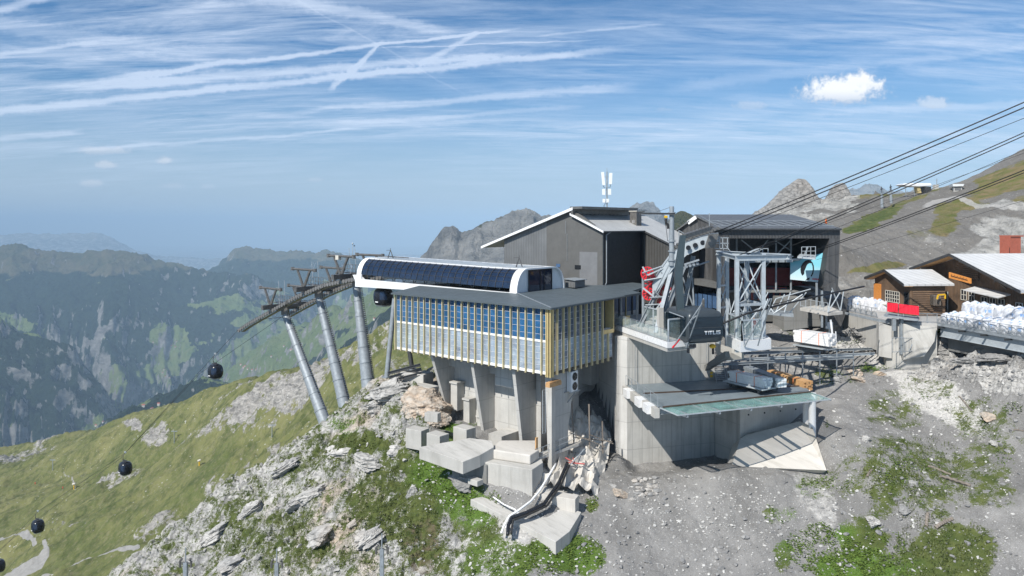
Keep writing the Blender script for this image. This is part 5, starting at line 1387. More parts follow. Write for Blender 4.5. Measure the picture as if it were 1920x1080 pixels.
# ---- loading deck with glass fringe
dk = thing('loading_deck', at(1300, 760, 70), 'steel loading deck with green glass fringe projecting from the concrete tower', 'deck')
ZD = -17.0
def dp(px, py):  # point of the deck plane
    Y_ = -ZD * F / (py - HY); return Vector(((px - CX) / F * Y_, Y_, ZD))
iL, iR, oL, oR = dp(1238, 765), dp(1521, 736), dp(1271, 779), dp(1558, 749)
bL = rl(-.0, -.05, ZD); bR = dp(1500, 716)
mb = MB(); mb.slab([bL, iL, iR, bR, rl(10.5, -.05, ZD)], .22); mb.build('deck_plate', m_['deck_steel'], dk)
for k in (.42, .985):
    mb = MB(); a_ = bL.lerp(iL, k) + Vector((.3, 0, .06)); b_ = bR.lerp(iR, k) + Vector((0, 0, .06)); mb.beam(a_, b_, .14, .12); mb.build('rail', m_['rail_steel'], dk)
for k in (.12, .5, .75): mb = MB(); mb.prism([bL.lerp(iL, k), bL.lerp(iL, k + .14), bL.lerp(iL, k + .14) - rA * .9, bL.lerp(iL, k) - rA * .9], (0, 0, -.8)); mb.build('beam_end', m_['white_paint'], dk)
mb = MB(); mb.beam(bL.lerp(iL, .0) + Vector((-.3, 0, -.5)), iL + Vector((-.3, 0, -.5)), .5, .9); mb.build('edge_beam', m_['concrete_pale'], dk)
mb = MB(); mb.ibeam(iL + Vector((0, .3, -.45)), iR + Vector((0, .3, -.45)), .25, .45, .04); mb.build('front_beam', m_['galv'], dk)
NG = 5
for k in range(NG):
    a_, b_ = iL.lerp(iR, k / NG), iL.lerp(iR, (k + 1) / NG); c_, d_ = oL.lerp(oR, k / NG), oL.lerp(oR, (k + 1) / NG)
    mb = MB(); dd = (b_ - a_).normalized() * .06; mb.slab([a_ + dd, c_ + dd, d_ - dd, b_ - dd], .03); g_ = mb.build('glass_pane', m_['glass_fringe'], dk)
    mb = MB(); mb.beam(b_ - Vector((0, 0, .06)), d_ - Vector((0, 0, .06)), .09, .14); mb.beam(a_.lerp(b_, .3) - Vector((0, 0, .25)), c_.lerp(d_, .3) - Vector((0, 0, .12)), .16, .35); mb.build('cantilever_beam', m_['galv'], dk)
mb = MB(); mb.beam(oL, oR, .07, .10); mb.beam(iL, oL, .07, .10); mb.beam(iR, oR, .07, .10); mb.build('edge_profile', m_['galv_light'], dk)
railing(dk, [bL + Vector((-.2, -.3, 0)), iL + Vector((-.2, .2, 0))], 1.1, 5, 'railing', None)
for px, y1, Y_ in ((1512, 800, 74.2), (1523, 805, 73.0)):
    c = at(px, y1, Y_); mb = MB(); mb.tube(Vector((c.x, c.y, ZD - .25)), Vector((c.x, c.y, c.z - 1.5)), .36, n=20); mb.build('column', m_['white_paint'], dk, smooth=2)
# retaining walls under the deck
rw = thing('retaining_wall', at(1450, 850, 74), 'pale sprayed concrete retaining wall with a sloping apron under the deck', 'retaining wall')
W0 = rl(10.36, -.05, 0); W1 = at(1388, 800, 74.6); 
mb = MB(); mb.prism([V3(W0, -30), V3(W1, -30), V3(W1, ZD - .3), V3(W0, ZD - .3)], rB * .7 + rA * .4); mb.build('dark_wall', m_['concrete_a'], rw)
W2 = at(1520, 800, 78.0)
mb = MB(); mb.prism([V3(W1, -29.9), V3(W2, -27), V3(W2, ZD - .5), V3(W1, ZD - .31)], rB * .7); mb.build('rear_wall', m_['shotcrete'], rw)
ap = [at(1372, 874, 70.6), at(1550, 882, 68.9), at(1523, 800, 72.6), at(1500, 790, 74.5), at(1400, 815, 74.3), at(1388, 822, 74.0)]
mb = MB(); mb.prism(ap, (-.3, 1.6, -1.2)); mb.build('apron', m_['shotcrete'], rw)
for k in range(9):
    c = W1.lerp(W2, k / 9); 
    mb = MB(); cc = Vector((c.x, c.y - .02, ZD - 2.2 - (k % 2) * .8)); mb.tube(cc + Vector((0, .1, 0)), cc - Vector((0, .05, 0)), .09, n=8); mb.build('drain_hole', m_['black'], rw)
# steps from the deck up to the track level
sr = thing('steel_stair', at(1355, 720, 78), 'narrow steel stair climbing beside the concrete tower wall', 'stair')
t0, t1 = at(1354, 723, 76.5), at(1346, 676, 80)
for k in range(14):
    c = t0.lerp(t1, k / 13); mb = MB(); mb.obox(c, rA * 1.1, rB * .28, (0, 0, .05)); mb.build('tread', m_['galv'], sr)
mb = MB(); 
for s_ in (-.6, .6): mb.beam(t0 + rA * s_, t1 + rA * s_, .06, .28)
mb.tube(t0 + rA * .65 + Vector((0, 0, 1)), t1 + rA * .65 + Vector((0, 0, 1)), .03, n=6); mb.tube(t0 + rA * .65, t0 + rA * .65 + Vector((0, 0, 1)), .03, n=6); mb.tube(t1 + rA * .65, t1 + rA * .65 + Vector((0, 0, 1)), .03, n=6); mb.build('stringer', m_['galv'], sr)
# ================================================================== F. cable hall
HF, HBk = 92.0, 107.0
hall = thing('cable_hall', at(1465, 600, 95), 'large dark cable hall with open front, turquoise banner and grey metal roof', 'hall')
def hq(px, py, Y): return at(px, py, Y)
ev = at(1466, 429, HF).z; tz_ = at(1400, 402, 104).z
xl, xr = at(1350, 0, HF).x, at(1575, 0, HF).x
mb = MB(); mb.slab([(xl - .6, HF - .4, ev + .05), (xr, HF - .4, ev + .05), (40.6, 104, tz_), (26.6, 104, tz_)], .25)
mb.slab([(26.6, 104.01, tz_), (40.6, 104.01, tz_), (xr, 112, ev), (xl - .6, 112, ev)], .25)
mb.slab([(xr + .01, HF - .4, ev + .05), (xr + .01, 112, ev), (40.61, 104, tz_)], .25)
r_ = mb.build('roof', m_['roof_hall'], hall)
mb = MB()
for k in range(12):
    x0 = xl + .8 + k * 1.25; mb.beam((x0, HF + 1.2, ev + .45), (x0 - .9, HF + 5.2, ev + 1.05), .07, .07)
mb.beam((xl, HF + .6, ev + .4), (xr - .5, HF + .6, ev + .4), .06, .06); mb.beam((xl - 1, HF + 5.2, ev + 1.1), (xr - 1.8, HF + 5.2, ev + 1.1), .05, .05)
for k in range(8): x0 = xl + k * 2.1; mb.beam((x0, HF + .6, ev + .1), (x0, HF + .6, ev + .45), .05, .05)
mb.build('snow_guard', m_['galv'], r_)
mb = MB(); mb.box(xl - .2, xr, HF, HF + .3, at(0, 447, HF).z, ev - .1); mb.build('fascia', m_['rib_a'], hall)
mb = MB(); mb.beam((xl - .6, HF - .5, ev - .05), (xr, HF - .5, ev - .05), .15, .16); mb.build('gutter', m_['steel_dark'], r_)
zq = at(0, 447, HF).z
# right pier, leaning inwards at the foot
mb = MB(); mb.prism([at(1555,447,HF+.01), at(1575,447,HF+.01), at(1571,545,HF+.01), at(1543,541,HF+.01)], (0.6, 15, 0)); mb.build('side_wall', m_['rib_side'], hall)
mb = MB(); mb.prism([at(1566,528,HF-.4), at(1577,545,HF-.4), at(1575,548,HF-.4), at(1545,545,HF-.4), at(1545,538,HF-.4)], (0.6, 3, 0)); mb.build('canopy_foot', m_['rib_side'], hall)
mb = MB(); mb.box(xl - .2, xl + 1.2, HF + .01, 111, -13, zq - .01); mb.build('left_wall', m_['rib_a'], hall)
mb = MB(); mb.box(xl, 42.5, 106.6, 107, -14, ev); mb.build('back_wall', m_['steel_dark'], hall)
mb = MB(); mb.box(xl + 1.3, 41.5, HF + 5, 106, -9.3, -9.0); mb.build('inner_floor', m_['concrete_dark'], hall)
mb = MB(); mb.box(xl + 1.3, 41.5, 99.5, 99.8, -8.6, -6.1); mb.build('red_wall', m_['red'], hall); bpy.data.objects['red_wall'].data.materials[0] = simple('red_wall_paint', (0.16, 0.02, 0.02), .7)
mb = MB(); mb.box(xl + 1.2, 36.8, 99.0, 99.3, -13.5, -8.62); mb.build('lower_wall', m_['plaster_dark'], hall)
for k, px in enumerate((1386, 1399, 1412, 1440, 1452, 1464)):
    c0, c1 = at(px, 540, 98.9), at(px + 9, 561, 98.9)
    mb = MB(); mb.box(c0.x, c1.x, 98.9, 98.98, c1.z, c0.z); w_ = mb.build('window', m_['window_blue'], hall)
    mb = MB(); mb.box(c0.x - .1, c0.x, 98.8, 98.99, c1.z - .1, c0.z + .1); mb.box(c1.x, c1.x + .1, 98.8, 98.99, c1.z - .1, c0.z + .1); mb.box(c0.x, c1.x, 98.8, 98.99, c0.z, c0.z + .1); mb.build('frame', m_['bracket_red'], w_)
mb = MB(); mb.box(at(1395, 0, 98).x, at(1418, 0, 98).x, 99.3, 99.4, at(0, 513, 99).z, at(0, 502, 99).z); mb.build('window', m_['window_blue'], hall)
# inside steelwork
mb = MB()
for px in (1381, 1455, 1483):
    c = at(px, 500, 97); mb.tube((c.x, 97, -9), (c.x, 97, ev - .4), .13, n=8)
for p, q in (((1483,450,97),(1430,505,98)),((1455,452,98),(1483,470,98)),((1440,450,97),(1400,500,98)),((1390,450,96),(1440,490,98))):
    mb.beam(at(*p), at(*q), .14, .14)
mb.beam(at(1381,492,97), at(1500,486,95), .3, .3); mb.build('inner_steelwork', m_['galv'], hall)
# lower concrete base and landing
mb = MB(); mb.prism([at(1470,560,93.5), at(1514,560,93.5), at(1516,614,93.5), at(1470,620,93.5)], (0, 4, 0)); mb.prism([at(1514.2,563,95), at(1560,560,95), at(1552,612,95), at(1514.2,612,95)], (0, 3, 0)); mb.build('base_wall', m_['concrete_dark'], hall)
mb = MB(); mb.prism([at(1541,560,93), at(1591,560,94), at(1586,588,93.5), at(1577,612,93), at(1550,606,93)], (0, 6, 0)); mb.build('slanted_wall', m_['rib_side'], hall)
mb = MB(); mb.slab([at(1500,577,91), at(1552,587,87.5), at(1580,584,88.5), at(1545,570,94)], .35); mb.build('landing', m_['concrete_plain'], hall)
mb = MB()
for px, y0, y1, Y_ in ((1541,590,614,88.5),(1549,590,614,89.5),(1531,530,575,92.5),(1541,545,582,91.5)):
    mb.beam(at(px, y0, Y_), at(px, y1, Y_), .22, .22)
mb.build('landing_post', m_['galv'], hall)
railing(hall, [at(1501,574,91.1), at(1530,581,89.2), at(1552,585,87.6)], 1.1, 3, 'railing', None, 'galv_light')
for lst in ([(1553,584,87.5,1577,545,88.5),(1560,540,88,1575,582,88.6),(1576,582,88.6,1582,545,88.8),(1552,586,87.5,1560,545,88)], [(1420,588,88.5,1440,548,89),(1452,590,88,1471,552,89),(1470,588,88,1482,548,89),(1440,590,88,1455,560,89),(1455,560,89,1520,542,86),(1450,588,87.5,1505,552,86.5),(1432,560,89,1452,588,88),(1478,590,88,1512,548,87)]):
    mb = MB()
    for x0, y0, Y0, x1, y1, Y1 in lst: mb.tube(at(x0, y0, Y0), at(x1, y1, Y1), .07, n=6)
    mb.build('guide_strut', m_['galv_light'], hall)
mb = MB(); mb.slab([at(1412,583,88.5), at(1488,590,86.5), at(1486,583,89), at(1420,578,91)], .3); mb.build('guide_platform', m_['galv'], hall)
mb = MB(); mb.slab([at(1495,481,90.5), at(1529,484,89.5), at(1530,478,92), at(1500,476,93)], .2); mb.build('balcony', m_['galv_light'], hall)
mb = MB()
for px in (1503, 1512, 1520, 1529): mb.beam(at(px, 482, 90), at(px, 463, 90), .06, .06)
for y_ in (463, 471): mb.beam(at(1503, y_, 90), at(1529, y_ - .5, 90), .06, .06)
mb.beam(at(1507,480,90.2), at(1515,463,90.2), .35, .04); mb.beam(at(1529,482,89.6), at(1529,462,89.6), .06, .06); mb.build('balcony_railing', m_['galv_light'], hall)
# banner with a dark curled emblem and small red lettering
bn = thing('banner', at(1512, 530, 94), 'turquoise banner with dark curled emblem hanging in the hall mouth', 'banner')
B4 = [at(1482, 492, 96.0), at(1543, 474, 93.5), at(1543, 530, 93.5), at(1482, 524, 96.0)]
mb = MB(); mb.prism(B4, (0, .12, 0)); 
mB, tB, bB = base_mat('banner_cloth'); 
_n = tB.noise(gpos(tB), .6, 3)
tB.l.new(tB.mix(tB.mr(tB.m('ADD', tB.sep(gpos(tB))[2], tB.m('MULTIPLY', _n, 1.5)), -7.2, -4.6), (0.66, 0.72, 0.74), (0.20, 0.56, 0.66)), bB.inputs['Base Color']); bB.inputs['Roughness'].default_value = .6
mb.build('cloth', mB, bn)
def bp(u, v, d=-.03): return B4[3].lerp(B4[2], u).lerp(B4[0].lerp(B4[1], u), v) + Vector((0, d, 0))
mb = MB(); em = []
for k in range(13):
    a_ = 3.9 - k * .40; r1, r2 = .30, .30 - .17 * math.sin(min(1, (k + 1) / 9) * math.pi)
    em.append((bp(.52 + math.cos(a_) * .21, .50 + math.sin(a_) * .40), bp(.52 + math.cos(a_) * (r2 * .70 - .04), .50 + math.sin(a_) * (r2 * 1.3 - .04))))
for (a_, b_), (c_, d_) in zip(em[:-1], em[1:]): mb.quad(a_, b_, d_, c_)
mb.prism([bp(.46, .02), bp(.58, .06), bp(.60, .16), bp(.52, .12)], (0, -.02, 0)); mb.build('emblem', m_['black'], bn)
mb = MB()
for k in range(7):
    u = .68 + k * .040; mb.prism([bp(u, .08), bp(u + .028, .08), bp(u + .028, .13), bp(u, .13)], (0, -.02, 0))
mb.build('lettering', m_['red'], bn)
# left wing of the hall
lw = thing('hall_annex', at(1320, 590, 95), 'dark clad annex with window strip between gabled hall and cable hall', 'building')
mb = MB(); mb.prism([at(1268,432,99), at(1305,406,97), at(1352,428,93.5), at(1352,600,93.5), at(1268,600,99)], (2, 9, 0)); mb.build('wall', m_['rib_a'], lw)
mb = MB(); mb.slab([at(1263,434,98.6), at(1305,404,96.6), at(1308,404,106), at(1270,430,108)], .2); mb.slab([at(1305,404,96.6), at(1357,430,93.2), at(1357,428,102), at(1308,404,106)], .2); mb.build('roof', m_['roof_hall'], lw)
mb = MB(); mb.beam(at(1290,418,97.4), at(1305,407,96.5), .1, .5); mb.build('verge', m_['white_paint'], lw)
mb = MB(); mb.prism([at(1292,520,94), at(1345,532,90.5), at(1345,541,90.5), at(1292,532,94)], (1, 3, 0)); mb.build('canopy', m_['plaster_dark'], lw)
for k in range(6):
    x0 = 1291 + k * 9; Y_ = 95.6 - k * .62; mb = MB(); mb.prism([at(x0, 550, Y_), at(x0 + 7.6, 551, Y_ - .5), at(x0 + 7.6, 579, Y_ - .5), at(x0, 577, Y_)], (0, .1, 0)); mb.build('window', m_['window_blue'], lw)
mb = MB(); mb.prism([at(1285,548,96.2), at(1352,551,91.8), at(1352,600,91.8), at(1285,600,96.2)], (.6, 1.2, 0)); mb.build('plinth', m_['steel_dark'], lw)

# ================================================================== G. tramway saddle tower
tt = thing('tramway_tower', at(1245, 600, 75), 'grey steel tramway support with curved saddle beam and red rope wheels', 'cable tower')
def spar(p, q, w, h, name, mat='galv', parent=tt):
    mb = MB(); mb.beam(p, q, w, h); return mb.build(name, m_[mat], parent)
# curved saddle box beam with oval openings
cur = [at(1222,545,76.5), at(1243,512,75.8), at(1262,486,75.2), at(1285,466,74.6), at(1315,454,74.2), at(1345,444,74.0)]
hh_ = [1.5, 1.7, 1.7, 1.4, 1.3, .9]
mb = MB()
for side in (-.35, .35):
    vs = []
    for p, h in zip(cur, hh_): vs += [p + Vector((0, side, h * .5)), p + Vector((0, side, -h * .5))]
    fs = [(2 * i, 2 * i + 1, 2 * i + 3, 2 * i + 2) for i in range(len(cur) - 1)]
    if side > 0: fs = [f[::-1] for f in fs]
    mb.add(vs, fs)
for sg in (.5, -.5):
    vs = []
    for p, h in zip(cur, hh_): vs += [p + Vector((0, -.42, h * sg)), p + Vector((0, .42, h * sg))]
    mb.add(vs, [(2 * i, 2 * i + 1, 2 * i + 3, 2 * i + 2) if sg > 0 else (2 * i, 2 * i + 2, 2 * i + 3, 2 * i + 1) for i in range(len(cur) - 1)])
mb.build('saddle_beam', m_['galv_light'], tt)
mb = MB()
for px, py in ((1290,464.5),(1303,460),(1317,455)):
    c = at(px, py, 74.0); c.y = at(px, py, 74.2).y - .30; mb.tube(c, c - Vector((0, .08, 0)), .26, n=12)
mb.build('access_hole', m_['black'], tt)
mb = MB()
for k in range(15):
    t = k / 14; i = min(int(t * 3), 2); p = cur[2 + i].lerp(cur[3 + i], t * 3 - i) + Vector((0, 0, hh_[2 + i] * .5 + .22))
    mb.tube(p - Vector((0, .35, 0)), p + Vector((0, .35, 0)), .16, n=8)
    mb.beam(p - Vector((.22, .3, 0)), p + Vector((.22, -.3, .05)), .08, .12)
mb.build('rope_rollers', m_['steel_brown'], tt)
mb = MB(); mb.prism([at(1330,440,73.5), at(1348,438,73.5), at(1341,464,73.5), at(1322,466,73.5)], (0, .9, 0)); mb.build('end_hood', m_['steel_brown'], tt)
feet = [(1265,484,75,1199,592,77),(1282,500,74.5,1234,590,74.5),(1262,492,76.5,1240,596,77.5),(1268,500,76.0,1292,585,77),(1300,480,75.5,1277,600,76.0),(1262,500,75.6,1230,606,72.5)]
for x0,y0,Y0,x1,y1,Y1 in feet:
    p_, q_ = at(x0,y0,Y0), at(x1,y1,Y1); q_.z = min(q_.z, ZF)
    mb = MB(); mb.ibeam(p_, q_, .42, .42, .07); mb.build('leg', m_['galv'], tt)
for k,(x0,y0,x1,y1) in enumerate(((1218,558,1262,556),(1226,545,1256,575),(1258,545,1230,580),(1262,540,1295,560),(1280,520,1300,575),(1210,572,1250,570),(1240,510,1262,540),(1300,500,1330,490),(1298,520,1302,590),(1204,512,1245,498),(1208,526,1243,520))):
    mb = MB(); mb.tube(at(x0,y0,75.6 + .2*(k%3)), at(x1,y1,75.6 + .2*(k%2)), .09, n=6); mb.build('brace', m_['galv'], tt)
mb = MB(); mb.tube(at(1206,505,77), Vector((at(1206,505,77).x, 77, ZF - .2)), .16, n=8); mb.build('column', m_['galv'], tt)
mb = MB(); mb.tube(at(1296,500,78), Vector((at(1296,500,78).x, 78, ZF - 1)), .22, n=8); mb.build('column', m_['steel_dark'], tt)
for px, py, r_, Y_ in ((1214,513,.75,76.4),(1221,532,.95,76.6),(1216,551,.7,76.5),(1243,538,.95,76.6),(1240,566,.45,76.3)):
    c = at(px, py, Y_); mb = MB(); n_ = Vector((.55, .83, 0)) * .10
    N = 20; vs = []
    for s_ in (-1, 1):
        for rr_ in (r_, r_ * .86): 
            for i in range(N): a_ = 2 * math.pi * i / N; vs.append(c + n_ * s_ + Vector((.83, -.55, 0)) * math.cos(a_) * rr_ + Vector((0, 0, 1)) * math.sin(a_) * rr_)
    fs = []
    for i in range(N):
        j = (i + 1) % N
        fs += [(i, j, N + j, N + i), (2 * N + i, 3 * N + i, 3 * N + j, 2 * N + j), (i, 2 * N + i, 2 * N + j, j), (N + i, N + j, 3 * N + j, 3 * N + i)]
    mb.add(vs, fs)
    for k in range(5): a_ = math.pi * k / 5; d_ = Vector((.83, -.55, 0)) * math.cos(a_) * r_ * .9 + Vector((0, 0, 1)) * math.sin(a_) * r_ * .9; mb.beam(c - d_, c + d_, .10, .12)
    mb.tube(c - n_ * 1.6, c + n_ * 1.6, r_ * .2, n=10); mb.build('rope_wheel', m_['red'], tt)
mb = MB(); mb.beam(at(1205,500,76), at(1214,516,75.8), .14, .14); mb.beam(at(1214,516,75.8), at(1243,503,75.5), .14, .14); mb.beam(at(1209,527,76), at(1242,521,75.8), .2, .14); mb.beam(at(1206,540,76), at(1226,556,75.6), .16, .16); mb.build('wheel_frame', m_['galv_light'], tt)
mb = MB(); mb.beam(at(1283,496,74.6), at(1311,487,74.2), .3, .18)
for k in range(4): c = at(1287 + k * 7, 500 - k * 2, 74.3); mb.tube(c, c + Vector((0, .3, 0)), .16, n=10)
mb.build('lower_roller_train', m_['galv'], tt)
mb = MB()
for px in (1349, 1355, 1364): mb.beam(at(px, 467, 74), at(px, 446, 74), .06, .06)
for y_ in (446, 456, 466): mb.beam(at(1340, y_, 74), at(1366, y_, 74), .06, .06)
mb.beam(at(1350,446,74), at(1366,468,74), .05, .05); mb.beam(at(1345,440,74), at(1370,472,74), .05, .05); mb.build('service_cage', m_['galv_light'], tt)
mb = MB()
for x0,y0,x1,y1 in ((1273,432,1273,455),(1273,432,1305,452),(1305,452,1282,455),(1330,400,1330,442),(1284,437,1298,450),(1310,403,1352,428),(1340,440,1358,470)):
    mb.tube(at(x0,y0,74.5), at(x1,y1,74.4), .045, n=6)
mb.build('handrail', m_['galv'], tt)
# jib crane
jc = thing('jib_crane', at(1259, 500, 75), 'grey pole crane with horizontal jib and yellow chain hoist on the tramway support', 'crane')
mb = MB(); mb.tube(at(1259.5,498,75), at(1259.5,387,75), .30, .24, 16); 
for y_ in (399, 452, 471, 488): c = at(1259.5, y_, 75); mb.tube(c - Vector((0, 0, .06)), c + Vector((0, 0, .06)), .40, n=16)
mb.build('pole', m_['galv'], jc, smooth=2)
mb = MB(); mb.ibeam(at(1266,401,74.4), at(1199,400,76.5), .18, .2, .04); mb.tube(at(1259,388,75), at(1232,397,75.6), .02, n=5); mb.build('jib', m_['steel_dark'], jc)
mb = MB(); c = at(1248.5,406.5,75); mb.obox(c, (.32, 0, 0), (0, .3, 0), (0, 0, .26)); mb.build('hoist', m_['yellow'], jc, bevel=.03)
mb = MB(); mb.path([at(1248.5,410,75), at(1249,418,75), at(1252,421,75), at(1253,429,75)], .14, 8); mb.build('chain_bag', m_['rubber'], jc)
mb = MB(); mb.tube(at(1246.5,409,75), at(1252,452,75), .03, n=5); mb.build('chain', m_['steel_dark'], jc)

# ---- cable car cabin
cc = thing('cable_car', at(1325, 650, 67), 'dark grey cable car cabin with large window lettered TITLIS in the dock', 'cable car')
K0 = at(1290.5, 645, 66.5)
def kp(a, b, z):  # cabin frame: a across the front, b back, z height above floor
    return K0 + rA * a + rB * b + Vector((0, 0, z))
W_, L_, H_ = 3.78, 4.9, 2.62
def loop_(i_, z, n=6, rc=.35):
    pts = []
    for (cx_, cy_, a0) in ((i_ + rc, i_ + rc, 180), (W_ - i_ - rc, i_ + rc, 270), (W_ - i_ - rc, L_ - i_ - rc, 0), (i_ + rc, L_ - i_ - rc, 90)):
        for k in range(n + 1):
            a_ = R(a0 + 90 * k / n); pts.append(kp(cx_ + math.cos(a_) * rc, cy_ + math.sin(a_) * rc, z))
    return pts
lv = [(.30, 0.0), (.08, .16), (0, .5), (0, 2.0), (.06, 2.45), (.10, 2.62), (.22, 2.85), (.55, 3.02), (1.1, 3.08)]
mb = MB(); n_ = 28
for (i_, z) in lv: mb.v += [tuple(p) for p in loop_(i_, z)]
for r_ in range(len(lv) - 1):
    for i in range(n_): mb.f.append((r_ * n_ + i, r_ * n_ + (i + 1) % n_, (r_ + 1) * n_ + (i + 1) % n_, (r_ + 1) * n_ + i)); mb.mi.append(0)
mb.f.append(tuple(range(n_))[::-1]); mb.mi.append(0); mb.f.append(tuple(range((len(lv) - 1) * n_, len(lv) * n_))); mb.mi.append(0)
mb.build('body', m_['cabin_grey'], cc, smooth=2)
mb = MB(); mb.prism([kp(.14, -.02, .62), kp(W_ - .14, -.02, .62), kp(W_ - .14, -.02, 2.46), kp(.14, -.02, 2.46)], rB * .05); fw = mb.build('front_window', m_['glass_cabin'], cc)
mb = MB(); mb.beam(kp(.14, -.035, 1.45), kp(W_ - .14, -.035, 1.45), .02, .03); mb.build('grab_rail', m_['steel_dark'], fw)
mb = MB(); mb.prism([kp(-.02, .5, .6), kp(-.02, 2.3, .6), kp(-.02, 2.3, 2.46), kp(-.02, .5, 2.46)], rA * .05); mb.prism([kp(-.02, 2.4, .6), kp(-.02, 4.5, .6), kp(-.02, 4.5, 2.46), kp(-.02, 2.4, 2.46)], rA * .05); mb.build('side_window', m_['glass_cabin'], cc)
mb = MB(); mb.prism([kp(W_ - .03, .5, .6), kp(W_ - .03, 4.5, .6), kp(W_ - .03, 4.5, 2.46), kp(W_ - .03, .5, 2.46)], rA * .05); mb.build('side_window', m_['glass_cabin'], cc)
mb = MB(); mb.beam(kp(.3, 1.2, -.08), kp(2.4, 1.2, -.08), .7, .12); mb.build('floor_rail', m_['galv'], cc)
mb = MB()
for a_ in (.5, .85): mb.obox(kp(a_, .4, -.28), rA * .28, rB * .2, (0, 0, .32))
mb.obox(kp(.28, .5, -.7), rA * .2, rB * .2, (0, 0, .45)); mb.build('buffer', m_['black'], cc)
# lettering
def letters(word, org, ax, h, adv, mat, parent, depth=Vector((0, 0, 0)), name='lettering'):
    G_ = {'T': [(0,.78,1,1),(.34,0,.66,.78)], 'I': [(.30,0,.70,1)], 'L': [(.1,0,.42,1),(.42,0,1,.22)], 'S': [(.05,.8,1,1),(.05,.42,.33,.8),(.05,.40,1,.60),(.68,.0,1,.40),(0,0,.68,.20)]}
    mb = MB(); x_ = 0
    for ch_ in word:
        wd = h * (.62 if ch_ == 'I' else .92)
        for (x0, z0, x1, z1) in G_[ch_]:
            p = [org + ax * (x_ + u * wd) + Vector((0, 0, v * h)) for u, v in ((x0, z0), (x1, z0), (x1, z1), (x0, z1))]
            mb.prism(p, depth)
        x_ += wd * (.80 if ch_ == 'I' else 1.08)
    return mb.build(name, mat, parent)
letters('TITLIS', kp(1.66, -.035, .80), rA, .34, .1, m_['white_paint'], cc, rB * -.015)
# hanger arm
hp0 = kp(-.35, 2.2, 3.05)
arm = [at(1303,600,68.8), at(1272,601,68.8), at(1265,515,68.8), at(1277,441,68.8), at(1287,441,68.8), at(1285,452,68.8), at(1280,520,68.8), at(1283,585,68.8), at(1290,594,68.8), at(1304,595,68.8)]
mb = MB(); mb.prism(arm, (0, .55, 0)); mb.build('hanger_arm', m_['hanger_grey'], cc)
mb = MB(); mb.prism([at(1270,602,68.4), at(1328,599,68.4), at(1328,593,68.4), at(1270,595,68.4)], (0, 1.2, 0)); mb.prism([at(1290,593,68.7), at(1307,590,68.7), at(1307,594,68.7)], (0, .8, 0)); mb.build('roof_carrier', m_['hanger_grey'], cc)
mb = MB(); mb.prism([at(1280,598,68.2), at(1289,598,68.2), at(1289,594,68.2), at(1280,594,68.2)], (0, .1, 0)); mb.build('number_plate', m_['white_paint'], cc)
mb = MB(); mb.beam(at(1283,443,69), at(1330,428,72.5), .45, .4)
for k in range(8): c = at(1286 + k * 6, 441 - k * 2, 69.4 + k * .4); mb.tube(c, c + Vector((0, .5, 0)), .20, n=10)
mb.build('carriage', m_['steel_brown'], cc)
# yellow floodlight under the platform
fl = thing('signal_lamp', at(1337, 660, 70), 'yellow capped signal lamp hanging under the cable car dock', 'lamp')
mb = MB(); mb.ball(at(1336,649,69.5), .28, 10, 6, (1.2, 1, .8)); mb.build('cap', m_['yellow'], fl, smooth=True)
mb = MB(); mb.tube(at(1337,652,69.5), at(1337,664,69.5), .12, n=8); mb.build('housing', m_['black'], fl)

# ================================================================== H. steel frame right of the cabin
sfm = thing('lattice_tower', at(1405, 650, 70), 'galvanised lattice frame tower with heavy roof beams right of the cable car', 'steel frame')
zt_f = at(1400, 488, 69).z
cols = {'a': (1381.5, 68.6), 'b': (1431, 69.6), 'c': (1400, 72.8), 'd': (1347.5, 77.5), 'e': (1363, 78.5), 'f': (1440,75)}
def cp(k, z): px, Y_ = cols[k]; return Vector(((px - CX) / F * Y_, Y_, z))
for k in 'abcde':
    mb = MB(); mb.beam(cp(k, ZF - (1.2 if k in 'abc' else 3)), cp(k, zt_f + (.35 if k in 'de' else 0)), .36, .36); mb.build('column', m_['galv_light'], sfm)
lv_ = [ZF + .2, ZF + 3.3, zt_f - .1]
def xb(k1, k2, z0, z1, r=.07):
    mb = MB(); mb.tube(cp(k1, z0), cp(k2, z1), r, n=6); mb.tube(cp(k2, z0), cp(k1, z1), r, n=6); mb.build('cross_brace', m_['galv_light'], sfm)
for k1, k2 in (('a', 'b'), ('a', 'c'), ('c', 'b')):
    xb(k1, k2, lv_[1], lv_[2]); xb(k1, k2, lv_[0], lv_[1])
    mb = MB(); mb.beam(cp(k1, lv_[1]), cp(k2, lv_[1]), .14, .24); mb.build('cross_beam', m_['galv_light'], sfm)
for z0, z1 in ((ZF - 1, ZF + 2), (ZF + 2, ZF + 4.4), (ZF + 4.4, zt_f)): xb('d', 'e', z0, z1, .06)
mb = MB(); mb.beam(cp('d', ZF + 2), cp('e', ZF + 2), .12, .18); mb.beam(cp('d', ZF + 4.4), cp('e', ZF + 4.4), .12, .18); mb.build('cross_beam', m_['galv_light'], sfm)
for p, q, h in (((1379,484,68.6),(1480,482,70.5),.55),((1343,474,77.5),(1483,481,73.5),.5),((1345,474,77.5),(1385,484,68.8),.4),((1476,482,70.3),(1484,484,74),.4),((1398,480,72.8),(1385,484,68.8),.35),((1433,481,69.6),(1432,478,73.5),.35)):
    mb = MB(); mb.ibeam(at(*p), at(*q), .4, h, .06); mb.build('roof_beam', m_['galv_light'], sfm)
mb = MB()
for k in range(5): c = at(1425 + k * 13, 489.5, 71.5); mb.obox(c, (.8, 0, 0), (0, .5, 0), (0, 0, .22))
mb.beam(at(1482,486,72), at(1497,488,78), .06, .06); mb.build('roller_battery', m_['galv'], sfm)
mb = MB()
for x0, x1, y0, y1 in ((1402,1418,474,467),(1412,1428,473,466)): mb.beam(at(x0,y0,76), at(x1,y1,76), .8, .1)
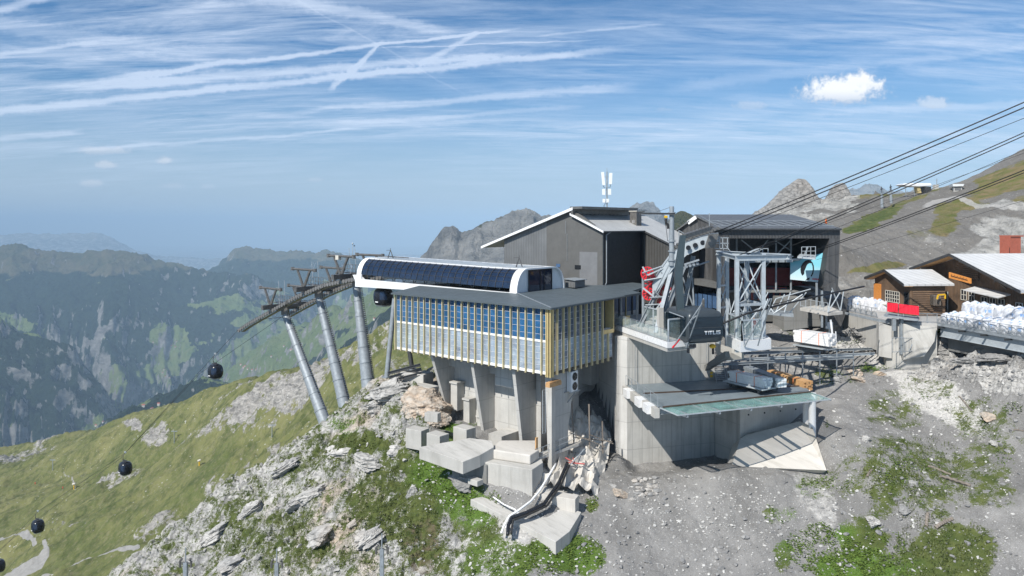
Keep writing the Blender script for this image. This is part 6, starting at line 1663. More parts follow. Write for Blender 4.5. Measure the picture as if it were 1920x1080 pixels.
for px in (1424,1430,1440): mb.beam(at(px,475,75), at(px,465,75), .06, .06)
mb.beam(at(1420,466,75), at(1440,466,75), .06, .06); mb.build('rope_shoe', m_['galv_light'], sfm)
mb = MB()
for x0,y0,x1,y1,Y_ in ((1365,600,1378,562,72),(1367,560,1372,600,72),(1375,585,1382,575,71),(1408,640,1440,560,68.3),(1386,570,1378,610,71)): mb.tube(at(x0,y0,Y_), at(x1,y1,Y_), .06, n=6)
mb.build('diagonal', m_['galv_light'], sfm)

# ================================================================== I. ropes
def rope(pts, r, label, sag=0, name='rope', seg=14):
    P = [at(*p) for p in pts]; out_ = []
    for a_, b_ in zip(P[:-1], P[1:]):
        for k in range(seg):
            t = k / seg; p = a_.lerp(b_, t); p.z -= sag * 4 * t * (1 - t); out_.append(p)
    out_.append(P[-1]); mb = MB(); mb.path(out_, r, 6)
    return tag(mb.build(name, m_['cable'], smooth=True), label, 'rope', 'ropes of the cable car')
def ext(x0, y0, Y0, x1, y1, Y1, k=1.45):
    """run straight on past the frame edge"""
    a_, b_ = at(x0, y0, Y0), at(x1, y1, Y1); c = a_ + (b_ - a_) * k
    return (CX + F * c.x / c.y, HY - F * c.z / c.y, c.y)
RP = [((1340,436,74),(1920,187,60),.058,'uppermost thick track rope rising from the saddle beam to the top right'),
      ((1345,440,74.2),(1920,197,59.5),.058,'second thick track rope, just under the uppermost one'),
      ((1330,450,74.6),(1920,217,62),.028,'thin haul rope third from the top on the right'),
      ((1380,481,76),(1920,244,62),.048,'fourth rope from the top on the right, leaving the steel frame'),
      ((1384,484,76.3),(1920,250,61.7),.048,'fifth rope from the top on the right, paired with the fourth'),
      ((1430,482,78),(1920,277,66),.024,'thin rope running up right from the roof beams of the steel frame'),
      ((1530,468,90),(1920,315,70),.050,'rope leaving the hall balcony, upper of the lowest pair on the right'),
      ((1531,471,90.2),(1920,320,70),.045,'rope leaving the hall balcony, lower of the lowest pair on the right'),
      ((1531,487,90),(1920,372,72),.018,'lowest very thin rope crossing the scree slope on the right'),
      ((1400,470,80),(1920,283,68),.020,'very thin rope just above the lowest pair on the right')]
for p, q, r_, lab in RP: rope([p, ext(*p, *q)], r_, lab, .25)
rope([(1346,610,67.5),(1400,588,67.5),(1470,570,70),(1530,556,74),(1620,537,80)], .10, 'heavy black supply hose strung from the cabin side to the right', 0, 'supply_hose')
rope([(1430,573,85),(1510,553,88)], .05, 'thin dark line in front of the guide struts of the hall', .2, 'guy_line')
rope([(1590,612,92),(1600,622,90),(1608,632,89),(1615,640,88)], .05, 'black hose hanging off the slanted wall of the hall', 0, 'hose')
for o_ in list(bpy.data.objects):
    if o_.name in ('supply_hose', 'guy_line', 'hose'):
        o_['category'] = 'hose'; del o_['group']
simple('sheave', (0.26, 0.25, 0.235), 0.45, 0.5, 0.35, 4)
# ================================================================== J. gondola lift: pylons, cabins, ropes
def tp(a, b, z): return gl(a, b, z)
ZC = [(34, -6.9), (38, -7.25), (45, -8.45), (52, -10.6), (59, -13.3), (66, -16.0), (69.5, -17.6)]
def zrope(b): return float(np.interp(b, [q[0] for q in ZC], [q[1] for q in ZC]))
PYL = [(41, (692, 738, 97.5), 'gondola pylon nearest to the white station, rightmost of the three'), (50, (650, 775, 102), 'middle one of the three leaning gondola pylons'), (59, (612, 799, 106), 'leftmost and lowest of the three leaning gondola pylons')]
for bq, base_, lab in PYL:
    top_ = tp(8.6, bq, zrope(bq) - 1.0); bot = at(*base_); d_ = bot - top_
    foot = top_ + d_ * 1.3
    py_ = thing('gondola_pylon', foot, lab, 'pylon', 'leaning pylons of the gondola lift')
    mb = MB(); N = 9
    for k in range(N):
        p, q = top_.lerp(foot, k / N), top_.lerp(foot, (k + 1) / N)
        mb.tube(p, q, .50 + .062 * k, .50 + .062 * (k + 1) - .015, 24)
        mb.tube(q - d_.normalized() * .12, q + d_.normalized() * .04, .57 + .062 * (k + 1), n=24)
    mb.build('shaft', m_['galv'], py_, smooth=2)
    off = Vector((.58, -.42, 0)); off2 = Vector((.75, -.22, 0))
    lad = MB()
    for o1 in (off, off2): lad.tube(top_ + o1 * 1.1, foot + o1 * 1.55, .035, n=5)
    mb = lad
    for k in range(70): t = k / 70; c0 = (top_ + off * 1.1).lerp(foot + off * 1.55, t); c1 = (top_ + off2 * 1.1).lerp(foot + off2 * 1.55, t); mb.beam(c0, c1, .05, .10)
    mb.build('ladder', m_['steel_dark'], py_)
    # head: cross arm, catwalks, lifting frame
    zc_ = zrope(bq)
    mb = MB(); mb.beam(tp(4.6, bq, zc_ + .45), tp(12.4, bq, zc_ + .45), .6, .7); mb.beam(top_, top_ + Vector((0, 0, 1.6)), 1.0, 1.0); mb.build('cross_arm', m_['steel_brown'], py_)
    for a_ in (6.0, 11.0):
        mb = MB()
        for s_ in (-1, 1):
            mb.beam(tp(a_, bq, zc_ + .7), tp(a_, bq + s_ * 1.6, zc_ + 3.2), .2, .32)
            mb.beam(tp(a_, bq + s_ * 1.6, zc_ + 3.2), tp(a_, bq + s_ * .4, zc_ + .9), .14, .2)
        mb.tube(tp(a_, bq - 2.9, zc_ + 3.3), tp(a_, bq + 2.9, zc_ + 3.3), .17, n=8)
        for s_ in (-2.9, 2.9): mb.tube(tp(a_ - .01, bq + s_, zc_ + 3.05), tp(a_, bq + s_, zc_ + 3.55), .26, n=8)
        mb.build('lifting_frame', m_['steel_brown'], py_)
    mb = MB()
    for k in range(9): b_ = bq - 2.6 + k * .65; mb.beam(tp(8.5, b_, zc_ + .9), tp(8.5, b_, zc_ + 2.0), .05, .05)
    for z_ in (1.4, 2.0): mb.beam(tp(8.5, bq - 2.6, zc_ + z_), tp(8.5, bq + 2.6, zc_ + z_), .05, .05)
    mb.beam(tp(8.5, bq - 2.7, zc_ + .85), tp(8.5, bq + 2.7, zc_ + .85), 1.4, .08); mb.build('catwalk', m_['steel_brown'], py_)
    mb = MB()
    for a_ in (7.6, 8.6): mb.tube(tp(a_, bq, zc_ + .8), tp(a_, bq + .3, zc_ + 4.4), .035, n=5)
    if bq == 41: mb.tube(tp(8.0, bq, zc_ + 3), tp(8.0, bq, zc_ + 5.0), .04, n=5); mb.ball(tp(8.0, bq, zc_ + 5.0), .14); mb.ball(tp(8.3, bq, zc_ + 4.7), .12)
    mb.build('aerial', m_['galv_light'], py_)
    if bq == 41:
        mb = MB(); mb.obox(tp(6, bq + .6, zc_ + 3.1), gV * .5, gU * .7, (0, 0, .6)); mb.build('control_box', m_['cream'], py_)
    # sheave trains
    for a_, s0, s1 in ((6.0, -4.4 if bq < 59 else -4.6, 4.3 if bq < 59 else 9.5), (11.0, -4.4, 4.2)):
        mb = MB(); n_ = int((s1 - s0) / .62)
        for k in range(n_ + 1):
            b_ = bq + s0 + (s1 - s0) * k / n_; zz = zrope(b_) - .28
            mb.tube(tp(a_ - .10, b_, zz), tp(a_ + .10, b_, zz), .29, n=12)
        t_ = mb.build('sheave_train', m_['sheave'], py_)
        mb = MB(); st_ = 5
        for k in range(st_):
            b0, b1 = bq + s0 + (s1 - s0) * k / st_, bq + s0 + (s1 - s0) * (k + 1) / st_
            mb.beam(tp(a_ + .2, b0, zrope(b0) - .22), tp(a_ + .2, b1, zrope(b1) - .22), .14, .42)
            mb.beam(tp(a_ + .75, b0, zrope(b0) - .55), tp(a_ + .75, b1, zrope(b1) - .55), .7, .06)
            mb.beam(tp(a_ + 1.1, b0, zrope(b0) + .4), tp(a_ + 1.1, b1, zrope(b1) + .4), .05, .05); mb.beam(tp(a_ + 1.1, b0, zrope(b0) - .5), tp(a_ + 1.1, b0, zrope(b0) + .4), .05, .05)
        mb.build('rocker_beam', m_['steel_brown'], t_)
    mb = MB(); mb.beam(tp(6.2, bq + .4, zc_ - .1), tp(11, bq + .4, zc_ - .1), .25, .3); mb.beam(tp(6.2, bq + 3.5, zrope(bq + 3.5) - .5), tp(11, bq + 3.5, zrope(bq + 3.5) - .5), .07, .07); mb.build('tie', m_['steel_brown'], py_)
# gondolas ------------------------------------------------------------
def gondola_proto():
    g = thing('gondola', (0, 0, 0), 'x', 'gondola', 'black cabins of the gondola lift')
    # x = along the rope, y = across, origin at cabin floor centre
    def sec(s, z, n=24, p=3.2):
        pts = []
        for i in range(n):
            a_ = 2 * math.pi * i / n; c, s_ = math.cos(a_), math.sin(a_)
            pts.append(Vector((abs(c) ** (2 / p) * math.copysign(1, c) * 1.22 * s, abs(s_) ** (2 / p) * math.copysign(1, s_) * 1.06 * s, z)))
        return pts
    def loft(secs, n=24, cap=True, i0=0, i1=None):
        mb = MB()
        for s, z in secs: mb.v += [tuple(p) for p in sec(s, z, n)]
        rng_ = range(n) if i1 is None else range(i0, i1)
        for r_ in range(len(secs) - 1):
            for i in rng_: mb.f.append((r_ * n + i % n, r_ * n + (i + 1) % n, (r_ + 1) * n + (i + 1) % n, (r_ + 1) * n + i % n)); mb.mi.append(0)
        if cap: mb.f += [tuple(range(n))[::-1], tuple(range((len(secs) - 1) * n, len(secs) * n))]; mb.mi += [0, 0]
        return mb
    loft([(.72, .02), (.86, .22), (.97, .62), (1.0, 1.05), (.975, 1.5), (.90, 1.9), (.76, 2.18), (.52, 2.32), (.2, 2.38)]).build('body', m_['black'], g, smooth=2)
    loft([(.68, -.06), (.76, .06), (.80, .12)]).build('skirt', m_['galv'], g, smooth=2)
    for i0 in (1, 7, 13, 19):
        loft([(.992, .86), (1.012, 1.10), (.99, 1.5), (.915, 1.88)], cap=False, i0=i0, i1=i0 + 4 if i0 in (1, 13) else i0 + 4).build('window', m_['glass_dark'], g, smooth=True)
    mb = MB(); mb.obox((.05, -1.075, .55), (.55, 0, 0), (0, .02, 0), (0, 0, .13)); mb.obox((.05, 1.075, .55), (.55, 0, 0), (0, .02, 0), (0, 0, .13)); mb.build('lettering_strip', m_['white_paint'], g)
    mb = MB(); mb.obox((0, 0, 2.42), (1.5, 0, 0), (0, .5, 0), (0, 0, .10)); mb.obox((0, 0, 2.52), (.5, 0, 0), (0, .3, 0), (0, 0, .18)); mb.build('roof_frame', m_['steel_dark'], g)
    mb = MB(); mb.path([(0, 0, 2.5), (.0, .25, 2.62), (0, .42, 2.9), (0, .42, 3.3), (0, .30, 3.75), (0, 0.05, 4.0)], .055, 8); hgr_ = mb.build('hanger', m_['steel_dark'], g, smooth=True)
    mb = MB(); mb.obox((0, 0, 4.05), (.55, 0, 0), (0, .14, 0), (0, 0, .18)); mb.tube((-.2, -.12, 4.15), (-.2, .12, 4.15), .09, n=10); mb.tube((.2, -.12, 4.15), (.2, .12, 4.15), .09, n=10); mb.build('grip', m_['galv_light'], hgr_)
    return g
g0 = gondola_proto()
gang = math.atan2(gU.y, gU.x)
for i, (px, py, Y_, rz, lab) in enumerate(((719, 573, 92.5, gang, 'black gondola cabin hanging under the left end of the white station'), (404, 709, 120, gang, 'black gondola cabin on the rope left of the pylons, highest over the valley'),
        (235, 889, 134, gang, 'black gondola cabin over the grassy slope, above the bend of the track'), (71, 997, 142, gang, 'black gondola cabin over the meadow near the lower left path'), (-2, 1071, 148, gang, 'black gondola cabin cut by the bottom left edge of the photo'))):
    o_ = g0 if i == 0 else copy_tree(g0)
    o_.location = at(px, py, Y_); o_.rotation_euler = (0, 0, rz); o_['label'] = lab
def lrope(P, r, lab):
    mb = MB(); mb.path(P, r, 6); return tag(mb.build('rope', m_['cable'], smooth=True), lab, 'rope', 'haul ropes of the gondola lift')
g1 = at(404, 709, 120) + Vector((0, 0, 4.0)); g2 = at(235, 889, 134) + Vector((0, 0, 4.0)); g3 = at(71, 997, 142) + Vector((0, 0, 4)); g4 = at(-2, 1071, 148) + Vector((0, 0, 4))
lrope([tp(6, b_, zrope(b_) + .02) for b_ in range(34, 70, 2)] + [g1, g2, g3, g4, g4 + (g4 - g3)], .03, 'haul rope carrying the black gondolas from the near side of the pylons')
lrope([tp(11, b_, zrope(b_) + .02) for b_ in range(34, 64, 2)] + [at(375, 700, 128), at(225, 860, 142), at(60, 980, 152), at(-60, 1080, 160)], .03, 'haul rope on the far side of the pylons, without cabins')

# masts whose heads rise into the bottom edge
for px, py, Y_, lab in ((348, 1036, 58, 'dark mast head with insulators at the bottom edge, leftmost of three'), (519, 1038, 60, 'slim dark mast head at the bottom edge, middle of three'), (716, 1010, 56, 'tallest dark mast at the bottom edge, rightmost of three')):
    c = at(px, py, Y_); gz_ = hz(c.x, c.y); ms = thing('cable_mast', Vector((c.x, c.y, min(gz_, c.z - 3))), lab, 'mast')
    mb = MB(); mb.beam(Vector((c.x, c.y, c.z - .8)), Vector((c.x, c.y, min(gz_ - .5, c.z - 3.5))), .30, .30); mb.tube(c + Vector((0, 0, .4)), c - Vector((0, 0, .9)), .05, n=6); mb.build('post', m_['galv'], ms)
    mb = MB()
    for s_ in (-.45, .45):
        mb.tube(c + Vector((s_, 0, -.7)), c + Vector((s_, 0, -1.2)), .10, n=8); mb.beam(c + Vector((0, 0, -.8)), c + Vector((s_, 0, -.9)), .08, .08); mb.ball(c + Vector((s_ * .8, 0, -.55)), .13)
    mb.build('head', m_['steel_brown'], ms)

# ================================================================== K. terrace, chalets, bags
ZTR = -11.5
def trp(px, py): Y_ = -ZTR * F / (py - HY); return Vector(((px - CX) / F * Y_, Y_, ZTR))
tr = thing('terrace', trp(1700, 600), 'concrete restaurant terrace with retaining wall in front of the chalets', 'terrace')
T = [trp(1583, 581), trp(1662, 600), trp(1700, 604), trp(1757, 606), Vector((trp(1757, 606).x + 5, 86, ZTR)), Vector((64, 92, ZTR)), Vector((66, 112, ZTR)), trp(1575, 556)]
mb = MB(); mb.slab(T, .5); mb.build('floor', m_['terrace_floor'], tr)
mb = MB()
for (p, q, t_, zz) in ((T[0], T[1], .4, -15.5), (T[1], T[2], .5, -18), (T[2], T[3], .5, -18)):
    mb.prism([Vector((p.x, p.y, zz)), Vector((q.x, q.y, zz)), Vector((q.x, q.y, ZTR - .52)), Vector((p.x, p.y, ZTR - .52))], (.3, 1.2, 0))
mb.build('retaining_wall', m_['concrete_pale'], tr)
mb = MB(); q = [at(1604,605,88.5), at(1668,617,84.6), at(1668,668,84.6), at(1652,640,86)]; mb.prism([at(1648,605,85.6), at(1672,612,84.8), at(1672,672,84.8), at(1648,668,85.6)], (.3, 1.2, 0)); mb.build('wing_wall', m_['concrete_pale'], tr)
mb = MB(); mb.prism([at(1694,607,83.6), at(1756,614,82.4), at(1752,640,82.2), at(1733,668,82.2), at(1694,675,83.6)], (.3, 1.6, 0)); mb.build('front_wall', m_['concrete_pale'], tr)
mb = MB(); mb.beam(at(1585,587,91.6), at(1668,605,84.9), .12, .30); mb.build('cable_tray', m_['galv'], tr)
mb = MB(); mb.prism([at(1672,612,85.2), at(1694,615,84.4), at(1694,660,84.4), at(1672,660,85.2)], (0, .2, 0)); mb.build('steel_door', m_['steel_brown'], tr)
# steel deck in front of the big chalet
sk = thing('timber_deck', trp(1840, 620), 'grey steel girder deck with arched railing carrying rows of white bags', 'deck')
d0, d1 = trp(1757, 606), trp(1920, 634); dd_ = (d1 - d0).normalized(); d2 = d0 + dd_ * 22
pr_ = Vector((-dd_.y, dd_.x, 0)); 
if pr_.x < 0: pr_ = -pr_
mb = MB(); mb.slab([d0, d2, d2 + pr_ * 11, d0 + pr_ * 11], .28); mb.build('floor', m_['galv'], sk)
mb = MB(); mb.ibeam(d0 + pr_ * .5 + Vector((0, 0, -.95)), d2 + pr_ * .5 + Vector((0, 0, -.95)), .3, 1.2, .05); mb.build('girder', m_['galv_light'], sk)
mb = MB()
for k in range(7): c = d0 + dd_ * (.6 + k * 2.9); mb.beam(c - pr_ * .45 + Vector((0, 0, -.42)), c + pr_ * 9 + Vector((0, 0, -.42)), .14, .2)
mb.build('joist', m_['steel_dark'], sk)
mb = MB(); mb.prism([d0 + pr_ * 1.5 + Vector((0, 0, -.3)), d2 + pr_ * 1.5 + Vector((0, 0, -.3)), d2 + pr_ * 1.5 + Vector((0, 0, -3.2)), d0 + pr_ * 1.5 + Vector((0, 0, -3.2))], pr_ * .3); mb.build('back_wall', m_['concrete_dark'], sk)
def arched_rail(p, q, parent, arcs=True):
    d_ = q - p; n_ = max(1, round(d_.length / 1.35)); u = d_ / n_
    for k in range(n_):
        a_ = p + u * k; b_ = a_ + u; mb = MB()
        mb.beam(a_, a_ + Vector((0, 0, 1.1)), .06, .06); mb.beam(a_ + Vector((0, 0, 1.1)), b_ + Vector((0, 0, 1.1)), .06, .05); mb.beam(a_ + Vector((0, 0, .1)), b_ + Vector((0, 0, .1)), .05, .05)
        if arcs:
            for rr_ in (.62, .5):
                pts = [a_ + u * (.5 + .8 * rr_ * math.cos(t)) + Vector((0, 0, .12 + rr_ * math.sin(t))) for t in np.linspace(0, math.pi, 9)]
                for s_, e_ in zip(pts[:-1], pts[1:]): mb.beam(s_, e_, .04, .04)
        for j in range(1, 9): c = a_ + u * j / 9; mb.beam(c + Vector((0, 0, .1)), c + Vector((0, 0, .55 if arcs else 1.1)), .02, .02)
        mb.build('railing_panel', m_['galv'], parent)
arched_rail(d0 + Vector((0, 0, 0)), d0 + dd_ * 18, sk)
arched_rail(T[0].lerp(T[1], .02), T[0].lerp(T[1], .80), tr)
arched_rail(T[2].lerp(T[3], .35), T[3], tr, False)
# red tarpaulins on a small steel platform
rp2 = thing('lift_platform', at(1690, 600, 83), 'small steel platform on two columns hung with red tarpaulins', 'platform')
mb = MB(); mb.slab([at(1657,590,84.6), at(1722,599,82.0), at(1724,594,84), at(1662,586,86.6)], .2); mb.build('floor', m_['galv'], rp2)
for px in (1676, 1690):
    mb = MB(); mb.ibeam(at(px, 597, 84), at(px, 664 if px == 1690 else 620, 84), .35, .35, .05); mb.build('column', m_['galv'], rp2)
for x0, x1, y0, y1 in ((1663, 1683, 567, 569), (1685, 1722, 569.5, 574)):
    mb = MB(); N = 14; vs = []
    for i in range(N + 1):
        t = i / N; x_ = x0 + (x1 - x0) * t; Y_ = 84.4 - (x_ - 1660) / 62 * 2.3; yt = y0 + (y1 - y0) * t
        for yy in (yt, yt + 17): vs.append(at(x_, yy, Y_) + Vector((0, -.05 - .05 * math.sin(i * 1.9), 0)))
    mb.add(vs, [(2 * i, 2 * i + 1, 2 * i + 3, 2 * i + 2) for i in range(N)]); o_ = mb.build('red_tarpaulin', m_['red_cloth'], rp2); s_ = o_.modifiers.new('thick', 'SOLIDIFY'); s_.thickness = .02
mb = MB()
for px in (1663, 1684, 1694, 1722): Y_ = 84.5 - (px - 1660) / 62 * 2.3; mb.beam(at(px, 593, Y_), at(px, 567 + (px - 1663) * .1, Y_), .05, .05)
mb.build('post', m_['galv_light'], rp2)
mb = MB(); c = at(1708,670,82.5)
for x0,y0,x1,y1 in ((1673,662,1673,634),(1673,634,1695,633),(1695,633,1695,662),(1695,634,1716,634),(1716,634,1716,660),(1704,658,1716,636),(1673,660,1716,658)): mb.tube(at(x0,y0,83), at(x1,y1,83), .04, n=6)
for k in range(9): mb.tube(at(1675 + k * 4.8, 660, 83), at(1675 + k * 4.8, 634, 83), .015, n=4)
tag(mb.build('mesh_gate', m_['galv']), 'low wire mesh gate at the foot of the platform columns', 'gate')
# white bags
def bag_proto():
    b = thing('big_bag', (0, 0, 0), 'x', 'bag', 'white builder bags standing on the terrace')
    mb = MB(); n = 16
    for z, s, p in ((0, .93, 5), (.12, 1.04, 4), (.5, 1.10, 3.4), (.95, 1.05, 3.6), (1.12, .98, 3), (1.26, .74, 2.4), (1.36, .40, 2), (1.44, .22, 2)):
        for i in range(n):
            a_ = 2 * math.pi * i / n; c, s_ = math.cos(a_), math.sin(a_); w_ = 1 + .05 * math.sin(5 * a_ + z * 6) + (.10 * math.sin(3 * a_ + 1) if z > 1.2 else 0)
            mb.v.append((abs(c) ** (2 / p) * math.copysign(1, c) * .5 * s * w_, abs(s_) ** (2 / p) * math.copysign(1, s_) * .5 * s * w_, z))
    for r_ in range(7):
        for i in range(n): mb.f.append((r_ * n + i, r_ * n + (i + 1) % n, (r_ + 1) * n + (i + 1) % n, (r_ + 1) * n + i)); mb.mi.append(0)
    mb.f += [tuple(range(n))[::-1], tuple(range(7 * n, 8 * n))]; mb.mi += [0, 0]
    mb.v = [(x + random.uniform(-.035, .035), y + random.uniform(-.035, .035), z + (random.uniform(-.04, .04) if z > .3 else 0)) for x, y, z in mb.v]
    mb.build('sack', m_['bag_white'], b)
    mb = MB(); mb.obox((.0, -.545, .62), (.42, 0, 0), (0, .02, 0), (0, 0, .34)); mb.obox((.12, -.12, 1.30), (.34, .1, .06), (-.05, .26, 0), (0, 0, .10)); mb.obox((.545, .05, .7), (.02, 0, 0), (0, .4, 0), (0, 0, .3)); mb.build('print_patch', m_['bag_blue'], b)
    return b
bg0 = bag_proto(); nbag = 0
spots = []
for r_ in range(4):
    for k in range(16):
        c = d0 + dd_ * (.7 + k * 1.08) + pr_ * (.75 + r_ * 1.12); spots.append((c, 'R', r_, k, 0))
for r_ in range(2, 4):
    for k in range(15): c = d0 + dd_ * (1.2 + k * 1.10) + pr_ * (.8 + r_ * 1.12) + Vector((0, 0, 1.15)); spots.append((c, 'R', r_, k, 1))
e0, e1 = trp(1588, 577), trp(1702, 588); ee = (e1 - e0).normalized(); ep = Vector((-ee.y, ee.x, 0)); ep = ep if ep.y > 0 else -ep
for r_ in range(3):
    for k in range(8): spots.append((e0 + ee * (.3 + k * 1.02) + ep * (r_ * 1.1), 'L', r_, k, 0))
ordn = ['first', 'second', 'third', 'fourth', 'fifth', 'sixth', 'seventh', 'eighth', 'ninth', 'tenth', 'eleventh', 'twelfth', 'thirteenth', 'fourteenth', 'fifteenth', 'sixteenth']
for c, side, r_, k, lay in spots:
    o_ = bg0 if nbag == 0 else copy_tree(bg0); nbag += 1
    o_.location = c + Vector((random.uniform(-.08, .08), random.uniform(-.08, .08), 0)); o_.rotation_euler = (0, 0, random.choice((0, math.pi / 2, math.pi, -math.pi / 2)) + random.uniform(-.3, .3))
    s_ = random.uniform(.92, 1.08); o_.scale = (s_, s_, s_ * random.uniform(.94, 1.08))
    if side == 'R':
        row = ['in the front row behind the arched railing', 'in the second row behind the railing', 'in the third row behind the railing', 'in the rear row'][r_]
        o_['label'] = ('upper white bag ' if lay else 'white bag ') + row + ', ' + ordn[k] + ' from the left'
    else:
        o_['label'] = 'white and blue bag left of the red tarpaulins, ' + ['front', 'middle', 'rear'][r_] + ' row, ' + ordn[k] + ' from the left'
# chalets
def chalet(name, lab, gl_, ap_, gr__, rdir, rlen, over, wall_z, asym=None, roof='roof_chalet'):
    """gl_, ap_, gr__: left eave, apex, right eave of the gable edge"""
    t_ = thing(name, Vector((ap_.x, ap_.y, wall_z)), lab, 'chalet')
    e = rdir * rlen
    th_ = Vector((0, 0, .28))
    mb = MB(); mb.slab([gl_, ap_, ap_ + e, gl_ + e], .24); rl1 = mb.build('roof', m_[roof], t_)
    mb = MB(); mb.slab([ap_ + Vector((0, 0, .003)), gr__ + Vector((0, 0, .003)), gr__ + e + Vector((0, 0, .003)), ap_ + e + Vector((0, 0, .003))], .24); rr1 = mb.build('roof', m_[roof], t_)
    mb = MB()
    for p, q in ((gl_, ap_), (ap_, gr__)): mb.prism([p + Vector((0, 0, .06)), q + Vector((0, 0, .06)), q - th_, p - th_], rdir * -.08)
    mb.build('bargeboard', m_['steel_dark'], rl1)
    mb = MB(); mb.slab([gl_ + rdir * .1 + Vector((0, 0, -.26)), ap_ + rdir * .1 + Vector((0, 0, -.26)), ap_ + rdir * (over + .1) + Vector((0, 0, -.26)), gl_ + rdir * (over + .1) + Vector((0, 0, -.26))], .04); mb.slab([ap_ + rdir * .1 + Vector((0, 0, -.26)), gr__ + rdir * .1 + Vector((0, 0, -.26)), gr__ + rdir * (over + .1) + Vector((0, 0, -.26)), ap_ + rdir * (over + .1) + Vector((0, 0, -.26))], .04); mb.build('soffit', m_['wood_light'], rl1)
    i0, i1 = gl_.lerp(gr__, .07), gl_.lerp(gr__, .95)
    def wz(t): # roof height over the gable line
        ta = (ap_ - gl_).dot((gr__ - gl_).normalized()) / (gr__ - gl_).length
        return gl_.z + (ap_.z - gl_.z) * t / ta if t < ta else ap_.z + (gr__.z - ap_.z) * (t - ta) / (1 - ta)
    ta = (ap_ - gl_).dot((gr__ - gl_).normalized()) / (gr__ - gl_).length
    def gp(t, z): p = gl_.lerp(gr__, t) + rdir * over; return Vector((p.x, p.y, z))
    mb = MB(); mb.prism([gp(.07, wall_z), gp(.07, wz(.07) - .3), gp(ta, ap_.z - .32), gp(.95, wz(.95) - .3), gp(.95, wall_z)], rdir * .3); mb.build('gable_wall', m_['planks'], t_)
    mb = MB(); mb.prism([gp(.95, wall_z) + rdir * .31, gp(.95, gr__.z - .2) + rdir * .31, gp(.95, gr__.z - .2) + rdir * (rlen - 2), gp(.95, wall_z) + rdir * (rlen - 2)], (gr__ - gl_).normalized() * -.3); mb.build('side_wall', m_['logs'], t_)
    return t_, gp, wz, ta, rl1, rr1
def win(parent, gp, rdir, t0, t1, z0, z1, nx=3, ny=2, frame='cream'):
    a_, b_, c_, d_ = gp(t0, z0), gp(t1, z0), gp(t1, z1), gp(t0, z1); mb = MB(); mb.prism([p - rdir * .02 for p in (a_, b_, c_, d_)], rdir * -.03); w_ = mb.build('window', m_['window_dark'], parent)
    mb = MB()
    for k in range(nx + 1): t = k / nx; mb.beam(a_.lerp(b_, t) - rdir * .06, d_.lerp(c_, t) - rdir * .06, .08, .06)
    for k in range(ny + 1): t = k / ny; mb.beam(a_.lerp(d_, t) - rdir * .065, b_.lerp(c_, t) - rdir * .065, .06, .08)
    mb.build('frame', m_[frame], w_)
def arc_(px, py, Y): return at(px, py, Y)
A_l, A_a, A_r = at(1705, 503, 98), at(1780, 476, 90), at(1914, 546, 80.5)
rd = Vector(((A_l - A_r).y, -(A_l - A_r).x, 0)).normalized()
big, gpb, wzb, tab, _, _ = chalet('mountain_chalet', 'large weathered timber chalet with pale sheet roof and orange sign over the terrace', A_l, A_a, A_r, rd, 24, 1.5, ZTR)
for t0, t1, z0, z1, nx in ((.42,.47,-9.6,-8.3,2),(.49,.54,-9.6,-8.3,2),(.60,.65,-10.2,-8.9,2),(.67,.72,-10.2,-8.9,2),(.74,.79,-10.2,-8.9,2),(.88,.93,-10.4,-9.1,2)): win(big, gpb, rd, t0, t1, z0, z1, nx)
win(big, gpb, rd, .47, .50, -6.6, -5.5, 2)
mb = MB(); mb.prism([gpb(.36, -6.9), gpb(.58, -7.0), gpb(.58, -4.9), gpb(.44, -4.6), gpb(.38, -5.4)], rd * -.12); mb.build('loft_hatch', m_['logs'], big)
mb = MB(); mb.slab([gpb(.55, -7.7), gpb(.84, -8.2), gpb(.84, -8.55) - rd * 1.8, gpb(.55, -8.1) - rd * 1.8], .12); mb.build('porch_roof', m_['roof_chalet'], big)
mb = MB()
for t in (.12, .5, .8): p = gpb(t, wzb(t) - .5); mb.beam(p, p - rd * 1.55, .22, .26); p = gpb(t, wzb(t) - 1.4); mb.beam(p, p - rd * 1.2 + Vector((0, 0, .9)), .14, .14)
mb.build('purlin', m_['planks_grey'], big)
mb = MB(); mb.prism([gpb(.13, ZTR + .1), gpb(.30, ZTR + .1), gpb(.30, ZTR + 2.7), gpb(.13, ZTR + 2.7)], rd * -.1); dw = mb.build('glass_door', m_['window_dark'], big)
mb = MB()
for t in (.13, .20, .25, .30): mb.beam(gpb(t, ZTR + .1) - rd * .14, gpb(t, ZTR + 2.7) - rd * .14, .1, .08)
mb.build('frame', m_['galv_light'], dw)
# orange sign board with cut-out letters too weathered to read
sg = thing('sign_board', gpb(.42, -7.6) - rd * 1.4, 'long orange wooden sign board with dark script on the big chalet gable', 'sign')
s0, s1_ = at(1779, 521, 87.0), at(1820, 532, 84.2)
mb = MB(); mb.prism([s0, s1_, s1_ + Vector((0, 0, .62)), s0 + Vector((0, 0, .70))], rd * .12); mb.build('board', m_['orange_paint'], sg)
mb = MB()
for k in range(17):
    t = .12 + k * .045; p = s0.lerp(s1_, t) + Vector((0, 0, .26)) - rd * .03; hh2 = .12 + .12 * ((k * 7) % 3 == 0)
    mb.beam(p, p + Vector((0, 0, hh2)) + dd_ * .06, .04, .04); mb.beam(p + Vector((0, 0, hh2 * .5)), p + dd_ * .09 + Vector((0, 0, .02)), .04, .035)
mb.build('lettering', m_['rail_steel'], sg)
B_l, B_a, B_r = at(1621, 520, 97), at(1658, 505.5, 93.5), at(1695, 533, 88.5)
rd2 = Vector(((B_l - B_r).y, -(B_l - B_r).x, 0)).normalized()
sm, gps, wzs, tas, _, _ = chalet('small_chalet', 'small timber annex chalet with orange corner and lattice window behind the bags', B_l, B_a, B_r, rd2, 6.6, 1.1, ZTR)
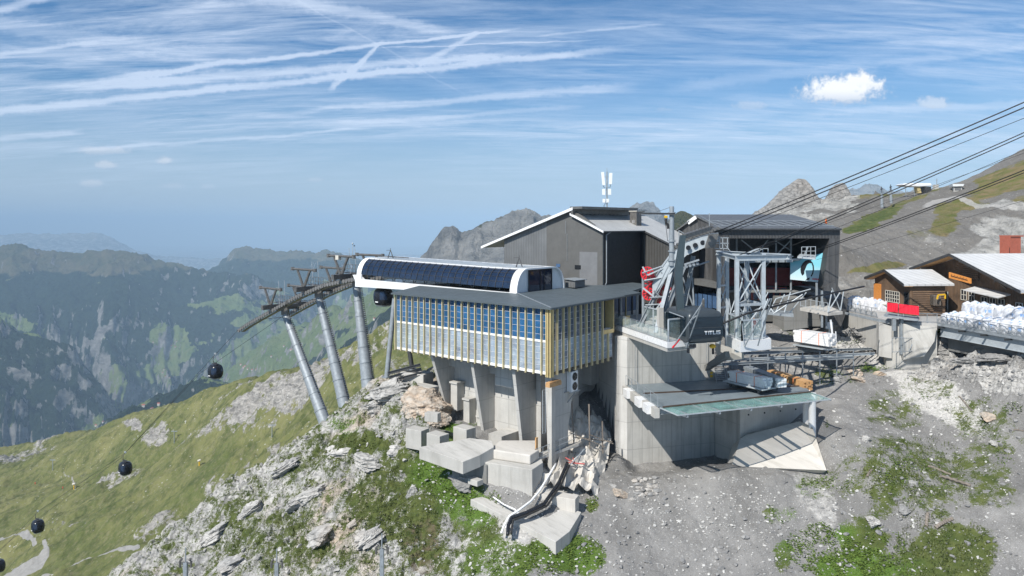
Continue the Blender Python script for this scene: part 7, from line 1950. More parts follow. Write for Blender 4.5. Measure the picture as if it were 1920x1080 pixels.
win(sm, gps, rd2, .36, .70, -10.1, -8.7, 6, 3)
win(sm, gps, rd2, .82, .92, -11.0, -8.6, 1, 1, 'steel_dark')
mb = MB(); mb.prism([gps(.06, ZTR + .2), gps(.24, ZTR + .2), gps(.24, -8.0), gps(.06, -8.0)], rd2 * -.12); mb.build('orange_panel', m_['orange_paint'], sm)
mb = MB(); mb.beam(gps(.06, -10.55) - rd2 * .3, gps(.72, -10.55) - rd2 * .3, .5, .12); mb.build('counter', m_['cream'], sm)
cm = thing('chimney_stack', at(1893, 475, 96), 'terracotta red chimney stack with dark louvres on the chalet roof', 'chimney')
c = at(1894, 462, 94.5); mb = MB(); mb.obox(c, (1.6, .3, 0), (-.3, 1.6, 0), (0, 0, 2.6)); mb.build('shaft', m_['terracotta'], cm)
mb = MB(); mb.obox(c + Vector((-.4, -.82, -.55)), (.6, .1, 0), (0, .06, 0), (0, 0, .9)); mb.obox(c + Vector((.4, -.68, -.55)), (.6, .1, 0), (0, .06, 0), (0, 0, .9)); mb.build('louvre', m_['black'], cm)
mb = MB(); mb.obox(c + Vector((.15, 0, 1.38)), (1.9, .35, 0), (-.35, 1.8, 0), (0, 0, .16)); mb.build('cap', m_['terracotta'], cm)
# small things on the terrace
mb = MB()
for x0,y0,x1,y1 in ((1757,561,1759,553),(1759,553,1772,552),(1772,552,1772,560)): mb.beam(at(x0,y0,88), at(x1,y1,88), .14, .14)
tag(mb.build('hand_truck', m_['yellow']), 'yellow tubular frame sticking up left of the white bags', 'hand truck')
ps = thing('pallet_stack', at(1753, 572, 89), 'stack of brown wooden pallets beside the yellow frame', 'pallets')
for k in range(8):
    c = at(1753, 572, 89) + Vector((0, 0, .08 + k * .16)); mb = MB()
    for j in range(4): mb.obox(c + Vector((-.45 + j * .3, 0, .05)), (.14, 0, 0), (0, .9, 0), (0, 0, .03))
    for j in (-.4, 0, .4): mb.obox(c + Vector((0, j, -.02)), (1.0, 0, 0), (0, .12, 0), (0, 0, .09))
    mb.build('pallet', m_['planks_grey'], ps)

# ================================================================== L. material railway, carts, timber
def rz_(px, py, z): Y_ = -z * F / (py - HY); return Vector(((px - CX) / F * Y_, Y_, z))
rw_ = thing('material_track', rz_(1500, 670, -15.7), 'long pair of steel cart rails on posts leading from the tower to the terrace wall', 'rails')
tracks = [((1345, 664), (1690, 652)), ((1340, 676), (1640, 663)), ((1338, 684), (1600, 670)), ((1334, 655), (1560, 652))]
for i, ((x0, y0), (x1, y1)) in enumerate(tracks):
    mb = MB(); p, q = rz_(x0, y0, -15.5), rz_(x1, y1, -15.5 + .003 * i); mb.ibeam(p, q, .22, .28, .04); mb.build('rail', m_['galv' if i != 1 else 'galv_light'], rw_)
mb = MB()
for k in range(22):
    p = rz_(tracks[0][0][0], tracks[0][0][1], -15.7).lerp(rz_(tracks[0][1][0], tracks[0][1][1], -15.7), k / 21); q = rz_(tracks[2][0][0], tracks[2][0][1], -15.7).lerp(rz_(tracks[1][1][0], tracks[1][1][1], -15.7), k / 21)
    mb.beam(p, q, .12, .10)
mb.build('sleeper', m_['steel_dark'], rw_)
for k in range(9):
    p = rz_(tracks[2][0][0], tracks[2][0][1], -15.7).lerp(rz_(tracks[2][1][0], tracks[2][1][1], -15.7), k / 8); g_ = hz(p.x, p.y)
    mb = MB(); mb.beam(p + Vector((0, 0, .9)), Vector((p.x, p.y, min(g_, p.z) - .3)), .10, .10); mb.build('post', m_['galv'], rw_)
mb = MB(); 
for z_ in (.45, .9): mb.beam(rz_(1338, 684, -15.7) + Vector((0, 0, z_)), rz_(1470, 677, -15.7) + Vector((0, 0, z_)), .05, .05)
mb.build('handrail', m_['galv'], rw_)
def cart(c, ax, w_, l_, name_label):
    t_ = thing('rail_cart', c, name_label, 'cart'); ay = Vector((-ax.y, ax.x, 0))
    mb = MB(); mb.obox(c + Vector((0, 0, .5)), ax * l_, ay * w_, (0, 0, .10)); mb.build('platform', m_['galv_light'], t_)
    mb = MB()
    for s_ in (-1, 1):
        mb.beam(c + ax * -l_ * .45 + ay * s_ * w_ * .35 + Vector((0, 0, .36)), c + ax * l_ * .45 + ay * s_ * w_ * .35 + Vector((0, 0, .36)), .10, .16)
    mb.build('chassis', m_['steel_dark'], t_)
    for sx in (-.35, .35):
        for sy in (-.35, .35): mb = MB(); p = c + ax * l_ * sx + ay * w_ * sy + Vector((0, 0, .16)); mb.tube(p - ay * .05, p + ay * .05, .16, n=12); mb.build('wheel', m_['steel_dark'], t_)
    return t_
def bundle(c, ax, n_w, n_h, sw, sh, L, mat, name, lab, cat, jit=.1, strap=True, up=None):
    t_ = thing(name, c, lab, cat); ay = Vector((-ax.y, ax.x, 0)); up = up or Vector((0, 0, 1))
    mb = MB()
    for i in range(n_w):
        for j in range(n_h):
            o2 = ax * random.uniform(-jit, jit); cc_ = c + ay * ((i - (n_w - 1) / 2) * sw) + up * (sh * (j + .5)) + o2
            mb.obox(cc_, ax * L, ay * sw * .95, up * sh * .95)
    mb.build('bars', m_[mat], t_)
    if strap:
        for k in (-.28, .22):
            mb = MB(); cc_ = c + ax * L * k + up * (n_h * sh / 2); mb.obox(cc_, ax * .06, ay * (n_w * sw + .03), up * (n_h * sh + .03)); mb.build('strap', m_['orange_cloth'], t_)
    return t_
def dirof(p, q): d_ = (q - p); d_.z = 0; return d_.normalized()
# timber stack on the slope right of the deck
p, q = at(1445, 706, 80.0), at(1516, 727, 74.2); ax = (q - p).normalized(); axh = Vector((ax.x, ax.y, ax.z))
cart(p.lerp(q, .5) + Vector((-.2, -.5, -.9)), dirof(p, q), 1.8, 3.6, 'empty low cart just left of the orange timber bundle')
t_ = bundle(p.lerp(q, .5) + Vector((0, 0, -.25)), dirof(p, q), 5, 6, .22, .16, (q - p).length, 'wood_light', 'timber_bundle', 'long bundle of fresh orange timber beams strapped with red bands', 'timber')
# white and grey profiles on deck carts
p, q = rz_(1372, 722, -16.9), rz_(1440, 738, -16.9); d_ = dirof(p, q); c = p.lerp(q, .5)
cart(c, d_, 2.2, 5.0, 'cart on the loading deck under the white wrapped beams')
bundle(c + d_ * .1 + Vector((0, 0, .58)), d_, 4, 4, .30, .24, 4.4, 'white_paint', 'wrapped_beams', 'white wrapped beams with red band on the loading deck cart', 'beams', .3)
p, q = rz_(1402, 712, -16.9), rz_(1462, 736, -16.9); d2_ = dirof(p, q); c2_ = p.lerp(q, .5)
cart(c2_, d2_, 1.2, 5.4, 'cart on the loading deck under the grey steel profiles')
bundle(c2_ + Vector((0, 0, .58)), d2_, 3, 3, .34, .30, 6.0, 'galv', 'steel_profiles', 'grey steel profiles lying beside the white wrapped beams', 'profiles', .35, False)
mb = MB()
for i in range(3):
    for j in range(3): e_ = c2_ + d2_ * 3.02 + Vector((-d2_.y, d2_.x, 0)) * ((i - 1) * .34) + Vector((0, 0, .73 + .3 * j)); mb.obox(e_, d2_ * .8, Vector((-d2_.y, d2_.x, 0)) * .30, (0, 0, .26))
tag(mb.build('wrapped_ends', m_['white_paint']), 'white plastic wrapped ends of the grey profiles by the glass fringe', 'wrapping')
pt = thing('pallet_stack', rz_(1380, 706, -16.9), 'low dark pallet stack behind the white beams near the stair', 'pallets')
for k in range(6):
    c = rz_(1378, 712, -16.9) + Vector((0, 0, .1 + k * .17)); mb = MB()
    for j in range(4): mb.obox(c + Vector((-.5 + j * .33, 0, .05)), (.16, 0, 0), (0, 1.0, 0), (0, 0, .03))
    for j in (-.4, 0, .4): mb.obox(c + Vector((0, j, -.02)), (1.1, 0, 0), (0, .12, 0), (0, 0, .09))
    mb.build('pallet', m_['planks_grey'], pt)
# wrapped stack on the upper cart
p, q = rz_(1500, 655, -15.4), rz_(1556, 664, -15.4); d_ = dirof(p, q); c = p.lerp(q, .5) + Vector((0, 0, .1))
cart(c, d_, 2.0, 4.6, 'raised rail cart under the white wrapped stack')
bundle(c + Vector((0, 0, .9)), d_, 3, 5, .5, .28, 4.6, 'white_paint', 'wrapped_stack', 'tall white wrapped stack with red mark on the upper rail cart', 'stack', .12)
mb = MB(); c3 = at(1562, 640, 86); mb.beam(c3, c3 + Vector((-.3, 0, 2.6)), .12, .2); mb.beam(c3 + Vector((.4, 0, -.2)), c3 + Vector((.3, 0, 1.2)), .08, .1); tag(mb.build('loader_crane', m_['white_paint']), 'thin white loading crane right of the white wrapped stack', 'crane')
mb = MB(); c = at(1556, 609, 90); mb.box(c.x - .4, c.x + .4, 90, 90.5, c.z - .5, c.z + .3); mb.box(c.x - .05, c.x + .05, 90.1, 90.3, c.z - 1.6, c.z - .5); tag(mb.build('junction_box', m_['white_panel']), 'white box on a post under the landing of the cable hall', 'box')

# ================================================================== M. on the hill: top station, hut, pylons
ls = thing('chairlift_station', hzz(1735, 372), 'white chairlift top station on yellow leg on the skyline ridge', 'lift station')
Yb = 225
mb = MB(); prof_ = [(1692,346),(1700,343.5),(1745,343.5),(1748,346),(1746,349),(1722,350),(1700,349)]; mb.prism([at(x, y, Yb) for x, y in prof_], (0, 4.5, 0)); mb.build('cover', m_['white_paint'], ls, bevel=.2)
mb = MB(); mb.prism([at(1719,350,Yb+.5), at(1725,350,Yb+.5), at(1728,362,Yb+.5), at(1722,362,Yb+.5)], (0, 2, 0)); mb.build('leg', m_['gold'], ls)
mb = MB(); mb.prism([at(1735,350,Yb), at(1746,350,Yb), at(1746,362,Yb), at(1735,362,Yb)], (0, 4, 0)); mb.build('cabin', m_['steel_dark'], ls)
mb = MB()
for px in (1697, 1713): mb.beam(at(px, 349, Yb), at(px + 2, 370, Yb), .15, .15)
mb.build('post', m_['galv'], ls)
hut = thing('concrete_hut', hzz(1798, 358), 'small pale hut with flat roof on the slope below the hill crest', 'hut')
Yh = hut.location.y
mb = MB(); mb.prism([at(1788,349,Yh), at(1804,349,Yh), at(1804,360,Yh), at(1788,360,Yh)], (2, 4, 0)); mb.build('wall', m_['concrete_pale'], hut)
mb = MB(); mb.prism([at(1786,345,Yh-.4), at(1808,345,Yh-.4), at(1806,349,Yh-.4), at(1787,349.5,Yh-.4)], (2, 5, 0)); mb.build('roof', m_['white_panel'], hut)
mb = MB(); mb.prism([at(1790.5,351,Yh-.05), at(1802,351,Yh-.05), at(1802,357,Yh-.05), at(1790.5,357,Yh-.05)], (0, .1, 0)); mb.build('door', m_['plaster_patch'], hut)
rt = thing('relay_tower', hzz(1757, 356), 'square concrete block with aerial between station and hut', 'tower')
mb = MB(); mb.prism([at(1753,346,230), at(1760,346,230), at(1760,358,230), at(1753,358,230)], (0, 1.3, 0)); mb.build('block', m_['concrete_plain'], rt)
mb = MB(); mb.tube(at(1756.5,347,230.3), at(1756.5,335,230.3), .12, n=6); mb.tube(at(1755,338,230.3), at(1758,338,230.3), .06, n=5); mb.build('aerial', m_['galv'], rt)
for px, y0, y1, lab in ((1653, 350, 388, 'left one of two thin lift pylons on the hill ridge'), (1670, 346, 380, 'right one of two thin lift pylons on the hill ridge')):
    py_ = thing('lift_pylon', at(px, y1, 205), lab, 'pylon')
    mb = MB(); mb.tube(at(px + 1, y1 + 1, 205), at(px, y0 + 6, 205), .42, .28, 10); mb.build('shaft', m_['galv'], py_)
    mb = MB(); mb.beam(at(px, y0 + 6, 205), at(px, y0, 205), .15, .15); mb.beam(at(px - 1.5, y0 + 5, 204), at(px + 1.5, y0 + 4, 206), .2, .3); mb.build('head', m_['steel_dark'], py_)
# meadow lift pylons and snow guns
for px, py, hpx, lab in ((98, 882, 20, 'far grey drag lift pylon on the meadow, leftmost'), (325, 838, 22, 'grey drag lift pylon with long shadow in the middle of the meadow'), (510, 822, 24, 'grey drag lift pylon on the meadow nearest the big pylons')):
    b_ = mz(px, py); Y_ = b_.y; h_ = hpx / F * Y_; py_ = thing('drag_lift_pylon', b_, lab, 'pylon', 'drag lift pylons on the meadow')
    mb = MB(); mb.tube(b_ - Vector((0, 0, 1)), b_ + Vector((0, 0, h_)), .013 * h_ * 3, .03 * h_, 8); mb.build('post', m_['galv'], py_)
    mb = MB(); mb.beam(b_ + Vector((-.26 * h_, 0, h_ * .97)), b_ + Vector((.26 * h_, 0, h_ * .97)), .05 * h_, .06 * h_); mb.build('cross_arm', m_['galv'], py_)
for px, py, h_, mt, lab in ((372, 876, 12, 'yellow', 'yellow snow gun standing on the meadow, rightmost'), (137, 917, 12, 'yellow', 'yellow snow gun beside the small red marker on the meadow'), (66, 910, 4, 'red', 'small red marker on the meadow, left one'), (117, 917, 4, 'red', 'small red marker on the meadow next to the yellow snow gun'), (347, 795, 5, 'white_paint', 'white snow gun on the crest of the meadow'), (258, 820, 3, 'white_paint', 'small white box on the upper meadow')):
    b_ = mz(px, py); s_ = h_ / F * b_.y; sgn = thing('snow_gun' if h_ > 4 else 'marker_box', b_, lab, 'snow gun' if h_ > 4 else 'marker')
    mb = MB(); mb.tube(b_ - Vector((0, 0, .3)), b_ + Vector((0, 0, s_ * .6)), s_ * .10, n=8); mb.build('post', m_[mt], sgn)
    mb = MB(); mb.tube(b_ + Vector((-.2 * s_, 0, s_ * .72)), b_ + Vector((.25 * s_, 0, s_ * .9)), s_ * .17, s_ * .12, 10); mb.build('barrel', m_['cream' if mt == 'yellow' else mt], sgn)
# valley houses
hs = 0
for px, py, w_ in ((455,695,10),(462,697,9),(470,696,9),(450,690,8),(480,700,8),(458,688,8),(545,668,9),(560,672,8),(530,655,8),(508,673,8),(320,652,9),(327,656,9),(330,649,8),(303,706,10),(306,703,9),(310,722,9),(318,720,8),(323,724,8),(268,766,9),(282,770,9),(297,762,8),(285,655,8),(180,800,9),(192,796,8),(680,590,9),(700,600,8)):
    i = int(np.clip(np.searchsorted(thf, (px - CX) / F), 1, len(thf) - 1)); colp = HY - F * FZ[:, i] / FY[:, i]
    j = next((j for j in range(len(rf)) if colp[j] <= py), None)
    if j is None: continue
    b_ = Vector((float(FX[j, i]), float(FY[j, i]), float(FZ[j, i]))); hs += 1
    ho = thing('valley_house', b_, 'tiny far farmhouse on the green valley floor', 'house', 'scattered farmhouses far down in the valley')
    a_ = R((px * 37) % 90); ax = Vector((math.cos(a_), math.sin(a_), 0)) * w_; ay = Vector((-math.sin(a_), math.cos(a_), 0)) * w_ * .8
    mb = MB(); mb.obox(b_ + Vector((0, 0, 2.5)), ax, ay, (0, 0, 8)); mb.build('wall', m_['cream'], ho)
    mb = MB(); h0 = b_ + Vector((0, 0, 6.5)); P_ = [h0 - ax * .6 - ay * .6, h0 + ax * .6 - ay * .6, h0 + ax * .6, h0 - ax * .6]; mb.prism([h0 - ax * .6 - ay * .6, h0 - ax * .6 + Vector((0, 0, w_ * .35)), h0 - ax * .6 + ay * .6], ax * 1.2); mb.build('roof', m_['terracotta'], ho)

# ================================================================== N. people
def person(loc, face, top, legs, label, pose='stand', s=1.0):
    v = [(0,0,.95),(0,0,1.15),(0,0,1.40),(0,0,1.52),(0,0,1.64),(0,0,1.78),
         (.19,0,1.42),(.27,.04,1.16),(.24,.20,.98),(-.19,0,1.42),(-.27,.04,1.16),(-.24,.16,.94),
         (.10,0,.90),(.11,.03,.50),(.11,0,.08),(.11,.15,.04),(-.10,0,.90),(-.12,-.05,.50),(-.13,-.10,.08),(-.13,.06,.04)]
    e = [(0,1),(1,2),(2,3),(3,4),(4,5),(2,6),(6,7),(7,8),(2,9),(9,10),(10,11),(0,12),(12,13),(13,14),(14,15),(0,16),(16,17),(17,18),(18,19)]
    r = [.15,.14,.17,.065,.10,.075,.075,.052,.04,.075,.052,.04,.10,.07,.05,.05,.10,.07,.05,.05]
    me = bpy.data.meshes.new('person'); me.from_pydata([Vector(p) * s for p in v], e, []); me.update()
    o = bpy.data.objects.new('person', me); COL.objects.link(o)
    sk_ = o.modifiers.new('skin', 'SKIN')
    for i, rr_ in enumerate(r): me.skin_vertices[0].data[i].radius = (rr_ * s, rr_ * s * .85)
    me.skin_vertices[0].data[0].use_root = True
    sb = o.modifiers.new('sub', 'SUBSURF'); sb.levels = 1; sb.render_levels = 1
    mm_, t, b = base_mat('clothing_' + top)
    z = t.sep(t.new('ShaderNodeTexCoord').outputs['Object'])[2]
    ctop = MATS[top].node_tree; 
    cols_ = {'orange_cloth': (.75, .16, .03), 'blue_cloth': (.05, .06, .10), 'red_cloth': (.6, .03, .03)}
    cz = t.mix(t.m('GREATER_THAN', z, .92 * s), (.03, .035, .05), cols_[top]); cz = t.mix(t.m('GREATER_THAN', z, 1.53 * s), cz, (.45, .28, .20)); cz = t.mix(t.m('GREATER_THAN', z, 1.72 * s), cz, (.05, .03, .02))
    t.l.new(cz, b.inputs['Base Color']); b.inputs['Roughness'].default_value = .8
    me.materials.append(mm_)
    o.location = loc; o.rotation_euler = (0, 0, face); tag(o, label, 'person'); return o
person(Vector((trp(1668, 583).x, trp(1668, 583).y, ZTR)), 2.8, 'blue_cloth', 0, 'person in dark jacket leaning at the railing above the red tarpaulin')
_p = at(1549, 423, 99); person(Vector((_p.x, _p.y, _p.z - .6)), 1.0, 'orange_cloth', 0, 'person in bright orange vest standing at the roof edge of the cable hall')
person(Vector((at(1414, 640, 70.6).x, 70.6, ZF + .1)), .5, 'red_cloth', 0, 'person in red jacket behind the glass of the right platform')

# ================================================================== O. rocks, stones, plants, driftwood
def ico():
    t = (1 + 5 ** .5) / 2
    v = [(-1,t,0),(1,t,0),(-1,-t,0),(1,-t,0),(0,-1,t),(0,1,t),(0,-1,-t),(0,1,-t),(t,0,-1),(t,0,1),(-t,0,-1),(-t,0,1)]
    f = [(0,11,5),(0,5,1),(0,1,7),(0,7,10),(0,10,11),(1,5,9),(5,11,4),(11,10,2),(10,7,6),(7,1,8),(3,9,4),(3,4,2),(3,2,6),(3,6,8),(3,8,9),(4,9,5),(2,4,11),(6,2,10),(8,6,7),(9,8,1)]
    return [Vector(p).normalized() for p in v], f
def subd(v, f):
    v = list(v); c = {}; nf = []
    def mid(a, b):
        k = (min(a, b), max(a, b))
        if k not in c: v.append(((v[a] + v[b]) / 2).normalized()); c[k] = len(v) - 1
        return c[k]
    for a, b, d in f: x, y, z = mid(a, b), mid(b, d), mid(d, a); nf += [(a, x, z), (b, y, x), (d, z, y), (x, y, z)]
    return v, nf
def rock_shape(seed, lev=2, cuts=9, lump=.12):
    rr_ = random.Random(seed); v, f = ico()
    for _ in range(lev): v, f = subd(v, f)
    pl = []
    for _ in range(cuts):
        n = Vector((rr_.gauss(0, 1), rr_.gauss(0, 1), rr_.gauss(0, 1))).normalized(); pl.append((n, rr_.uniform(.45, .85)))
    out_ = []
    for p in v:
        q = p.copy()
        for n, d in pl:
            e = q.dot(n) - d
            if e > 0: q -= n * e
        q *= 1 + lump * (rr_.random() - .5)
        out_.append(q)
    return np.array([tuple(p) for p in out_]), f
SH = [rock_shape(i, 2 if i < 6 else 1, 8 + i % 4) for i in range(10)]
mR, tR, bR_ = base_mat('boulder'); _c, _h = rock_colour(tR, gpos(tR), 0.25); tR.l.new(_c, bR_.inputs['Base Color']); bR_.inputs['Roughness'].default_value = .95; tR.l.new(tR.bump(_h, .7, .1), bR_.inputs['Normal'])
mO, tO, bO = base_mat('orange_boulder'); _c, _h = rock_colour(tO, gpos(tO), 1.0); tO.l.new(tO.mix(.6, _c, tO.mix(tO.mr(tO.noise(gpos(tO), 1.2, 6, .7), .35, .65), (.50, .44, .36), (.50, .33, .19))), bO.inputs['Base Color']); bO.inputs['Roughness'].default_value = .95; tO.l.new(tO.bump(_h, .8, .12), bO.inputs['Normal'])
mS, tS, bS = base_mat('slate_boulder'); _c, _h = rock_colour(tS, gpos(tS), 0.0); tS.l.new(tS.mix(.55, _c, (.16, .16, .16)), bS.inputs['Base Color']); bS.inputs['Roughness'].default_value = .9; tS.l.new(tS.bump(_h, .7, .1), bS.inputs['Normal'])
def rock(px, py, w_, h_, mat, label, seed, rz=0, name='boulder', lev=3, dz=.02, d_=None):
    p = gpx(px, py); sc_ = p.y / F; V_, F_ = rock_shape(seed + 100, lev + (1 if lev == 3 else 0), 14, .03)
    W2, H2 = w_ * sc_ * .62, h_ * sc_ * .62; D2 = (d_ or w_) * sc_ * .55
    c, s = math.cos(rz), math.sin(rz)
    nz = (ridged(V_[:, 0] * 1.6 + seed, V_[:, 2] * (2.2 if mat is mO else 4) + V_[:, 1] * 1.5, 5, seed, .6) - .6) * (.34 if mat is mO else .5) + (ridged(V_[:, 1] * 2.5 + seed, V_[:, 2] * 3 + V_[:, 0], 4, seed + 5) - .6) * .3
    V_ = V_ * (1 + nz[:, None])
    mb = MB(); mb.v = [(p.x + (v[0] * W2 * c - v[2] * H2 * s), p.y + v[1] * D2 + D2 * .3, p.z + (v[0] * W2 * s + v[2] * H2 * c) + H2 * dz) for v in V_]; mb.f = [tuple(x) for x in F_]; mb.mi = [0] * len(F_)
    o = mb.build(name, mat); return tag(o, label, 'boulder' if name == 'boulder' else 'rock')
RK = [(790,768,95,62,mO,'big orange brown boulder in the rocks left of the concrete steps',.1),(735,742,95,50,mR,'large pale boulder on the crest left of the orange one',.2),(815,790,50,34,mO,'lower orange boulder behind the small square block',0),(700,775,60,36,mR,'pale layered boulder just below the crest, left of the big ones',.3),
      (1606,702,30,17,mO,'pale orange stone in the row of boulders right of the deck',0),(1571,708,22,12,mS,'grey stone at the left end of the boulder row right of the deck',0),(1612,714,34,15,mO,'brownish flat stone under the pale orange one',0),(1649,703,22,14,mO,'rounded tan stone at the right end of the boulder row',0),(1567,716,20,14,mR,'whitish stone nearest the timber bundle',0),(1585,692,26,10,mS,'flat grey slab lying behind the boulder row',0),
      (1746,638,42,24,mS,'dark grey block beside the terrace front wall',.1),(1740,655,44,24,mS,'grey slab stone under the dark block at the terrace wall',-.1),(1765,660,50,18,mS,'long flat slate below the deck girder, left end',.15),(1800,640,40,18,mS,'grey rock under the deck girder beside the green tuft',0),(1850,655,60,18,mS,'flat slate lump under the middle of the deck girder',.1),(1880,676,60,16,mS,'thin slate slab among the rocks below the bag deck',.1),(1905,652,40,18,mS,'slate rock below the right end of the bag deck',0),(1820,680,50,14,mS,'low slate slab in front of the rocks below the deck',.05),
      (1604,628,46,22,mS,'grey rock mass beneath the terrace wall left end',.1),(1630,645,40,22,mS,'grey rock at the foot of the terrace wall',0),(1640,622,50,18,mS,'flat grey rock touching the terrace wall',.1),
      (1623,829,20,15,mR,'single pale stone on the grey scree right of the apron',0),(1638,984,30,18,mR,'white stone between the green patches, lower right',-.4),(1694,964,24,18,mS,'grey white stone within the turf, lower right',0),(1713,907,22,9,mR,'long white stone in the middle of the turf slope',0),(1858,788,28,18,mO,'tan boulder on the scree at far right',0),(1868,835,20,10,mR,'grey flat stone below the tan boulder at far right',-.3),(1668,783,18,10,mS,'grey stone on the slope above the turf',0),(1722,933,10,12,mR,'small upright white stone in the turf',.8),
      (590,930,60,34,mR,'dark cracked outcrop in the turf, centre of the rocky rib',.5),(560,945,50,26,mR,'jagged pale outcrop left of the cracked one',.6),(600,1010,70,34,mR,'white outcrop low on the rib, largest near the bottom',.3),(660,990,24,16,mR,'smooth white slab right of the low white outcrop',.4),(690,1020,60,30,mR,'striped pale outcrop beside the rightmost mast',.6),(770,930,18,34,mR,'upright pale splinter of rock in the green slope',-.2),
      (740,850,30,22,mR,'light grey rock between turf patches left of the terrace',.1),(640,855,60,30,mR,'broad pale outcrop in the upper rib below the crest',.1),(690,875,70,26,mR,'wide cracked outcrop under the broad pale one',-.1),(870,910,70,60,mS,'big grey rock wall bulge left of the streaked footing',.1),(540,880,60,24,mR,'pale outcrop on the left edge of the rib, upper',.5),(470,960,60,22,mR,'pale outcrop on the left edge of the rib, middle',.6),(400,1010,70,22,mR,'pale outcrop on the left edge of the rib, lower',.6),(430,1060,70,26,mR,'grey outcrop at the bottom edge left of the middle mast',.4)]
for i, (px, py, w_, h_, mt, lab, rz) in enumerate(RK): rock(px, py, w_, h_, mt, lab, i, rz)
# dry stone pile beside the concrete tower
k = 0
ordl = ['bottom', 'second', 'third', 'fourth', 'top']
for r_ in range(5):
    for c_ in range(5):
        px = 1196 + c_ * 8.5 + (r_ % 2) * 4 - r_ * .8 + random.uniform(-2.5, 2.5); py = 930 - r_ * 7 + random.uniform(-3, 3)
        rock(px, py, random.uniform(8, 19), random.uniform(5, 10), mR if (k * 5) % 3 else mS, f'flat stone of the dry stone pile below the tower, {ordl[r_]} course, {ordn[c_]} from the left', 300 + k, random.uniform(-.15, .15), 'pile_stone', 1, .3, 9); k += 1
rock(1162, 928, 34, 14, mO, 'long brownish slab left of the dry stone pile', 391, -.3); rock(1150, 915, 16, 10, mR, 'small white stone up left of the brownish slab', 392); rock(1187, 940, 18, 9, mR, 'pale flat stone just below the dry stone pile', 393)
# scattered stones: too many to count
def scatter(name, zones, count, smin, smax, mat, kindlab, seed):
    rr_ = random.Random(seed); AV, AF = [], []; off = 0; tot = sum(z[4] for z in zones)
    for (x0, y0, x1, y1, wt) in zones:
        for _ in range(int(count * wt / tot)):
            px = rr_.uniform(x0, x1); py = rr_.uniform(y0, y1); p = gpx(px, py)
            s = smin * (smax / smin) ** (rr_.random() ** 2.2); V_, F_ = SH[6 + rr_.randrange(4)] if s < .25 else SH[rr_.randrange(6)]
            a_ = rr_.uniform(0, 6.28); c, n = math.cos(a_), math.sin(a_); sz = s * rr_.uniform(.35, .8); sy = s * rr_.uniform(.6, 1)
            xx = V_[:, 0] * s; yy = V_[:, 1] * sy; tl = rr_.uniform(-.4, .4)
            P_ = np.stack([p.x + xx * c - yy * n, p.y + xx * n + yy * c, p.z + V_[:, 2] * sz + xx * tl + sz * .2], -1)
            AV.append(P_); AF.append(np.array(F_) + off); off += len(P_)
    V_ = np.concatenate(AV); F_ = np.concatenate(AF)
    me = bpy.data.meshes.new(name); me.from_pydata(V_.tolist(), [], F_.tolist()); me.materials.append(mat); me.update()
    o = bpy.data.objects.new(name, me); COL.objects.link(o); return tag(o, kind='stuff')
mP, tP, bP = base_mat('pale_stone'); tP.l.new(tP.mix(tP.mr(tP.noise(gpos(tP), 1.7, 4), .3, .7), (.34, .335, .32), (.60, .585, .55)), bP.inputs['Base Color']); bP.inputs['Roughness'].default_value = .95
mG, tG, bG = base_mat('grey_stone'); tG.l.new(tG.mix(tG.mr(tG.noise(gpos(tG), 1.7, 4), .3, .7), (.15, .15, .15), (.30, .295, .285)), bG.inputs['Base Color']); bG.inputs['Roughness'].default_value = .95
scatter('loose_pale_stones', [(1080,880,1600,1080,5),(1560,720,1920,1080,4),(880,900,1060,1080,3),(1650,690,1860,820,3),(780,830,900,960,1.5),(1200,930,1480,1000,2)], 2600, .05, .22, mP, '', 11)
scatter('loose_grey_stones', [(1080,880,1600,1080,4),(1560,700,1920,1080,4),(1700,640,1920,720,3),(1440,640,1680,720,1)], 1800, .06, .32, mG, '', 12)
scatter('rock_rubble', [(560,760,820,900,3),(380,880,700,1080,4),(620,900,860,1080,2),(600,720,760,800,2)], 380, .08, .35, mR, '', 13)
# leafy plants and turf tufts
def foliage(name, blobs, per_area, leaf, mat, seed, h=.25, upright=False):
    rr_ = np.random.default_rng(seed); vs, fs = [], []; n = 0
    for (px, py, rx, ry, dens) in blobs:
        N = int(per_area * rx * ry * dens)
        for _ in range(N):
            r_ = rr_.random() ** .6 ; a_ = rr_.random() * 6.283
            p = gpx(px + math.cos(a_) * r_ * rx, py + math.sin(a_) * r_ * ry, 50)
            if vnoise(np.array(p.x * 1.6), np.array(p.y * 1.6), seed) < .42: continue
            p.z += rr_.random() * h * (1 - r_ * .5)
            L = leaf * rr_.uniform(.6, 1.3); yaw = rr_.random() * 6.283
            d_ = Vector((math.cos(yaw), math.sin(yaw), rr_.uniform(.6, 2.0) if upright else rr_.uniform(-.3, .7))).normalized() * L; s_ = Vector((-math.sin(yaw), math.cos(yaw), rr_.uniform(-.3, .3))) * L * (.14 if upright else .42)
            vs += [p, p + d_ * .5 + s_, p + d_, p + d_ * .5 - s_]; fs.append((n, n + 1, n + 2, n + 3)); n += 4
    me = bpy.data.meshes.new(name); me.from_pydata([tuple(v) for v in vs], [], fs); me.materials.append(mat); me.update()
    o = bpy.data.objects.new(name, me); COL.objects.link(o); return tag(o, kind='stuff')
def leafmat(nm, c1, c2):
    m, t, b = base_mat(nm); t.l.new(t.mix(t.mr(t.noise(gpos(t), 3.0, 4, .7), .3, .7), c1, c2), b.inputs['Base Color']); b.inputs['Roughness'].default_value = .6; b.inputs['Specular IOR Level'].default_value = .3
    b.inputs['Subsurface Weight'].default_value = 0.0
    return m
L1 = leafmat('leaf_bright', (.052, .090, .016), (.160, .230, .045)); L2 = leafmat('grass_blade', (.045, .065, .016), (.130, .150, .045))
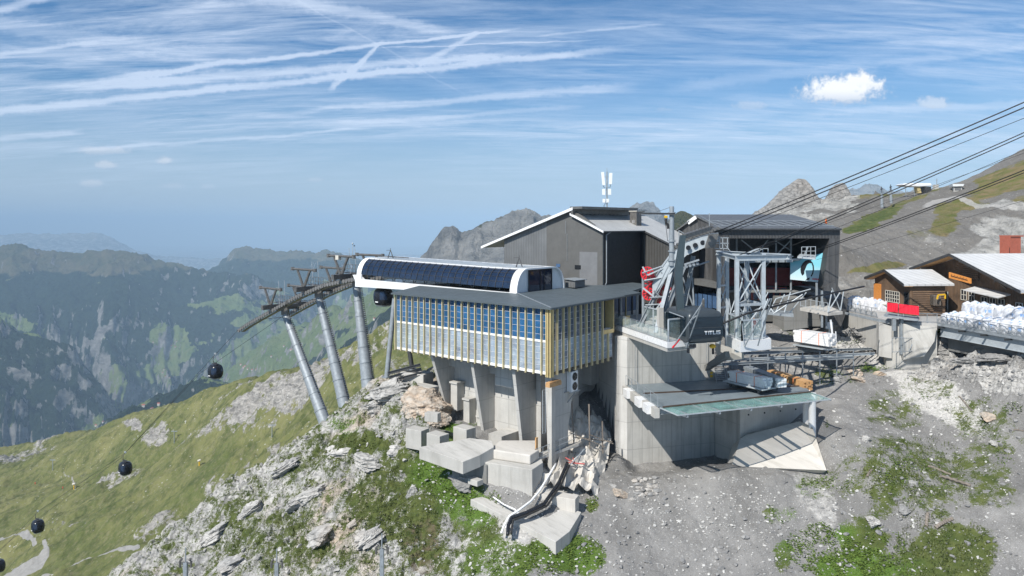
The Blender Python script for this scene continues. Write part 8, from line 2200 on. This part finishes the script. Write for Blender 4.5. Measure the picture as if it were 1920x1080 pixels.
foliage('leafy_ground_cover', [(850,880,60,55,1),(880,940,60,30,.8),(1060,1040,75,40,.9),(1600,1075,100,50,1.1),(1560,1000,50,25,1),(1640,1030,60,40,.8),(840,798,30,8,1.2),(640,798,30,12,.8),(960,1060,80,30,.5),(1500,1030,30,35,.6),(1460,965,30,20,.5),(1516,905,18,10,.8),(1560,905,40,18,.5),(1110,944,12,18,1.),(880,795,22,6,1)], .85, .17, L1, 21, .12)
foliage('mountain_weeds', [(1622,690,16,9,2),(1568,688,14,6,2),(1660,690,14,5,2),(1600,712,18,8,1.2),(1545,720,22,8,1.2),(1685,688,22,6,1.6),(1802,632,28,8,1.6),(1480,626,22,8,1.),(1590,645,22,5,1),(1610,640,16,6,1),(1680,870,40,50,.45),(1720,900,60,50,.35),(1840,800,40,25,.4),(1870,850,30,25,.4),(1900,770,20,14,.8),(1555,798,10,8,1.3),(1740,745,20,9,.5)], .9, .15, L1, 22, .14)
foliage('turf_tufts', [(680,830,45,22,.8),(720,950,100,70,.5),(780,1000,60,50,.5),(560,1000,80,60,.4),(450,1030,70,50,.35),(600,860,70,30,.4),(830,880,60,60,.4),(1770,1040,100,70,.6),(1720,900,110,80,.4),(900,1000,80,60,.3),(650,1050,90,30,.5),(520,930,50,30,.3)], .9, .22, L2, 23, .12, True)
# driftwood
for i, (x0, y0, x1, y1, w_, lab) in enumerate(((1740,876,1783,893,.10,'upper one of two pale branches lying crosswise on the turf slope'), (1762,895,1820,913,.13,'lower and thicker pale branch lying on the turf slope'), (1740,965,1737,990,.14,'short upright pale log in the turf, lower right'), (1754,994,1786,975,.16,'weathered brown log lying right of the short pale log'), (1798,746,1822,772,.07,'thin branch on the pale rubble, upper right'), (1626,898,1635,882,.10,'short brown stick on the scree left of the turf'), (1900,808,1920,810,.06,'thin grey stick at the right edge'), (1795,648,1803,662,.04,'dead twig on the slate rocks below the deck'))):
    p, q = gpx(x0, y0), gpx(x1, y1); p.z += w_ * .7; q.z += w_ * .7; mid_ = p.lerp(q, .5) + Vector((0, .05, .03)); mb = MB(); mb.path([p, p.lerp(mid_, .5) + Vector((0, 0, .04)), mid_, mid_.lerp(q, .6), q], w_, 7); mb.tube(mid_, mid_ + (q - p) * .15 + Vector((0, .2, .25)), w_ * .4, w_ * .15, 5)
    tag(mb.build('driftwood', m_['planks_grey']), lab, 'log')
